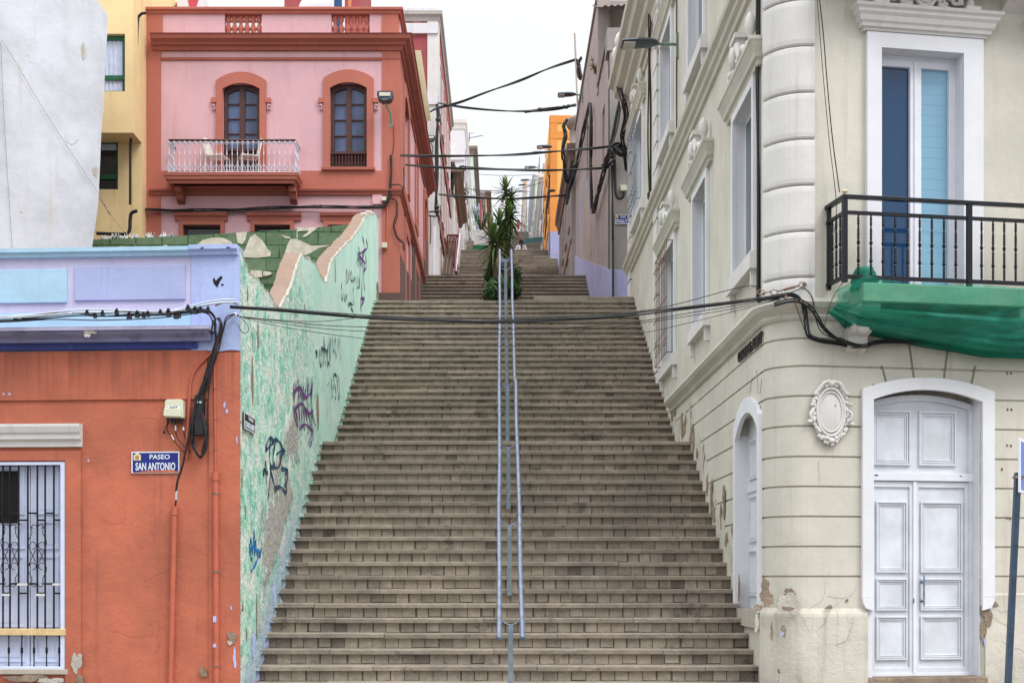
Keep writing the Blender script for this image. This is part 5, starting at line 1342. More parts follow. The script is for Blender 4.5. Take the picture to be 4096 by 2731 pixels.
for s in (-1, 1):
    mb.tube(cr([RFr.w(uc+s*.20, vc+.02, .04), RFr.w(uc+s*.235, vc-.02, .05), RFr.w(uc+s*.225, vc-.07, .05), RFr.w(uc+s*.19, vc-.10, .04)], 4), .018, 6)
    mb.tube(cr([RFr.w(uc+s*.02, vc+.33, .05), RFr.w(uc+s*.09, vc+.31, .06), RFr.w(uc+s*.14, vc+.24, .05), RFr.w(uc+s*.18, vc+.2, .04)], 4), .022, 6)
mb.build('wreath', 'stucco_ornament', md_)
MB().blob(RFr.w(fu(1914), fv(1914, 932), .055), .008, .006, .008, 6, 4).build('screw', 'rust_metal', md_)

# balcony door and its surround
a, b, c, d = bw
MB().ring(RFr, rect(fu(1987), fu(2253), c-.1, fv(2110, 85)), rect(a, b, c-.1, d), 0, .06).build('window_surround', 'white_clean', bb, bevel=.005)
mb = MB(); mb.box(RFr, a-.05, a+.004, c, d, -.2, 0); mb.box(RFr, b-.004, b+.05, c, d, -.2, 0); mb.box(RFr, a, b, d-.004, d+.05, -.2, 0); mb.build('reveal', 'white_clean', bb)
bd = MB().ring(RFr, rect(a, b, c, d), rect(a+.05, b-.07, c+.05, d-.05), -.2, -.13).build('balcony_door', 'white_paint', bb, bevel=.004)
m_ = fu(2114)
for (p, q, g0, g1, gm) in ((a+.05, m_-.003, fu(2036), fu(2102), 'glass_navy'), (m_+.003, b-.07, fu(2128), fu(2192), 'glass_sky')):
    lf = MB().ring(RFr, rect(p, q, c, d-.05), rect(g0, g1, c+.1, d-.13), -.19, -.115).build('door_leaf', 'white_paint', bd, bevel=.005)
    MB().box(RFr, g0, g1, c+.1, d-.13, -.175, -.16).build('pane', gm, lf)
    if gm == 'glass_sky':
        mb = MB(); z = c+.14
        while z < d-.2: mb.box(RFr, g0+.005, g1-.005, z, z+.115, -.1598, -.1585); z += .118
        o = mb.build('blind', 'glass_sky', lf)
MB().box(RFr, m_-.018, m_+.018, c, d-.06, -.115, -.100).build('astragal', 'white_paint', bd, bevel=.004)
t0 = fv(2110, 84)
def entab(c0, c1):
    k0, k1 = RFr.w(c0, 0), RFr.w(c1, 0); U = Vector((RFr.ux, RFr.uy)); N_ = Vector((RFr.nx, RFr.ny))
    pth = [((k0.x, k0.y), tuple(-U)), ((k0.x, k0.y), tuple(N_-U)), ((k1.x, k1.y), tuple(N_+U)), ((k1.x, k1.y), tuple(U))]
    return MB().sweep(pth, [(0, t0-.0), (.07, t0), (.075, t0+.03), (.10, t0+.035), (.11, t0+.07), (.13, t0+.09), (.145, t0+.14), (.17, t0+.17), (.175, t0+.20), (.20, t0+.22), (.21, t0+.25), (0, t0+.27)]).build('window_cornice', 'white_trim', bb)
entab(fu(1988)+.02, fu(2250)-.02); entab(fu(2390), fu(2600))
for px in (2008, 2216):
    w_ = RFr.w(fu(px), t0+.25, .12)
    mb = MB(); mb.box(RFr, fu(px)-.085, fu(px)+.085, t0+.25, t0+.29, .03, .20)
    mb.lathe(w_+Vector((0, 0, .04)), [(.06, 0), (.04, .03), (.045, .06), (.03, .09), (.07, .14), (.10, .20), (.105, .27), (.08, .33), (.05, .38), (.06, .42), (.02, .50)], 14); mb.build('urn', 'stucco_ornament', bb)
mb = MB(); uc, vc = fu(2113), t0+.46
el = lambda r, n=24: [(uc+.13*r*math.cos(2*math.pi*i/n), vc+.21*r*math.sin(2*math.pi*i/n)) for i in range(n)]
mb.poly(RFr, el(1.), .02, .13); mb.tube([RFr.w(u, v, .13) for u, v in el(.95)]+[RFr.w(*el(.95)[0], .13)], .02, 8); mb.tube([RFr.w(u, v, .135) for u, v in el(.65)]+[RFr.w(*el(.65)[0], .135)], .013, 8)
for s in (-1, 1):
    for k, (du, dv, rr) in enumerate(((.36, .12, .075), (.20, .10, .05))):
        pts = []
        for i in range(20):
            an = i/19*8.5; r = rr*(1-i/24); pts.append(RFr.w(uc+s*(du-r*math.cos(an)*1), vc-.21+dv+r*math.sin(an)*.9, .10))
        mb.tube(pts, .017, 6)
    mb.tube(cr([RFr.w(uc+s*.44, vc-.13, .09), RFr.w(uc+s*.40, vc+.02, .1), RFr.w(uc+s*.28, vc+.04, .1), RFr.w(uc+s*.16, vc+.16, .11), RFr.w(uc+s*.1, vc+.3, .1)], 6), .032, 8)
    mb.tube(cr([RFr.w(uc+s*.42, vc-.20, .09), RFr.w(uc+s*.3, vc-.19, .1), RFr.w(uc+s*.15, vc-.15, .11)], 5), .03, 8)
    for i in range(8): mb.blob(RFr.w(uc+s*(.12+.035*i), vc-.1+.05*math.sin(i*1.4), .1), .026, .022, .026, 6, 4)
mb.box(RFr, uc-.42, uc+.42, t0+.24, t0+.275, .02, .15)
mb.build('pediment_cartouche', 'stucco_ornament', bb)
mb = MB(); mb.mould(RFr, fu(2298), fu(2345), [(0, fv(2320, -5)), (.3, fv(2320, -5)), (.3, fv(2320, 5)), (.12, fv(2320, 20)), (0, fv(2320, 32))]); mb.build('bracket', 'stucco_ornament', bb)
mb = MB(); mb.mould(RFr, fu(1880), UE, [(0, fv(2100, -28)), (.45, fv(2100, -28)), (.45, fv(2100, -60)), (0, fv(2100, -60))]); mb.build('upper_balcony_slab', 'beige_low', bb)

# balcony slab, railing and green net
ba, bd_ = fu(1925)-.0, .50
zbt = fv(2100, 676); zbb = zbt-.20
mb = MB(); mb.box(RFr, fu(1906)+.16, UE, zbb, zbt, 0, bd_-.01); mb.build('balcony_slab', 'concrete', bb, bevel=.012)
for px in (1962, 2318):
    mb = MB(); u = fu(px); z1 = zbb
    mb.mould(RFr, u-.11, u+.11, [(0, z1), (.42, z1), (.40, z1-.10), (.28, z1-.18), (.20, z1-.26), (.10, z1-.30), (.10, z1-.37), (.05, z1-.44), (0, z1-.46)])
    mb.box(RFr, u-.16, u+.16, z1-.16, z1-.12, 0, .12); mb.blob(RFr.w(u, z1-.22, .22), .08, .08, .07); mb.build('balcony_bracket', 'stucco_ornament', bb)
rl = thing('balcony_railing', 'black iron balcony railing with twisted bars above the green net', 'railing', RFr.w(fu(2100), zbt, bd_))
nR = bd_-.05
def ru(px): return RFr.u(px, nR)
def rv(py, px=2140): return RFr.v(px, py, nR)
uL = ru(1940); zt_, z2_, z3_ = rv(462), rv(490), rv(643)
ZT0, ZT2, ZB3 = zt_, zt_-.165, z3_
mb = MB(); mb.box(RFr, uL-.03, UE, zt_-.02, zt_+.02, nR-.03, nR+.03); mb.box(RFr, uL-.03, uL+.03, zt_-.02, zt_+.02, 0, nR-.03); mb.build('handrail', 'black_metal', rl, bevel=.004)
mb = MB(); mb.box(RFr, uL, UE, ZT2-.018, ZT2+.018, nR-.016, nR+.016); mb.box(RFr, uL-.016, uL+.016, ZT2-.018, ZT2+.018, .0, nR-.016); mb.build('rail', 'black_metal', rl)
mb = MB(); mb.box(RFr, uL, UE, ZB3-.02, ZB3+.02, nR-.016, nR+.016); mb.box(RFr, uL-.016, uL+.016, ZB3-.02, ZB3+.02, .0, nR-.016); mb.build('rail', 'black_metal', rl)
for u in (uL, ru(2226), ru(2226)+(ru(2226)-uL)):
    if u < UE: MB().box(RFr, u-.025, u+.025, zbt, zt_-.018, nR-.025, nR+.025).build('post', 'black_metal', rl)
MB().box(RFr, uL-.02, uL+.02, zbt, zt_-.018, .03, .07).build('post', 'black_metal', rl)
def twisted(u, n):
    mb = MB(); z = ZB3+.02; H = ZT2-.036-ZB3; pr = [(.010, 0)]
    for (q0, q1) in ((.03, .20), (.28, .48), (.60, .78), (.84, .97)):
        k = int((q1-q0)*H/.022)
        for i in range(k): zq = H*(q0+(q1-q0)*i/k); pr += [(.010, zq), (.0155, zq+.006), (.0155, zq+.014), (.010, zq+.020)]
    pr.append((.010, H)); pr = sorted(pr, key=lambda t_: t_[1])
    mb.lathe(RFr.w(u, z, n), pr, 8)
    for q_ in (.24, .54): mb.lathe(RFr.w(u, z+H*q_-.02, n), [(.012, 0), (.018, .006), (.018, .036), (.012, .042)], 4)
    return mb.build('baluster', 'black_metal', rl)
for i in range(13): u = uL+.055+(i+.7)*(ru(2226)-uL)/6.4*.62 if False else None
us_ = [ru(p) for p in (1984, 2010, 2033, 2056, 2079, 2102, 2125, 2148, 2170, 2192)]
us_ = [ru(p) for p in (1968+0, 2003, 2036, 2069, 2102, 2134, 2166, 2196)]
us_ = [ru(1154/1.0+0) for _ in ()]+[ru((3072+x*.6376)/1.7415) for x in (567, 646, 722, 798, 876, 952, 1028, 1104, 1178, 1340, 1412, 1482, 1554)]
u = us_[-1]+.19
while u < UE: us_.append(u); u += .19
for u in us_: twisted(u, nR)
for n in (.14, .24, .34): twisted(uL, n)
mb = MB(); mb.lathe(RFr.w(uL, zt_+.02, nR), [(.008, 0), (.012, .012), (.018, .02), (.034, .03), (.034, .04), (.02, .052), (.002, .058)], 12); mb.build('finial', 'crest_cream', rl)

def net():
    mb = MB(); nu, nv = 90, 44; u0, u1 = fu(1898), UE; vs = []; fs = []
    rn = random.Random(2)
    for i in range(nu+1):
        q = i/nu; u = u0+(u1-u0)*q
        px_eq = 1898+q*(2352-1898)*1.3
        sag = .14+.32*min(1, (q/.45))**.8                      # hangs deeper toward the right
        endk = max(0, 1-q/.06)                                 # gathered left end
        topz = zbt+.008+.07*max(0, 1-abs(q-.05)/.10)+.008*math.sin(u*5)
        pts = [(.30 if q < .12 else bd_-.01, topz), (bd_+.02, topz-.02), (bd_+.015, zbb-.01), (bd_-.03, zbb-sag*.35), (bd_*.72, zbb-sag*.72), (bd_*.45, zbb-sag*.95), (bd_*.15, zbb-sag*1.0), (.02, zbb-sag*.92)]
        c = cr([Vector((n, z, 0)) for n, z in pts], 8)
        for j in range(nv+1):
            t_ = j/nv*(len(c)-1); k = min(int(t_), len(c)-2); p = c[k].lerp(c[k+1], t_-k)
            kk = 1.7*min(1, max(0, (j/nv-.33)/.2)); fold = (.010*math.sin(j*1.5+u*2.2+1.4*math.sin(u*1.3))+.006*math.sin(j*3.1-u*1.2+2)+.018*math.sin(j*.7+u*1.1))*kk+.016*kk*math.sin(j*2.3+u*1.7+math.sin(u*2.1))+.003*math.sin(j*1.3+u*6)
            n = p.x+fold; z = p.y-abs(fold)*.6
            z = z*(1-endk*.55)+(zbb+.02)*endk*.55; n = n*(1-endk*.5)+bd_*.55*endk*.5
            vs.append(RFr.w(u-.05*endk+.012*math.sin(j*1.9)*endk, z, max(.012, n)))
    for jb, tv in ((range(0, 17), .72), (range(17, nv), .22)):
        fs = [(i*(nv+1)+j, i*(nv+1)+j+1, i*(nv+1)+j+nv+2, i*(nv+1)+j+nv+1) for i in range(nu) for j in jb]; mb.add(vs, fs, tv, True)
    # bunched cloth tied at the corner post
    b = len(mb.v)
    mb2 = MB(); vs = []; fs = []
    for i in range(25):
        for j in range(11):
            a = 2*math.pi*i/24; r = .085+.014*math.sin(i*5*.2618+j)+.008*math.sin(j*1.7)
            r *= 1-.45*(j/10)**2
            cu, cn = fu(1968), bd_*.62
            vs.append(RFr.w(cu+1.7*r*math.cos(a)-.05, zbt-.06+.026*j, cn+1.5*r*math.sin(a)))
    for i in range(24):
        for j in range(10): a = i*11+j; fs.append((a, a+1, a+12, a+11))
    mb.add(vs, fs, .25, True)
    o = mb.build('safety_net', 'green_net'); tag(o, 'green debris netting wrapped loosely around the underside of the balcony', 'netting')
net()
# sign post on the pavement at the right edge
sp = thing('road_sign', 'blue and white road sign seen edge on atop a dark square post, far right', 'sign', P(2314, 1600, 13.1))
mb = MB(); b0, b1 = P(2312, 1640, 13.1), P(2338, 1085, 13.1); w = .027
mb.hexa([b0+Vector(k) for k in ((-w, -w, 0), (w, -w, 0), (w, w, 0), (-w, w, 0))]+[b1+Vector(k) for k in ((-w, -w, 0), (w, -w, 0), (w, w, 0), (-w, w, 0))]); mb.build('post', 'sign_post_blue', sp)
mb = MB(); s0, s1 = P(2342, 1131, 13.05), P(2344, 1006, 13.05)
fs_ = Fr(s0.x, s0.y, .55, .9, -.9, .55)
mb.poly(fs_, [(-.02, s0.z), (.5, s0.z), (.5, s1.z), (-.02, s1.z)], -.012, .012); mb.build('plate', 'white_paint', sp, bevel=.006)
fs2 = Fr(s0.x, s0.y, .30, .95, .95, -.30)
MB().poly(fs_, [(.0, s0.z+.03), (.49, s0.z+.03), (.49, s1.z-.03), (.0, s1.z-.03)], -.0145, -.012).build('blue_face', 'sign_face_blue', sp)
MB().box(Fr(b1.x, b1.y, 1, 0, 0, -1), -.04, .05, b1.z-.06, b1.z-.03, -.03, .04).build('clamp', 'rust_metal', sp)
# ---------------------------------------------------------------- grey building beyond the beige one
GX = 2.62
GS = Fr(GX, 0, 0, 1, -1, 0); GF = Fr(0, 32.5, 1, 0, 0, -1)
gb = thing('grey_house', 'bare grey rendered house with lilac painted base and a street corner on the right', 'house', (GX, 33, 7.4))
mb = MB()
wn = [(34.0, 34.8, 12.0, 13.5, .25), (40.4, 41.1, 13.6, 15.2, .2)]
mb.wall(GS, 32.5, 36.2, 6, 14.7, [wn[0]], rim=.3); mb.wall(GS, 36.2, 47.3, 6, 17.2, [wn[1]], rim=.3)
mb.wall(GF, GX, 9, 6, 14.7, [], rim=.3); mb.xbox(GX+.3, 9, 32.8, 36.2, 6, 14.4); mb.xbox(GX+.3, 9, 36.2, 47.3, 6, 17.0); mb.build('wall', 'grey_plaster', gb)
MB().box(GF, GX, 9, 6, 14.3, 0, .012).build('front_render', 'grey_front', gb)
for w_ in wn:
    o = MB().ring(GS, rect(*w_[:4]), rect(w_[0]+.08, w_[1]-.08, w_[2]+.08, w_[3]-.08), -.2, -.12).build('window', 'tan_wood', gb)
    MB().box(GS, w_[0]+.05, w_[1]-.05, w_[2]+.05, w_[3]-.05, -.22, -.17).build('pane', 'glass_dark', o)
vb = lambda px, py: GS.v(px, py)
mb = MB(); mb.poly(GS, [(32.5, 6), (47.3, 9), (47.3, 12.78), (44, 11.9), (40, 10.88), (36, 9.85), (34, 9.35), (32.5, 8.95)], 0, .03)
mb.poly(GF, [(GX, 6), (5, 6), (5, 8.85), (GX-.03, 8.95)], .012, .045); mb.build('painted_base', 'lilac_base', gb)
for (y0, y1, z0, z1) in ((36.0, 37.2, 9.7, 12.4), (38.6, 39.3, 10.6, 12.0)):
    irregular(GS, CX+F*GX/((y0+y1)/2), CY-((z0+z1)/2-HC)/((y0+y1)/2)*F, y1-y0, z1-z0, .002, 'aged_plaster', 'bare_patch', gb, seed=2)
irregular(GS, 1334, 505, .8, 2.4, .003, 'lilac_base', 'paint_streak', gb, seed=1); irregular(GS, 1347, 420, .5, 1.0, .003, 'lilac_base', 'paint_streak', gb, seed=5)
MB().box(GS, 36.0, 36.4, 14.5, 17.3, -.3, .03).build('parapet_pier', 'grey_plaster', gb)
MB().xbox(GX-.06, GX+1.3, 32.45, 33.1, 14.2, 14.75).build('corner_post', 'grey_front', gb)
mb = MB(); mb.box(GS, 36.2, 47.3, 17.15, 17.25, -.3, .05); mb.box(GS, 32.5, 36.2, 14.66, 14.76, -.3, .05); mb.build('coping', 'grey_front', gb)
# corrugated canopy over the terrace
mb = MB(); pr = []
a0, a1, a2, a3 = P(1386, 8, 37), P(1455, 28, 35), P(1440, 70, 33.6), P(1372, 148, 34.6)
a0, a1, a2, a3 = Vector((2.55, 38, 17.6)), Vector((4.6, 38, 17.7)), Vector((4.6, 33.4, 15.75)), Vector((2.55, 33.9, 15.85))
n = 26
for i in range(n):
    f0, f1 = i/n, (i+1)/n; k = .05 if i % 2 else 0; k1 = 0 if i % 2 else .05
    mb.quad(a0.lerp(a1, f0)+Vector((0, 0, k)), a0.lerp(a1, f1)+Vector((0, 0, k1)), a3.lerp(a2, f1)+Vector((0, 0, k1)), a3.lerp(a2, f0)+Vector((0, 0, k)))
mb.build('canopy', 'corrugated', gb)
MB().tube([(2.75, 34.2, 14.7), (2.75, 34.2, 15.9)], .04, 6).build('canopy_post', 'corrugated', gb)
street_sign('small blue enamel sign reading CALLE DOLLY on the grey corner', GF, 1413, 1443, 494, 515, 'CALLE', 'DOLLY', 'sign_blue', .02)
t = thing('junction_box', 'cream junction box with a hooked black cable on the grey corner wall', 'electrical box', P(1432, 442, 32.4))
MB().box(GF, GF.u(1424), GF.u(1439), GF.v(1430, 441), GF.v(1430, 428), .012, .12).build('housing', 'meter_cream', t, bevel=.01)
mb = MB(); mb.tube(cr([P(a, b, 32.3) for a, b in ((1410, 360), (1412, 380), (1413, 420), (1415, 448), (1424, 456), (1432, 450), (1433, 441))], 5), .035, 6); mb.build('cable', 'black_rubber', t)
# rooftop plant
def spray_plant(name, label, c, h, n, mat, cat='plant', seed=1):
    rn = random.Random(seed); mb = MB()
    for i in range(n):
        a = rn.random()*6.28; d = Vector((math.cos(a)*.5, math.sin(a)*.5, 1.2+rn.random())).normalized(); L = h*(.5+.5*rn.random())
        p = [Vector(c)+d*L*q+Vector((0, 0, -.25*L*q*q)) for q in (0, .3, .6, 1)]; mb.tube(p, .008, 3, False, rn.random())
        for k in range(10):
            q = .25+.75*k/10; e = p[0].lerp(p[-1], q); s = Vector((rn.random()-.5, rn.random()-.5, rn.random()-.3)).normalized()*.12
            w = s.cross(Vector((0, 0, 1)))*.15; mb.quad(e, e+s*.5+w, e+s, e+s*.5-w, rn.random())
    return tag(mb.build(name, mat), label, cat)
spray_plant('roof_plant', 'scraggly green plant growing on the grey house terrace', (3.15, 32.9, 14.7), .95, 26, 'bush_leaf')
spray_plant('roof_plant', 'yellowish hanging plant on the edge of the grey house roof', (2.62, 36.8, 15.2), .7, 16, 'dry_leaf', seed=4)

# ---------------------------------------------------------------- houses farther up the street
def far_house(name, label, side, X, Y0, Y1, ztop, zbase, m, trim=None, cornice=None, floors=2, cols=3, win=(.9, 1.5), wm='far_white', base=None, corner=None, front=None, depth=8, z1st=3., cat='house', fbands=()):
    t = thing(name, label, cat, (X, Y0, zbase))
    s = 1 if side == 'L' else -1
    S = Fr(X, 0, 0, 1, s, 0); Fo = Fr(0, Y0, 1, 0, 0, -1)
    xo = X-s*depth
    MB().xbox(min(X, xo), max(X, xo), Y0, Y1, zbase-4, ztop).build('wall', m, t)
    if front: MB().box(Fo, min(X, xo), max(X, xo), zbase-4, ztop-.02, 0, .015).build('front_wall', front, t)
    if corner:
        MB().box(Fo, min(X, X-s*corner[0]), max(X, X-s*corner[0]), zbase-4, ztop-.01, .0, .04).build('corner_strip', corner[1], t)
        MB().box(S, Y0, Y0+.5, zbase-4, ztop-.01, .0, .03).build('corner_strip', corner[1], t)
    for z in fbands: MB().box(Fo, min(X, xo), max(X, xo), z, z+.35, 0, .10).build('band', 'far_white', t)
    if cornice:
        mat_, pr, h = cornice
        mb = MB(); mb.sweep([((xo, Y0), (0, -1)), ((X, Y0), (s, -1)), ((X, Y1), (s, 0))], [(0, ztop-h), (pr*.3, ztop-h), (pr*.5, ztop-h*.6), (pr, ztop-h*.4), (pr, ztop-h*.05), (0, ztop)]); mb.build('cornice', mat_, t)
    if base: MB().box(S, Y0-.0, Y1, zbase-4, zbase+base[1], 0, .05).build('base_course', base[0], t); MB().box(Fo, min(X, xo), max(X, xo), zbase-4, zbase+base[1], 0, .045).build('base_course', base[0], t)
    H = (ztop-zbase-.8)/floors
    for f in range(floors):
        if f: MB().box(S, Y0, Y1, zbase+f*H-.1, zbase+f*H+.08, 0, .05).build('band', trim or wm, t)
        for c in range(cols):
            yc = Y0+(Y1-Y0)*(c+.5)/cols; z0 = zbase+f*H+.9+.25*(Y1-Y0)*0; w, h = win; h = min(h, H-1.2)
            o = MB().ring(S, rect(yc-w/2-.14, yc+w/2+.14, z0-.1, z0+h+.16), rect(yc-w/2, yc+w/2, z0, z0+h), 0, .03).build('window', wm, t)
            MB().box(S, yc-w/2, yc+w/2, z0, z0+h, 0, .012).build('pane', 'glass_far', o)
            MB().box(S, yc-w/2-.2, yc+w/2+.2, z0-.2, z0-.1, 0, .06).build('sill', wm, o)
    return t
# left side
rw = far_house('red_house', 'tall maroon house with white corner strips and bands beyond the pink house', 'L', -2.18, 47, 58.6, 21.2, 10.7, 'maroon_plaster', cornice=('far_grey', .15, .35), floors=3, cols=5, win=(.8, 1.7), wm='white_trim', corner=(.37, 'white_trim'), base=('rose_faded', 1.2), fbands=(hz(79, 47), hz(242, 47)), trim='brown_cornice')
MB().xbox(-10, -2.14, 46.93, 47.05, 21.15, 21.3).build('coping', 'far_white', rw)
irregular(Fr(0, 47, 1, 0, 0, -1), 957, 52, .32, .9, .002, 'orange_brick', 'bare_patch', rw, seed=3)
MB().tube([P(997, 633, 46.7), P(997, 520, 46.7)], .07, 8).build('downpipe', 'far_white', rw)
far_house('faded_house', 'faded rose house with peeling paint and brown cornices on the left', 'L', -2.06, 59, 67, 19.3, 12.5, 'rose_faded', cornice=('brown_cornice', .4, .5), floors=2, cols=4, win=(.7, 1.6), wm='white_trim', corner=(.3, 'white_trim'))
far_house('white_house', 'tall white house with stepped parapet halfway up the left side', 'L', -1.92, 72, 90, hz(275, 72), 16, 'far_white', cornice=('white_trim', .12, .5), floors=3, cols=6, wm='far_grey', trim='brown_cornice', fbands=(hz(368, 72),))
lw_ = far_house('white_house', 'low white house with a plain corner pier below the tall white house', 'L', -1.86, 67.5, 71.6, 20.3, 13, 'far_white', cornice=('far_white', .15, .4), floors=2, cols=1, wm='far_grey')
far_house('cream_house', 'narrow cream house with brown cornice next up from the tall white house', 'L', -1.86, 91, 104, hz(337, 91), 20.4, 'far_green', cornice=('brown_cornice', .3, .5), floors=4, cols=4, wm='far_white')
far_house('blue_house', 'narrow bright blue house far up the left side', 'L', -1.86, 106, 118, hz(358, 106), 26, 'far_blue', floors=3, cols=3, wm='far_white')
far_house('red_brown_house', 'dark red house far up the left side beyond the blue one', 'L', -1.72, 122, 140, hz(440, 122), 32, 'maroon_plaster', cornice=('far_grey', .3, .5), floors=2, cols=3, wm='far_white', front='maroon_plaster')
far_house('rose_house', 'rose coloured house with brown eaves at the top of the left row', 'L', -1.5, 143, 165, hz(440, 143), 36, 'rose_faded', cornice=('brown_cornice', .5, .6), floors=2, cols=3, wm='far_white')
far_house('grey_low_house', 'small grey house farthest up the left row', 'L', -1.6, 168, 190, hz(452, 168), 42, 'far_grey', floors=2, cols=3)
# right side
ag = far_house('aged_house', 'stained old plaster house with dark slanting cornice beyond the grey one', 'R', 2.50, 47.6, 57.6, 16.8, 10.7, 'aged_plaster', cornice=('brown_cornice', .18, .7), floors=2, cols=4, win=(.8, 2.0), wm='far_grey', trim='brown_cornice', corner=(.5, 'grey_plaster'))
tz = hz(273, 48); bz = hz(362, 48)
mb = MB(); mb.lathe((3.05, 48.2, bz), [(.62, 0), (.70, .10), (.80, .22), (.82, .34), (.60, .40), (.58, tz-bz-.3), (.66, tz-bz-.25), (.74, tz-bz-.1), (.74, tz-bz), (.01, tz-bz)], 20)
mb.lathe((3.05, 48.2, hz(425, 48)), [(.40, -.1), (.55, 0), (.56, bz-hz(425, 48))], 20); mb.build('corner_turret', 'aged_plaster', ag)
og = far_house('orange_house', 'bright orange and yellow house standing out on the right side', 'R', 2.20, 60, 69.5, hz(265, 60), 15.5, 'yellow_house', floors=3, cols=4, win=(.8, 1.8), wm='orange_house', trim='orange_house', base=('lilac_base', 1.35), front='yellow_house', corner=(.32, 'orange_house'))
mb = MB(); f_ = Fr(0, 60, 1, 0, 0, -1)
for z in (hz(265, 60)-.25, hz(314, 60)): mb.box(f_, 2.20, 8, z-.1, z+.22, 0, .05)
mb.build('band', 'orange_house', og)
far_house('white_grey_house', 'white and grey house with a small rooftop room behind the orange house', 'R', 2.22, 70.5, 92, hz(401, 70.5), 17.5, 'far_white', cornice=('white_trim', .25, .5), floors=3, cols=4, wm='far_grey', corner=(.5, 'far_white'), trim='far_grey')
tag(MB().xbox(2.5, 4.2, 80, 83, hz(404, 80), hz(375, 80)).build('roof_room', 'far_grey'), 'small grey box room on the roof of the white and grey house', 'roof room')
far_house('pale_green_house', 'narrow pale green house far up the right side', 'R', 2.38, 93, 106, hz(399, 93), 22, 'far_green', floors=4, cols=3, wm='far_white', cornice=('far_white', .2, .4))
far_house('grey_house', 'narrow grey plaster house far up the right side between two pale houses', 'R', 2.36, 107, 118, hz(416, 107), 27, 'far_grey', floors=3, cols=3, wm='far_white')
far_house('white_house', 'slim white house far up the right side', 'R', 2.34, 119, 131, hz(411, 119), 31, 'far_white', floors=3, cols=3, wm='far_green')
far_house('mauve_house', 'slim mauve house far up the right side', 'R', 2.5, 132, 142, hz(425, 132), 34, 'far_mauve', floors=3, cols=3, wm='far_white')
far_house('yellow_far_house', 'small yellow fronted house near the top of the right row', 'R', 2.7, 143, 158, hz(418, 143), 38, 'yellow_house', floors=3, cols=3, wm='far_white', front='yellow_house')
far_house('brown_far_house', 'brownish grey house farthest up the right row', 'R', 2.65, 160, 186, hz(417, 160), 42, 'far_grey', floors=3, cols=3, wm='far_white', front='aged_plaster')
mb = MB(); mb.tube([P(1239, 440, 84), P(1239, 360, 84)], .03, 5); tag(mb.build('antenna', 'galvanised'), 'thin aerial mast on the white and grey house roof', 'antenna')
mb = MB(); mb.tube([P(1078, 345, 95), P(1078, 305, 95)], .04, 5); mb.tube([P(1072, 318, 95), P(1110, 311, 95)], .03, 4); mb.tube([P(1078, 306, 95), P(1090, 306, 95)], .02, 4)
tag(mb.build('antenna', 'galvanised'), 'television aerial on the cream house roof at left', 'antenna')
mb = MB(); mb.blob(P(1086, 335, 92), .30, .1, .36, 12, 8); tag(mb.build('satellite_dish', 'dish_white'), 'small round satellite dish on the cream house roof', 'satellite dish')
mb = MB(); mb.tube([P(1320, 77, 44), P(1327, 250, 44)], .035, 6); tag(mb.build('pole', 'concrete'), 'bamboo coloured pole on the grey house roof holding cables', 'pole')
# low white wall, blue tarp, metal ramp stairs
t = tag(MB().xbox((1088-CX)/F*64, (1122-CX)/F*64, 64, 64.3, 15.6, hz(528, 64)).build('low_wall', 'far_white', bevel=.01), 'low plain white wall across the left of the far landing', 'wall')
tag(MB().xbox((1086-CX)/F*64, (1121-CX)/F*64, 63.6, 63.98, 16.0, hz(567, 64)).build('turf_strip', 'green_turf'), 'strip of green artificial turf at the foot of the low white wall', 'turf')
mb = MB(); c = P(1222, 553, 66); vs = []; fs = []
for i in range(9):
    for j in range(5): vs.append((c.x-.45+1.0*i/8, c.y+1.2*j/4, c.z+.10*math.sin(i/8*2.6)+.06*j/4+.12*i/8))
for i in range(8):
    for j in range(4): a = i*5+j; fs.append((a, a+1, a+6, a+5))
mb.add(vs, fs, .6, True); tag(mb.build('tarp', 'cyan_tarp'), 'cyan blue sheet covering something low on the far right landing', 'tarp')
rp_ = thing('metal_steps', 'grey steel grating ramp with a dark red handrail left of the fourth flight', 'ramp', (-2.0, 50, 10.8))
def X_(px, Y): return (px-CX)/F*Y
ra, rb = X_(1025, 50), X_(1048, 50)
z0, z1, z2 = hz(630, 49), hz(594, 51), hz(542, 56)
mb = MB(); p = [(49, z0, -2.16, -1.72), (51, z1, -2.16, -1.72), (56, z2, -2.02, -1.72)]
mb.hexa([(-2.12, 49, z0-.1), (-1.72, 49, z0-.1), (-1.72, 51, z1-.1), (-2.12, 51, z1-.1), (-2.12, 49, z0), (-1.72, 49, z0), (-1.72, 51, z1), (-2.12, 51, z1)])
mb.hexa([(-2.12, 51.1, z1-.1), (-1.72, 51.1, z1-.1), (-1.72, 56, z2-.1), (-2.12, 56, z2-.1), (-2.12, 51.1, z1), (-1.72, 51.1, z1), (-1.72, 56, z2), (-2.12, 56, z2)]); mb.build('grating', 'grate', rp_)
mb = MB()
for i in range(26):
    q = i/25; y = 49+7*q; z = (z0+(z1-z0)*(y-49)/2) if y < 51 else z1+(z2-z1)*(y-51)/5
    mb.xbox(-2.12, -1.72, y-.02, y+.02, z, z+.04)
for x in (-2.13, -2.0, -1.87, -1.72):
    mb.tube([(x, 49, z0+.03), (x, 51, z1+.03)], .018, 4); mb.tube([(x, 51.1, z1+.03), (x, 56, z2+.03)], .018, 4)
mb.build('grid_bars', 'rust_metal', rp_)
mb = MB(); mb.tube([P(1044, 625, 49.5), P(1048, 555, 51), P(1055, 534, 53.5), P(1053, 538, 56)], .04, 6); mb.tube([P(1053, 540, 52), P(1028, 540, 52)], .035, 6); mb.tube([P(1053, 556, 52), P(1028, 556, 52)], .02, 5)
for px, py in ((1052, 540), (1028, 540)): mb.tube([P(px, py, 52), P(px-1, py+50, 52)], .035, 6)
mb.build('handrail', 'rail_red', rp_)
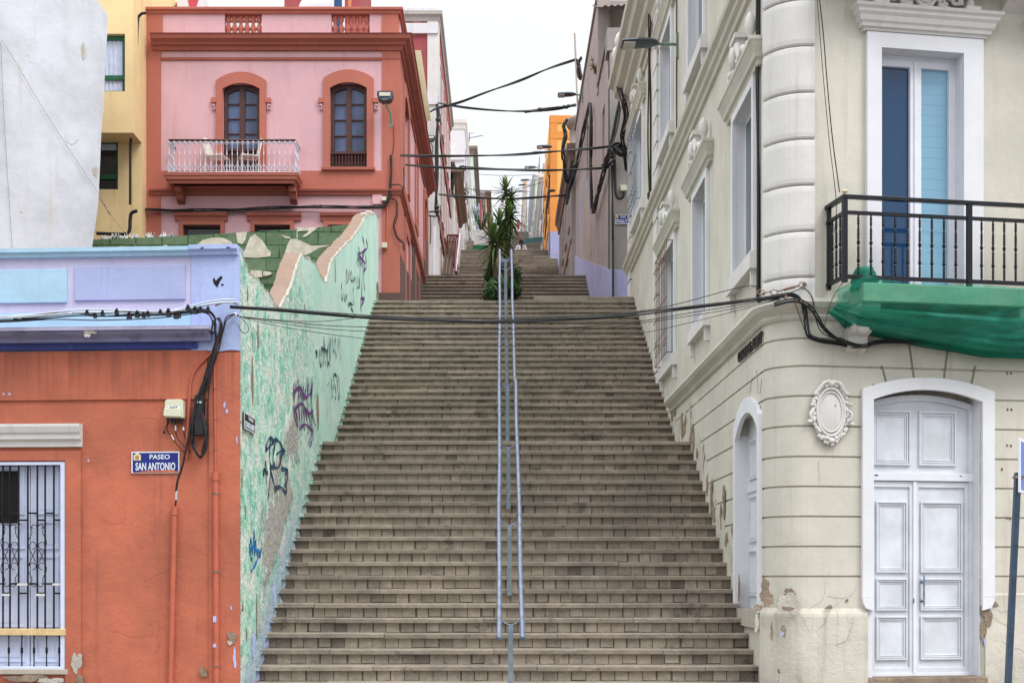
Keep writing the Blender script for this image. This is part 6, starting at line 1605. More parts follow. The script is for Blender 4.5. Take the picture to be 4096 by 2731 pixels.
MB().tube([P(1047, 622, 50), P(1056, 536, 52.5)], .035, 6).build('side_rail', 'far_white', rp_)

# ---------------------------------------------------------------- planting in the middle of the stairs
def leaves(mb, c, rx, ry, rz, n, s, rn):
    for i in range(n):
        a = rn.random()*6.283; b = math.acos(2*rn.random()-1); r = (.55+.45*rn.random()**.5)
        d = Vector((math.sin(b)*math.cos(a), math.sin(b)*math.sin(a), math.cos(b)))
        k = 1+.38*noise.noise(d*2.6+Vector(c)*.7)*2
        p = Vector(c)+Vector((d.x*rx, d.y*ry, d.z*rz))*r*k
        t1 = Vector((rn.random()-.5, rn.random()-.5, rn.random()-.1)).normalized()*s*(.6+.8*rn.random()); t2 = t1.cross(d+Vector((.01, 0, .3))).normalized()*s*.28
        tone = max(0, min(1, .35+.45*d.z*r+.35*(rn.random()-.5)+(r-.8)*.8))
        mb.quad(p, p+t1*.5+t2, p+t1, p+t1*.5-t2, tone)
rn = random.Random(21)
def shrub(label, blobs, n, base, seed):
    t = thing('shrub', label, 'shrub', base, 'shrubs beside the yuccas')
    mb = MB(); rn = random.Random(seed)
    for (px, py, Y, r, rz) in blobs: leaves(mb, P(px, py, Y), r, r*.9, rz, n, .085, rn)
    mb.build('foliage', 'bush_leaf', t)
    mb = MB()
    for (px, py, Y, r, rz) in blobs: mb.tube([Vector(base), P(px, py, Y)], .03, 5)
    mb.build('stem', 'trunk_mat', t)
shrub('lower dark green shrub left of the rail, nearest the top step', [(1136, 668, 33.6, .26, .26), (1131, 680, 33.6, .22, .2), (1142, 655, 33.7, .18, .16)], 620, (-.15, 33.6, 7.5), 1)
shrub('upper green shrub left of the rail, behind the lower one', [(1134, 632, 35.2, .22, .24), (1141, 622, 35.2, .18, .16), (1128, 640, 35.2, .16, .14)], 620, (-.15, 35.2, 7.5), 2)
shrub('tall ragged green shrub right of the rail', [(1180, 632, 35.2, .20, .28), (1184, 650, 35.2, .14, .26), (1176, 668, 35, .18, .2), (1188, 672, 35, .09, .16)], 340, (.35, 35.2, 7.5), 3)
t = thing('planter', 'low pale stone planter patched with brown mosaic at the foot of the plants', 'planter', (.3, 34.3, 7.53))
mb = MB(); mb.xbox(-.45, .52, 34.15, 36.2, 7.5, 8.45); mb.build('box', 'concrete', t, bevel=.02)
mb = MB()
for i in range(26):
    x = .22+.28*rn.random(); z = 8.0+.42*rn.random(); s = .025+.03*rn.random()
    mb.poly(Fr(0, 34.15, 1, 0, 0, -1), [(x-s, z-s*.7), (x+s*.7, z-s), (x+s, z+s*.8), (x-s*.5, z+s)], 0, .008)
mb.build('mosaic', 'terracotta_box', t)
def yucca(label, trunk, heads, seed):
    t = thing('yucca', label, 'yucca', trunk[0], 'yuccas in the middle of the stairs'); rn = random.Random(seed)
    mb = MB(); mb.tube(cr(trunk, 6), .075, 8, r1=.055)
    for h in heads: mb.tube([Vector(trunk[-1]).lerp(Vector(h[0]), -.1), Vector(h[0])], .045, 6)
    mb.build('trunk', 'trunk_mat', t)
    mb = MB()
    for (c, L, n, droop, low) in heads:
        c = Vector(c)
        for i in range(n):
            a = i*2.39996+rn.random()*.3; el = math.radians(88-(88-low)*(i/n)**.85+rn.uniform(-8, 8)); Li = L*(.8+.3*rn.random())
            d = Vector((math.cos(a)*math.cos(el), math.sin(a)*math.cos(el), math.sin(el))); side = d.cross(Vector((0, 0, 1)));
            if side.length < .05: side = Vector((1, 0, 0))
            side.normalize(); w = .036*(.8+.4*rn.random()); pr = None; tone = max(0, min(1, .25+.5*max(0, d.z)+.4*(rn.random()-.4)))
            c0 = c+Vector((0, 0, -(i/n)*L*.45))
            for k in range(6):
                q = k/5; p = c0+d*Li*q+Vector((0, 0, -droop*Li*q*q)); ww = w*(1-q)**.6*(1 if k else .6)+.001
                m_ = p+d.cross(side)*ww*.25
                if pr: mb.quad(pr[0], pr[1], m_, p-side*ww, tone); mb.quad(pr[1], pr[2], p+side*ww, m_, tone)
                pr = (p-side*ww, m_, p+side*ww)
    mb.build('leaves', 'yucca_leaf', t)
    if low_dead := True:
        mb = MB()
        for (c, L, n, droop, low) in heads:
            for i in range(int(n*.35)):
                a = rn.random()*6.28; c0 = Vector(c)+Vector((0, 0, -L*.45-rn.random()*L*.3)); e = c0+Vector((math.cos(a)*L*.28, math.sin(a)*L*.28, -L*(.45+.3*rn.random())))
                s = Vector((math.sin(a), -math.cos(a), 0))*.018; m = c0.lerp(e, .4)+Vector((math.cos(a)*.08, math.sin(a)*.08, .05))
                mb.quad(c0-s, c0+s, m+s, m-s, rn.random()); mb.quad(m-s, m+s, e, e, rn.random())
        mb.build('dead_leaves', 'dry_leaf', t)
yucca('tallest yucca with two tufts at the top against the sky', [(.12, 35.0, 8.3), (.16, 35.0, 9.4), (.16, 35.0, 10.6), (.17, 35.0, 11.1)],
      [(P(1161, 432, 35), .40, 38, .12, -45), (P(1175, 448, 35), .32, 30, .2, -60), (P(1168, 478, 35), .42, 50, .4, -75)], 5)
yucca('middle yucca with the broadest crown of arching leaves', [(.08, 34.7, 8.3), (.13, 34.7, 9.5), (.14, 34.7, 10.4)],
      [(P(1172, 490, 34.7), .50, 60, .35, -70), (P(1148, 508, 34.6), .62, 60, .3, -50), (P(1160, 525, 34.7), .45, 60, .5, -75)], 6)
yucca('lowest yucca with long leaves spreading left over the steps', [(-.0, 34.3, 8.3), (-.12, 34.3, 9.1), (-.16, 34.3, 9.9)],
      [(P(1136, 548, 34.3), .66, 75, .25, -75), (P(1130, 532, 34.3), .5, 26, .1, 10)], 7)
spray_plant('small_tree', 'dark bushy tree behind the low white wall on the left', P(1106, 535, 70), 2.2, 60, 'bush_leaf', 'tree', 9)

# ---------------------------------------------------------------- person climbing at the far landing
def person():
    Y = 64.5; c = P(1197, 600, Y); x0 = c.x; zf = hz(550, Y)-1.66
    t = thing('person', 'person with long black ponytail and white jacket walking away up the far steps', 'person', (x0, Y, zf))
    def skin(name, mat, verts, edges, rad, root, sub=2):
        me = bpy.data.meshes.new(name); me.from_pydata([tuple(Vector(v)) for v in verts], edges, []); me.update()
        o = bpy.data.objects.new(name, me); C.objects.link(o); o.parent = t; WL[o.name] = Vector((x0, Y, zf))
        me.materials.append(M[mat]); sk = o.modifiers.new('skin', 'SKIN')
        for i, r in enumerate(rad): me.skin_vertices[0].data[i].radius = r
        me.skin_vertices[0].data[root].use_root = True
        s = o.modifiers.new('sub', 'SUBSURF'); s.levels = sub; s.render_levels = sub
        return o
    v = [(0, 0, .88), (0, .0, 1.05), (0, .01, 1.25), (0, .02, 1.36), (0, .03, 1.44), (0, .03, 1.52), (0, .03, 1.60),
         (-.08, 0, .84), (-.09, .03, .48), (-.09, -.02, .08), (-.09, .10, .03), (.08, 0, .84), (.09, .12, .52), (.09, .06, .14), (.09, .18, .10),
         (-.17, .01, 1.33), (-.25, -.01, 1.08), (-.22, .10, .88), (.17, .01, 1.33), (.25, -.01, 1.08), (.22, .10, .88)]
    e = [(0, 1), (1, 2), (2, 3), (3, 4), (4, 5), (5, 6), (0, 7), (7, 8), (8, 9), (9, 10), (0, 11), (11, 12), (12, 13), (13, 14), (3, 15), (15, 16), (16, 17), (3, 18), (18, 19), (19, 20)]
    r = [(.14, .10), (.12, .09), (.14, .10), (.12, .08), (.05, .05), (.075, .09), (.06, .07), (.09, .09), (.065, .065), (.045, .045), (.03, .03), (.09, .09), (.065, .065), (.045, .045), (.03, .03), (.055, .055), (.042, .042), (.03, .03), (.055, .055), (.042, .042), (.03, .03)]
    skin('body', 'skin', v, e, r, 0)
    v = [(0, 0, .92), (0, 0, 1.08), (0, .01, 1.25), (0, .02, 1.37), (-.17, .01, 1.34), (-.26, -.01, 1.09), (-.23, .10, .92), (.17, .01, 1.34), (.26, -.01, 1.09), (.23, .10, .92)]
    skin('jacket', 'shirt_white', v, [(0, 1), (1, 2), (2, 3), (3, 4), (4, 5), (5, 6), (3, 7), (7, 8), (8, 9)], [(.18, .13), (.16, .12), (.165, .125), (.13, .09), (.075, .075), (.065, .065), (.05, .05), (.075, .075), (.065, .065), (.05, .05)], 0)
    v = [(0, 0, .9), (-.08, 0, .82), (-.09, .03, .48), (-.09, -.02, .12), (.08, 0, .82), (.09, .12, .52), (.09, .06, .17)]
    skin('jeans', 'jeans', v, [(0, 1), (1, 2), (2, 3), (0, 4), (4, 5), (5, 6)], [(.155, .12), (.10, .10), (.078, .078), (.06, .06), (.10, .10), (.078, .078), (.06, .06)], 0)
    v = [(0, .02, 1.52), (0, .03, 1.61), (0, -.07, 1.58), (0, -.12, 1.48), (.01, -.13, 1.32), (.015, -.13, 1.16), (.01, -.12, 1.06)]
    skin('hair', 'hair_black', v, [(0, 1), (1, 2), (2, 3), (3, 4), (4, 5), (5, 6)], [(.10, .11), (.10, .11), (.055, .05), (.03, .03), (.032, .03), (.025, .025), (.012, .012)], 1)
    mb = MB(); o_ = Vector((x0, Y, zf)); mb.tube(cr([o_+Vector(k) for k in ((.12, -.06, 1.38), (.02, -.135, 1.22), (-.12, -.13, 1.0), (-.17, -.06, .9))], 5), .012, 5); mb.build('bag_strap', 'leather', t)
person()
# ---------------------------------------------------------------- white van at the top of the street
def van():
    Y = 195; cx = P(1206, 534, Y).x; zb = hz(536, Y)-.2; w = 1.9; h = 2.0
    t = thing('parked_van', 'white van seen from behind parked at the very top of the street', 'van', (cx, Y, zb))
    fr = Fr(cx, Y, 1, 0, 0, -1); mb = MB(); k = 5.4
    s = [(Y, .25, w/2), (Y+.25, .22, w/2), (Y+3.6, .22, w/2), (Y+4.9, .3, w/2-.06)]
    sec = []
    for y, b, hw in s:
        tp_ = h if y < Y+4 else 1.1
        ins = .10
        sec.append([Vector((cx+a, y if c < 1.2 else y+(.12 if y == Y else 0), zb+c)) for a, c in ((-hw, b), (hw, b), (hw, 1.15 if tp_ > 1.2 else tp_-.1), (hw-ins, tp_-.12), (hw-ins-.12, tp_), (-hw+ins+.12, tp_), (-hw+ins, tp_-.12), (-hw, 1.15 if tp_ > 1.2 else tp_-.1))])
    vs = [p for q in sec for p in q]; fs = []
    for i in range(len(sec)-1):
        for j in range(8): fs.append((i*8+j, i*8+(j+1) % 8, (i+1)*8+(j+1) % 8, (i+1)*8+j))
    fs += [tuple(range(8)), tuple(range(24, 32))]
    mb.add(vs, fs); mb.build('body', 'van_white', t, bevel=.04)
    for s_ in (-1, 1):
        a, b = sorted((s_*.04, s_*.72)); MB().box(fr, a, b, zb+1.2, zb+1.75, -.12, .01).build('rear_window', 'glass_dark', t)
        MB().box(fr, *sorted((s_*.82, s_*.94)), zb+.8, zb+1.15, 0, .02).build('tail_light', 'heart_red', t)
        for yy in (.8, 3.9): MB().lathe((0, 0, 0), [(.01, -.1), (.32, -.1), (.34, 0), (.32, .1), (.01, .1)], 14); 
    for s_ in (-1, 1):
        for yy in (.8, 3.9):
            mb = MB(); c = Vector((cx+s_*(w/2-.12), Y+yy, zb+.32)); n = 16; vs = []
            for x, r in ((-.1, .05), (-.1, .3), (0, .33), (.1, .3), (.1, .05)):
                for i in range(n): a = 2*math.pi*i/n; vs.append(c+Vector((x, r*math.cos(a), r*math.sin(a))))
            fs = [(i*n+j, i*n+(j+1) % n, (i+1)*n+(j+1) % n, (i+1)*n+j) for i in range(4) for j in range(n)]
            mb.add(vs, fs); mb.build('wheel', 'tyre', t)
    MB().box(fr, -.9, .9, zb+.25, zb+.5, -.02, .08).build('bumper', 'black_rubber', t)
    MB().box(fr, -.26, .26, zb+.62, zb+.74, 0, .02).build('number_plate', 'meter_cream', t)
van()
# red sign post by the van
mb = MB(); mb.tube([P(1190, 556, 100), P(1190, 508, 100)], .04, 6); mb.xbox(P(1187, 520, 100).x, P(1194, 520, 100).x, 99.9, 99.95, hz(521, 100), hz(506, 100))
tag(mb.build('red_sign', 'heart_red'), 'small red sign on a thin post far up the stairs', 'sign')

# ---------------------------------------------------------------- street lamps
def led_lamp(px0, px1, py, Y, xw, label, group='flat street lamps on the right hand houses', zoff=0, thin=False):
    """head from px0 to px1 at height py; arm runs to the wall plane x = xw"""
    a, b = P(px0, py, Y), P(px1, py, Y); L = b.x-a.x; z = a.z
    t = thing('street_lamp', label, 'street lamp', (xw, Y, z), group)
    mb = MB(); vs = []; fs = []
    secs = [(0, .04, .15), (.03, .06, .18), (.42, .065, .19), (.75, .07, .16), (.93, .05, .10), (1.0, .03, .04)]
    n = 10; s = L/.57
    for q, hh, ww in secs:
        for j in range(n):
            an = 2*math.pi*j/n; y = math.cos(an)*ww*s; zz_ = math.sin(an)*hh*s*(1.0 if math.sin(an) > 0 else .45)
            vs.append(Vector((a.x+q*L, Y+y, z+zz_-.10*(1-q)*0+.02*(q-.5))))
    for i in range(len(secs)-1):
        for j in range(n): fs.append((i*n+j, i*n+(j+1) % n, (i+1)*n+(j+1) % n, (i+1)*n+j))
    fs += [tuple(range(n)), tuple(range((len(secs)-1)*n, len(secs)*n))]
    mb.add(vs, fs); mb.build('head', 'lamp_grey', t, bevel=.006)
    MB().xbox(a.x+L*.05, a.x+L*.36, Y-.15*s, Y+.13*s, z-.050*s, z-.018*s).build('lens', 'lamp_lens', t)
    MB().tube([b+Vector((-.02, 0, 0)), Vector((xw, Y, b.z-.01*s))], .024*s, 8).build('arm', 'green_metal', t)
    MB().xbox(xw-.03*s, xw, Y-.05*s, Y+.05*s, b.z-.22*s, b.z+.16*s).build('bracket', 'green_metal', t)
    return t
led_lamp(1427, 1512, 101, 22.2, XR, 'nearest flat grey street lamp, on the beige building')
led_lamp(1281, 1323, 218, 43.0, 2.62, 'second flat street lamp, on the far end of the grey house')
led_lamp(1233, 1268, 338, 59.6, 2.2, 'third flat street lamp, at the corner of the orange house')
led_lamp(1223, 1250, 351, 66, 2.2, 'fourth flat street lamp, halfway along the orange house')
led_lamp(1205, 1232, 385, 79, 2.22, 'fifth flat street lamp, on the white and grey house')
led_lamp(1196, 1216, 414, 94, 2.38, 'sixth flat street lamp, on the pale green house')
led_lamp(1191, 1208, 425, 108, 2.36, 'seventh small street lamp, on the narrow grey plaster house')
led_lamp(1188, 1202, 439, 122, 2.34, 'eighth street lamp, smallest and farthest up the street')
def flood(px, py, w, Y, base, label):
    """old style lamp: wide tapered head on a curved green arm"""
    c = P(px, py, Y); t = thing('street_lamp', label, 'street lamp', P(*base, Y+.15), 'old bowl shaped lamps on the left hand houses'); s = w/.36
    mb = MB(); r0, r1, r2 = .18*s, .17*s, .08*s
    yb = Y-.28*s; fr = Fr(0, yb, 1, 0, 0, -1)
    lay = [(.06, .175, -.28), (.075, .18, -.14), (.05, .17, .0), (-.11, .10, .16), (-.13, .05, .2)]
    vs = []; fs = []; sec = []
    for z, hw, dn in ((.095, .17, .12), (.10, .18, .10), (.03, .185, .10), (-.08, .15, .11), (-.12, .07, .12)):
        for a, d in ((-1, -1), (-.6, -1.25), (.6, -1.25), (1, -1), (1, 1), (-1, 1)): vs.append(c+Vector((a*hw*s, d*dn*s, z*s)))
    for i in range(4):
        for j in range(6): fs.append((i*6+j, i*6+(j+1) % 6, (i+1)*6+(j+1) % 6, (i+1)*6+j))
    fs += [tuple(range(6)), tuple(range(24, 30))]
    mb.add(vs, fs); mb.build('head', 'lamp_grey', t, bevel=.01)
    MB().hexa([c+Vector((x*s, y*s, z*s)) for x, y, z in ((-.12, -.155, -.02), (.12, -.155, -.02), (.12, -.10, -.02), (-.12, -.10, -.02), (-.13, -.14, .07), (.13, -.14, .07), (.13, -.1, .07), (-.13, -.1, .07))]).build('lens', 'lamp_lens', t)
    b = P(*base, Y+.15)
    MB().tube(cr([c+Vector((.01, 0, -.11*s)), c+Vector((.03*s, .0, -.2*s)), c.lerp(b, .6)+Vector((.04, 0, 0)), b], 6), .022*s, 8).build('arm', 'green_metal', t)
    MB().xbox(b.x-.03*s, b.x+.03*s, b.y-.02, b.y+.02, b.z-.06*s, b.z+.10*s).build('bracket', 'green_metal', t)
flood(885, 224, .36, 30.6, (898, 288), 'bowl shaped lamp on the front corner of the pink house')
flood(989, 319, .30, 46.6, (993, 352), 'bowl shaped lamp on the white corner of the maroon house')
flood(1056, 397, .36, 66.6, (1058, 425), 'bowl shaped lamp among cables on the distant left houses')
# small meter boxes on the pink house
t = thing('meter_box', 'white junction box on the red corner of the pink house under the cables', 'electrical box', (pu(882), 31, pv(462)))
MB().box(PF, pu(877), pu(888), pv(464), pv(455), .03, .12).build('housing', 'meter_cream', t, bevel=.01)
t = thing('meter_box', 'cream junction box low on the red corner of the pink house', 'electrical box', (pu(884), 31, pv(575)))
MB().box(PF, pu(877), pu(890), pv(572), pv(560), .03, .13).build('housing', 'meter_cream', t, bevel=.01)
mb = MB(); mb.tube([PF.w(pu(884), pv(572), .06), PF.w(pu(884), pv(578), .06)], .05, 6, r1=.02); mb.tube([PF.w(pu(889), pv(560), .05), PF.w(pu(890), pv(480), .05), PF.w(pu(878), pv(472), .05)], .02, 5); mb.build('conduit', 'copper_pipe', t)
# ---------------------------------------------------------------- overhead and wall cables
def cable(label, pts, r=.012, k=1, mat='black_rubber', cat='cable', group=None, R0=None, knots=0, twist=1.6, seed=0, name='cable'):
    mb = MB()
    pts = [Vector(p) for p in pts]
    if pts[0].y > 25: r *= .72; R0 = R0*.72 if R0 else None
    if k == 1: mb.tube(cr(pts, 8), r, 6)
    else: bundle(mb, pts, k, r, R0 or r*1.15, twist, 12)
    c = cr(pts, 12); rn = random.Random(seed)
    for i in range(knots):
        p = c[int(rn.random()*(len(c)-1))]; mb.blob(p+Vector((0, 0, r*rn.uniform(-.8, .8))), r*2.2, r*2.2, r*(1.6+rn.random()), 7, 5)
    return tag(mb.build(name, mat), label, cat, group)
Yc = 14.15
def sp_(l, Ya, Yb=None):
    Yb = Ya if Yb is None else Yb; a, b = l[0][0], l[-1][0]
    return [P(x, y, Ya+(Yb-Ya)*(x-a)/(b-a)) for x, y in l]
S1 = [(528, 704), (620, 710), (720, 718), (850, 729), (1000, 736), (1150, 738), (1300, 733), (1450, 722), (1600, 704), (1700, 692), (1790, 681)]
cable('thick twisted bundle of black cables spanning the stairs in the foreground', sp_(S1, 14.2, 14.6), .0085, 5, R0=.013, knots=7, twist=1.2, group='cables spanning the foreground')
cable('thin black cable just above the thick foreground bundle', sp_([(540, 702), (700, 713), (900, 727), (1100, 731), (1300, 727), (1500, 710), (1690, 662), (1738, 656)], 14.2, 14.6), .005, group='cables spanning the foreground')
cable('thin black cable sagging below the foreground bundle and crossing it', sp_([(551, 727), (640, 737), (760, 748), (900, 752), (1060, 756), (1250, 755), (1450, 740), (1600, 716), (1790, 686)], 14.2, 14.6), .0045, group='cables spanning the foreground')
cable('thin black cable sagging a little lower than the one above', sp_([(551, 727), (640, 742), (760, 756), (900, 763), (1100, 768), (1300, 762), (1500, 738), (1700, 706), (1800, 684)], 14.2, 14.6), .004, group='cables spanning the foreground')
cable('lowest and thinnest black wire sagging across the stairs', sp_([(551, 727), (620, 745), (760, 768), (900, 783), (1060, 793), (1200, 794), (1350, 785), (1500, 760), (1700, 712), (1800, 684)], 14.2, 14.6), .0035, group='cables spanning the foreground')
cable('short thin wire curving up to the foreground bundle at left', sp_([(551, 727), (640, 735), (740, 738), (850, 726)], 14.2), .004, group='cables spanning the foreground')
cable('small hanging wire loop at the mint wall corner', [LF.w(LF.u(a), LF.v(b, b) if False else LF.v(a, b), .06) for a, b in ((549, 728), (560, 735), (573, 752), (571, 765), (560, 766), (550, 748))], .004)
def lf(l, n): return [LF.w(LF.u(a), LF.v(a, b), n) for a, b in l]
L0 = [(-160, 748), (-60, 748), (0, 742), (60, 738), (120, 735), (200, 728), (260, 727), (330, 728), (400, 728), (440, 722), (480, 713), (520, 706), (560, 704)]
cable('pale grey twisted cables running along the lilac ledge', lf(L0, .30), .0085, 4, 'cable_white', R0=.018, twist=1.0)
cable('black cables tangled with the pale ones along the ledge', lf([(a, b+5+3*math.sin(a*.03)) for a, b in L0[:10]]+[(490, 728), (508, 745), (506, 775)], .29), .008, 4, R0=.022, twist=1.8, knots=12)
mb = MB(); rn = random.Random(4)
for px in (225, 260, 292, 320, 352, 362, 390, 408, 425, 432, 452, 468, 243, 338, 480, 497):
    p = lf([(px, 729+rn.random()*10-(px > 440)*10)], .32)[0]; s = .016+.008*rn.random(); mb.xbox(p.x-s, p.x+s, p.y-s, p.y+s, p.z-s*1.6, p.z+s*.8); mb.xbox(p.x-s*.5, p.x+s*.5, p.y-s, p.y+s, p.z, p.z+s*1.8)
tag(mb.build('cable_clamps', 'black_rubber'), 'row of black clamps gripping the cables on the lilac ledge', 'cable clamps')
cable('loose black cable sagging below the ledge bundle', lf([(-160, 757), (0, 752), (60, 750), (150, 745), (250, 747), (380, 742), (480, 730)], .29), .006)
cable('slim white cable end anchored beside the blue pier', lf([(500, 706), (520, 699), (535, 698), (552, 703)], .1), .010, mat='rust_metal')
cable('black cable leading from the white insulator down the pier', lf([(552, 727), (540, 726), (524, 738), (517, 760), (508, 790)], .06), .006)
tag(MB().blob(lf([(543, 725)], .06)[0], .024, .02, .028, 8, 6).build('insulator', 'white_trim'), 'small white insulator on the lilac pier', 'insulator')
# right hand corner: turnbuckle, bundle dropping and running under the balcony
def rf(l, n): return [RFr.w(RFr.u(a), RFr.v(a, b), n) for a, b in l]
tb = thing('turnbuckle', 'rusty turnbuckle and hooks tying the cables to the white pilaster', 'turnbuckle', P(1790, 665, 14.6))
mb = MB(); Yt = 14.50
mb.tube([P(1786, 669, Yt), P(1835, 656, Yt+.02)], .010, 6); mb.tube([P(1800, 665, Yt), P(1825, 659, Yt)], .017, 6)
for cx_, cy_ in ((1843, 654), (1778, 671), (1748, 671)): mb.tube([P(cx_+8*math.cos(a), cy_+6*math.sin(a), Yt) for a in [k*.7 for k in range(10)]], .006, 5)
mb.tube([P(1756, 672, Yt), P(1772, 670, Yt)], .008, 5); mb.blob(P(1754, 675, Yt), .02, .02, .015); mb.blob(P(1848, 653, Yt+.05), .025, .03, .025); mb.build('hook', 'rust_metal', tb)
B1 = [(1740, 689), (1790, 681), (1815, 680), (1832, 692), (1842, 712), (1846, 745), (1852, 772), (1875, 783), (1920, 790), (1960, 797), (2000, 790), (2060, 785), (2150, 790), (2350, 800)]
cable('thick black cable bundle bending down the corner and under the balcony', rf(B1, .07), .010, 5, R0=.018, twist=1.0)
B2 = [(1768, 706), (1800, 697), (1826, 698), (1850, 712), (1866, 735), (1880, 757), (1905, 778), (1935, 791), (1970, 800), (2010, 790), (2120, 790), (2350, 797)]
cable('second black cable bundle curving along the stone moulding to the balcony', rf(B2, .14), .009, 4, R0=.018, twist=1.4, knots=4)
cable('dark steel wire from the pilaster anchor down over the moulding', rf([(1790, 683), (1820, 672), (1838, 668), (1856, 690), (1862, 730), (1875, 765), (1905, 782)], .12), .006)
cable('thin black wire hanging in a long curve beside the rounded corner', rf([(1815, 690), (1828, 730), (1842, 765), (1860, 783)], .10), .004)
cable('thin wire looping from the balcony post to the cable bundle', rf([(1940, 640), (1915, 655), (1885, 700), (1872, 740), (1866, 775)], .3), .004)
cable('thin wires dropping from above to the black balcony rail', rf([(1862, -60), (1868, 0), (1878, 90), (1886, 190), (1898, 320), (1915, 450)], .15), .006)
cable('second thin wire beside the first ending behind the balcony', rf([(1864, -60), (1871, 40), (1882, 180), (1896, 330), (1912, 470), (1908, 540)], .10), .004)
cable('rusty clamp at the bend of the corner cable bundle', rf([(1795, 680), (1797, 690)], .10), .022, mat='rust_metal', cat='clamp', name='clamp')
# dark cable down the near edge of the side wall
def rs(l, n): return [RS.w(RS.u(a), RS.v(a, b), n) for a, b in l]
def rsY(pts, n): return [RS.w(y, z, n) for y, z in pts]
cable('black cable running down the joint beside the white pilaster', rsY([(15.16, 12), (15.16, 9), (15.17, 6.5), (15.16, 4.85), (15.10, 4.68)], .03), .018, 2, R0=.012, twist=.8)
cable('black cable draped along the upper string course of the beige wall', rsY([(15.2, 9.6), (15.9, 8.75), (17.5, 8.66), (20.3, 8.66), (23.4, 8.66)], .12), .014)
cable('bundle of black cables hanging on the far white pilaster', rsY([(25.6, 13), (25.65, 11), (25.7, 9.0), (25.6, 8.72)], .09), .022, 3, R0=.04, twist=.5)
cable('thin conduit with hooks dropping below the nearest lamp', rsY([(22.25, 11.2), (22.25, 9.6), (22.25, 8.75)], .02), .012, mat='grate')
cable('messy black cable cluster at the far end of the beige wall', [P(1421, 200, 30.2), P(1432, 232, 30.0), P(1438, 270, 30.2), P(1430, 310, 30.5), P(1436, 350, 31), P(1441, 390, 31.5)], .03, 4, R0=.06, twist=1.3, knots=4)
# across the street farther up
cable('black cable crossing the sky from the maroon house up to the roof pole', sp_([(985, 259), (1008, 248), (1060, 234), (1120, 212), (1200, 183), (1270, 155), (1322, 137)], 45), .035, 2, R0=.03)
cable('black cable sagging across the sky and thickening at the right', sp_([(1005, 237), (1060, 246), (1120, 253), (1180, 256), (1250, 253), (1322, 243)], 45), .03, 2, R0=.028)
cable('thick tangled end of the sagging sky cable', sp_([(1205, 257), (1250, 252), (1290, 248), (1323, 241)], 45), .04, 3, R0=.05, knots=8)
cable('upper black cable from the pink house corner to the grey house', sp_([(899, 357), (960, 358), (1060, 359), (1150, 357), (1230, 352), (1310, 346), (1405, 336)], 31, 32.3), .024, 2, R0=.022)
cable('lower black cable from the pink house side to the grey house', sp_([(928, 379), (1000, 384), (1100, 389), (1200, 391), (1300, 391), (1390, 386)], 32.5, 33), .024, 2, R0=.020)
cable('black cable crossing behind the yucca from the maroon house', sp_([(1008, 447), (1080, 453), (1150, 457), (1230, 454), (1300, 449)], 46.6, 48), .035, 2, R0=.03)
for i, (l, Y, lab) in enumerate([([(1055, 382), (1100, 385), (1150, 388), (1210, 389)], 60, 'thin cable just under the lower cable far up the street'), ([(1055, 430), (1090, 436), (1140, 438), (1190, 434), (1250, 418)], 62, 'thin cable rising to the orange house behind the yucca tops'),
                                 ([(1095, 473), (1140, 474), (1200, 472)], 95, 'thin distant cable behind the middle yucca crown'), ([(1095, 400), (1150, 403), (1230, 402)], 80, 'faint distant cable above the yucca tops'), ([(1090, 440), (1150, 443), (1220, 440)], 90, 'faint distant cable at the height of the yucca tuft')]):
    cable(lab, sp_(l, Y), .02 if i else .035)
cable('black cable looping along the front of the pink house below the balcony', [PF.w(pu(a), pv(b), .12) for a, b in ((302, 488), (340, 485), (420, 486), (520, 485), (600, 482), (700, 478), (790, 479), (870, 479), (885, 473), (893, 460))], .022, 4, R0=.035, twist=1.1, knots=10)
cable('thin loose wires under the pink house cable', [PF.w(pu(a), pv(b), .1) for a, b in ((302, 492), (400, 492), (520, 490), (680, 489), (800, 492), (860, 486))], .012)
cable('black cable climbing the red corner of the pink house', [PF.w(pu(a), pv(b), .08) for a, b in ((886, 475), (895, 455), (898, 420), (900, 390), (899, 360))], .03, 2, R0=.025)
cable('thin cable running up from the bundle to the pink house lamp', [PF.w(pu(a), pv(b), .05) for a, b in ((901, 358), (905, 330), (904, 290))], .010, mat='cable_brown')
cable('brown cables looping round the pink corner down to the side wall', [P(a, b, 30.9) for a, b in ((898, 455), (910, 462), (912, 490), (905, 520), (912, 545), (925, 558), (928, 575))], .014, 3, R0=.03, mat='cable_brown')
cable('short cable round the side corner at the string course', [P(a, b, 30.8) for a, b in ((898, 425), (915, 424), (924, 430), (926, 440), (928, 420), (927, 385))], .02)
cable('black cable down the white corner of the maroon house', [P(a, b, 46.7) for a, b in ((1003, 240), (1006, 262), (1004, 330), (1003, 400), (1003, 480), (1007, 505))], .06, 2, R0=.05, knots=3)
cable('black cable wrapping across the white corner of the maroon house', [P(a, b, 46.7) for a, b in ((983, 488), (995, 486), (1003, 490), (1000, 497), (984, 495))], .04)
cable('dark cable tail below the wrap on the white corner', [P(a, b, 46.7) for a, b in ((988, 495), (989, 530), (988, 560))], .03, mat='cable_brown')
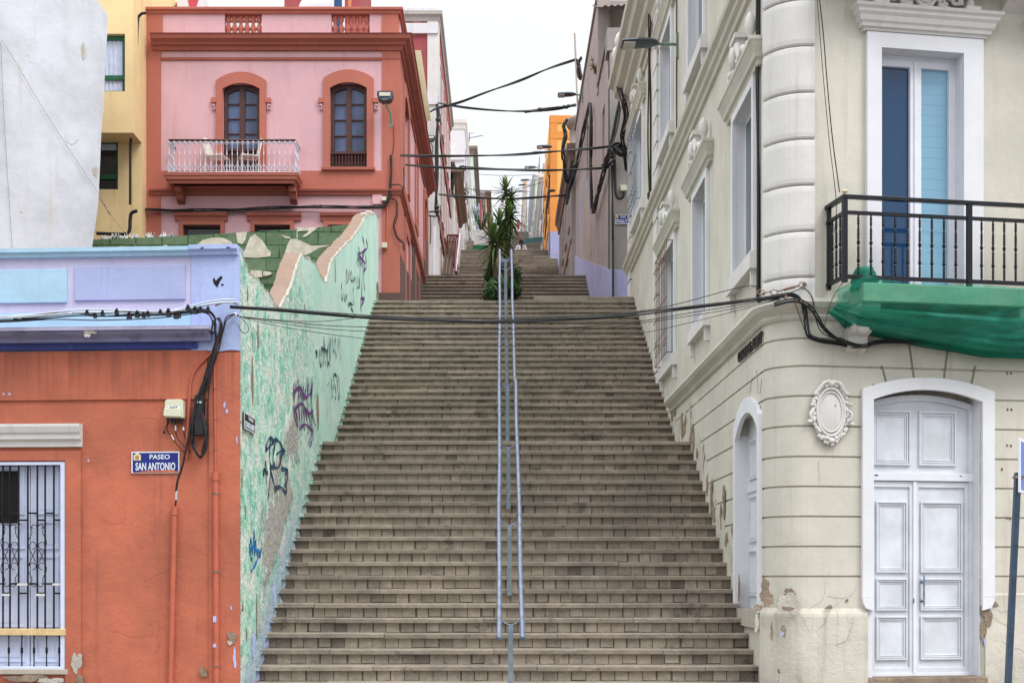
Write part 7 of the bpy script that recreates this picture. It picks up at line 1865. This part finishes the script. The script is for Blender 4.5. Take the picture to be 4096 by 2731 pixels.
# V shaped bundles on the grey house side wall
def gs(l, n=.12): return [GS.w(GS.u(a), GS.v(a, b), n) for a, b in l]
def z5(l): return [((2170+x*.51)/1.7415, (400+y*.51)/1.7415) for x, y in l]
cable('black cable bundle slanting down the grey side wall, left strand of the V', gs(z5([(402, 30), (378, 130), (345, 250), (325, 360), (298, 480), (275, 590), (242, 685)])), 0.031, 3, R0=0.037, knots=6)
cable('second black cable beside the slanting one on the grey wall', gs(z5([(404, 36), (388, 140), (360, 270), (335, 400), (300, 540), (262, 665)])), 0.019, 2, R0=0.019)
cable('straight thick black cable dropping down the grey side wall', gs(z5([(408, 30), (415, 150), (415, 300), (412, 450), (416, 600), (418, 760), (420, 850)])), 0.034, 4, R0=0.037, twist=.5, knots=4)
cable('thick black bundle rising from the bottom of the V to the grey corner', [GS.w(y, z, .15) for y, z in ((39.9, 11.6), (38.5, 12.3), (37, 12.4), (35.5, 12.5), (34.2, 12.7), (33, 12.9), (32.3, 13.1))] if False else gs(z5([(420, 850), (435, 875), (455, 800), (475, 720), (495, 650), (520, 560), (540, 480), (560, 400)])), 0.037, 5, R0=0.050, knots=10)
cable('tangle of black cables at the top of the grey corner', [P(a, b, 32.2) for a, b in ((1385, 386), (1395, 378), (1408, 360), (1405, 340), (1418, 330), (1432, 335), (1440, 345), (1428, 352), (1412, 340))], .04, 4, R0=.09, twist=1.4, knots=8)
cable('black cables running up from the grey corner to the beige eaves', [P(a, b, 32.2) for a, b in ((1400, 345), (1412, 300), (1422, 250), (1428, 215))], .035, 3, R0=.06)
cable('thin cable and grey pipe down the corner of the grey house', [P(a, b, 32.3) for a, b in ((1406, 380), (1407, 440), (1408, 520), (1408, 550))], .03, 2, R0=.02)
cable('grey conduit from the pavement up the corner of the grey house', [P(a, b, 32.35) for a, b in ((1408, 550), (1408, 620), (1408, 690))], .045, mat='grate')
cable('black cables hanging in loops on the turret of the old house', [P(a, b, 47) for a, b in ((1303, 275), (1295, 290), (1299, 310), (1293, 345), (1297, 390), (1302, 415), (1309, 412), (1315, 370))], .05, 3, R0=.06)
cable('black cable drooping between the turret and the crossing cable', [P(a, b, 47) for a, b in ((1318, 380), (1314, 410), (1306, 440), (1302, 470))], .05, 3, R0=.06, knots=6)
cable('clump of black cable at the top of the roof pole', [P(a, b, 44) for a, b in ((1324, 137), (1330, 150), (1328, 165), (1334, 180), (1329, 148), (1336, 132))], .04, 3, R0=.06)
cable('tangled dark cables on the distant left houses', [P(a, b, 62) for a, b in ((1044, 380), (1050, 420), (1058, 440), (1048, 400), (1066, 385), (1062, 430), (1075, 445))], .04, 3, R0=.09)
cable('dark cables hanging on the faded rose house corner', [P(a, b, 58.7) for a, b in ((1040, 372), (1041, 410), (1038, 440), (1046, 455))], .06, 3, R0=.07)
cable('dark cables on the side of the orange house', [P(a, b, 60) for a, b in ((1258, 395), (1262, 420), (1257, 460), (1254, 520), (1252, 545))], .025, 2, R0=.03)
cable('black cable looping out from the orange house wall', [P(a, b, 58) for a, b in ((1275, 438), (1262, 440), (1260, 455), (1256, 480))], .05, 2, R0=.04)

# ---------------------------------------------------------------- sky, sun, camera
def world():
    w = bpy.data.worlds.new('World'); bpy.context.scene.world = w; w.use_nodes = True; t = w.node_tree; t.nodes.clear()
    out = t.nodes.new('ShaderNodeOutputWorld'); sky = t.nodes.new('ShaderNodeTexSky'); sky.sky_type = 'NISHITA'; sky.sun_disc = False
    sky.sun_elevation = R(52); sky.sun_rotation = R(131)
    b1 = t.nodes.new('ShaderNodeBackground'); b1.inputs[1].default_value = .10; t.links.new(sky.outputs[0], b1.inputs[0])
    b2 = t.nodes.new('ShaderNodeBackground'); b2.inputs[1].default_value = SKY
    tc = t.nodes.new('ShaderNodeTexCoord'); nz = t.nodes.new('ShaderNodeTexNoise'); nz.inputs['Scale'].default_value = 2.2; nz.inputs['Detail'].default_value = 4
    t.links.new(tc.outputs['Generated'], nz.inputs['Vector'])
    mx = t.nodes.new('ShaderNodeMix'); mx.data_type = 'RGBA'; t.links.new(nz.outputs[0], mx.inputs[0]); mx.inputs[6].default_value = (.84, .87, .91, 1); mx.inputs[7].default_value = (1, 1, 1, 1)
    sx = t.nodes.new('ShaderNodeSeparateXYZ'); t.links.new(tc.outputs['Generated'], sx.inputs[0])
    mr = t.nodes.new('ShaderNodeMapRange'); mr.interpolation_type = 'SMOOTHSTEP'; t.links.new(sx.outputs[2], mr.inputs[0])
    mr.inputs[1].default_value = .36; mr.inputs[2].default_value = .95; mr.inputs[3].default_value = 1.2; mr.inputs[4].default_value = 4.0   # an overcast sky is brightest overhead
    t.links.new(mr.outputs[0], b2.inputs[1]); t.links.new(mx.outputs[2], b2.inputs[0])
    m = t.nodes.new('ShaderNodeMixShader'); m.inputs[0].default_value = .88
    t.links.new(b1.outputs[0], m.inputs[1]); t.links.new(b2.outputs[0], m.inputs[2]); t.links.new(m.outputs[0], out.inputs[0])
SKY = 1.35
world()
s = bpy.data.lights.new('sun', 'SUN'); s.energy = 2.0; s.angle = R(25); s.color = (1, .97, .92)
so = bpy.data.objects.new('sun', s); C.objects.link(so)
d = Vector((math.sin(R(131))*math.cos(R(52)), math.cos(R(131))*math.cos(R(52)), math.sin(R(52))))   # toward the sun: high over the right shoulder of the camera
so.rotation_euler = d.to_track_quat('Z', 'Y').to_euler(); so.location = (0, -20, 40)
cam = bpy.data.cameras.new('camera'); co = bpy.data.objects.new('camera', cam); C.objects.link(co)
co.location = (0, 0, HC); co.rotation_euler = (R(90), 0, 0)
cam.sensor_width = 36; cam.lens = 36*F/2352; cam.shift_x = (1176-CX)/2352; cam.shift_y = (CY-784)/2352; cam.clip_end = 2000
sc = bpy.context.scene; sc.camera = co
sc.view_settings.view_transform = 'Standard'; sc.view_settings.look = 'None'; sc.view_settings.exposure = 0
sc.render.engine = 'CYCLES'; sc.cycles.max_bounces = 5; sc.cycles.diffuse_bounces = 3; sc.cycles.transparent_max_bounces = 8
sc.cycles.use_denoising = True
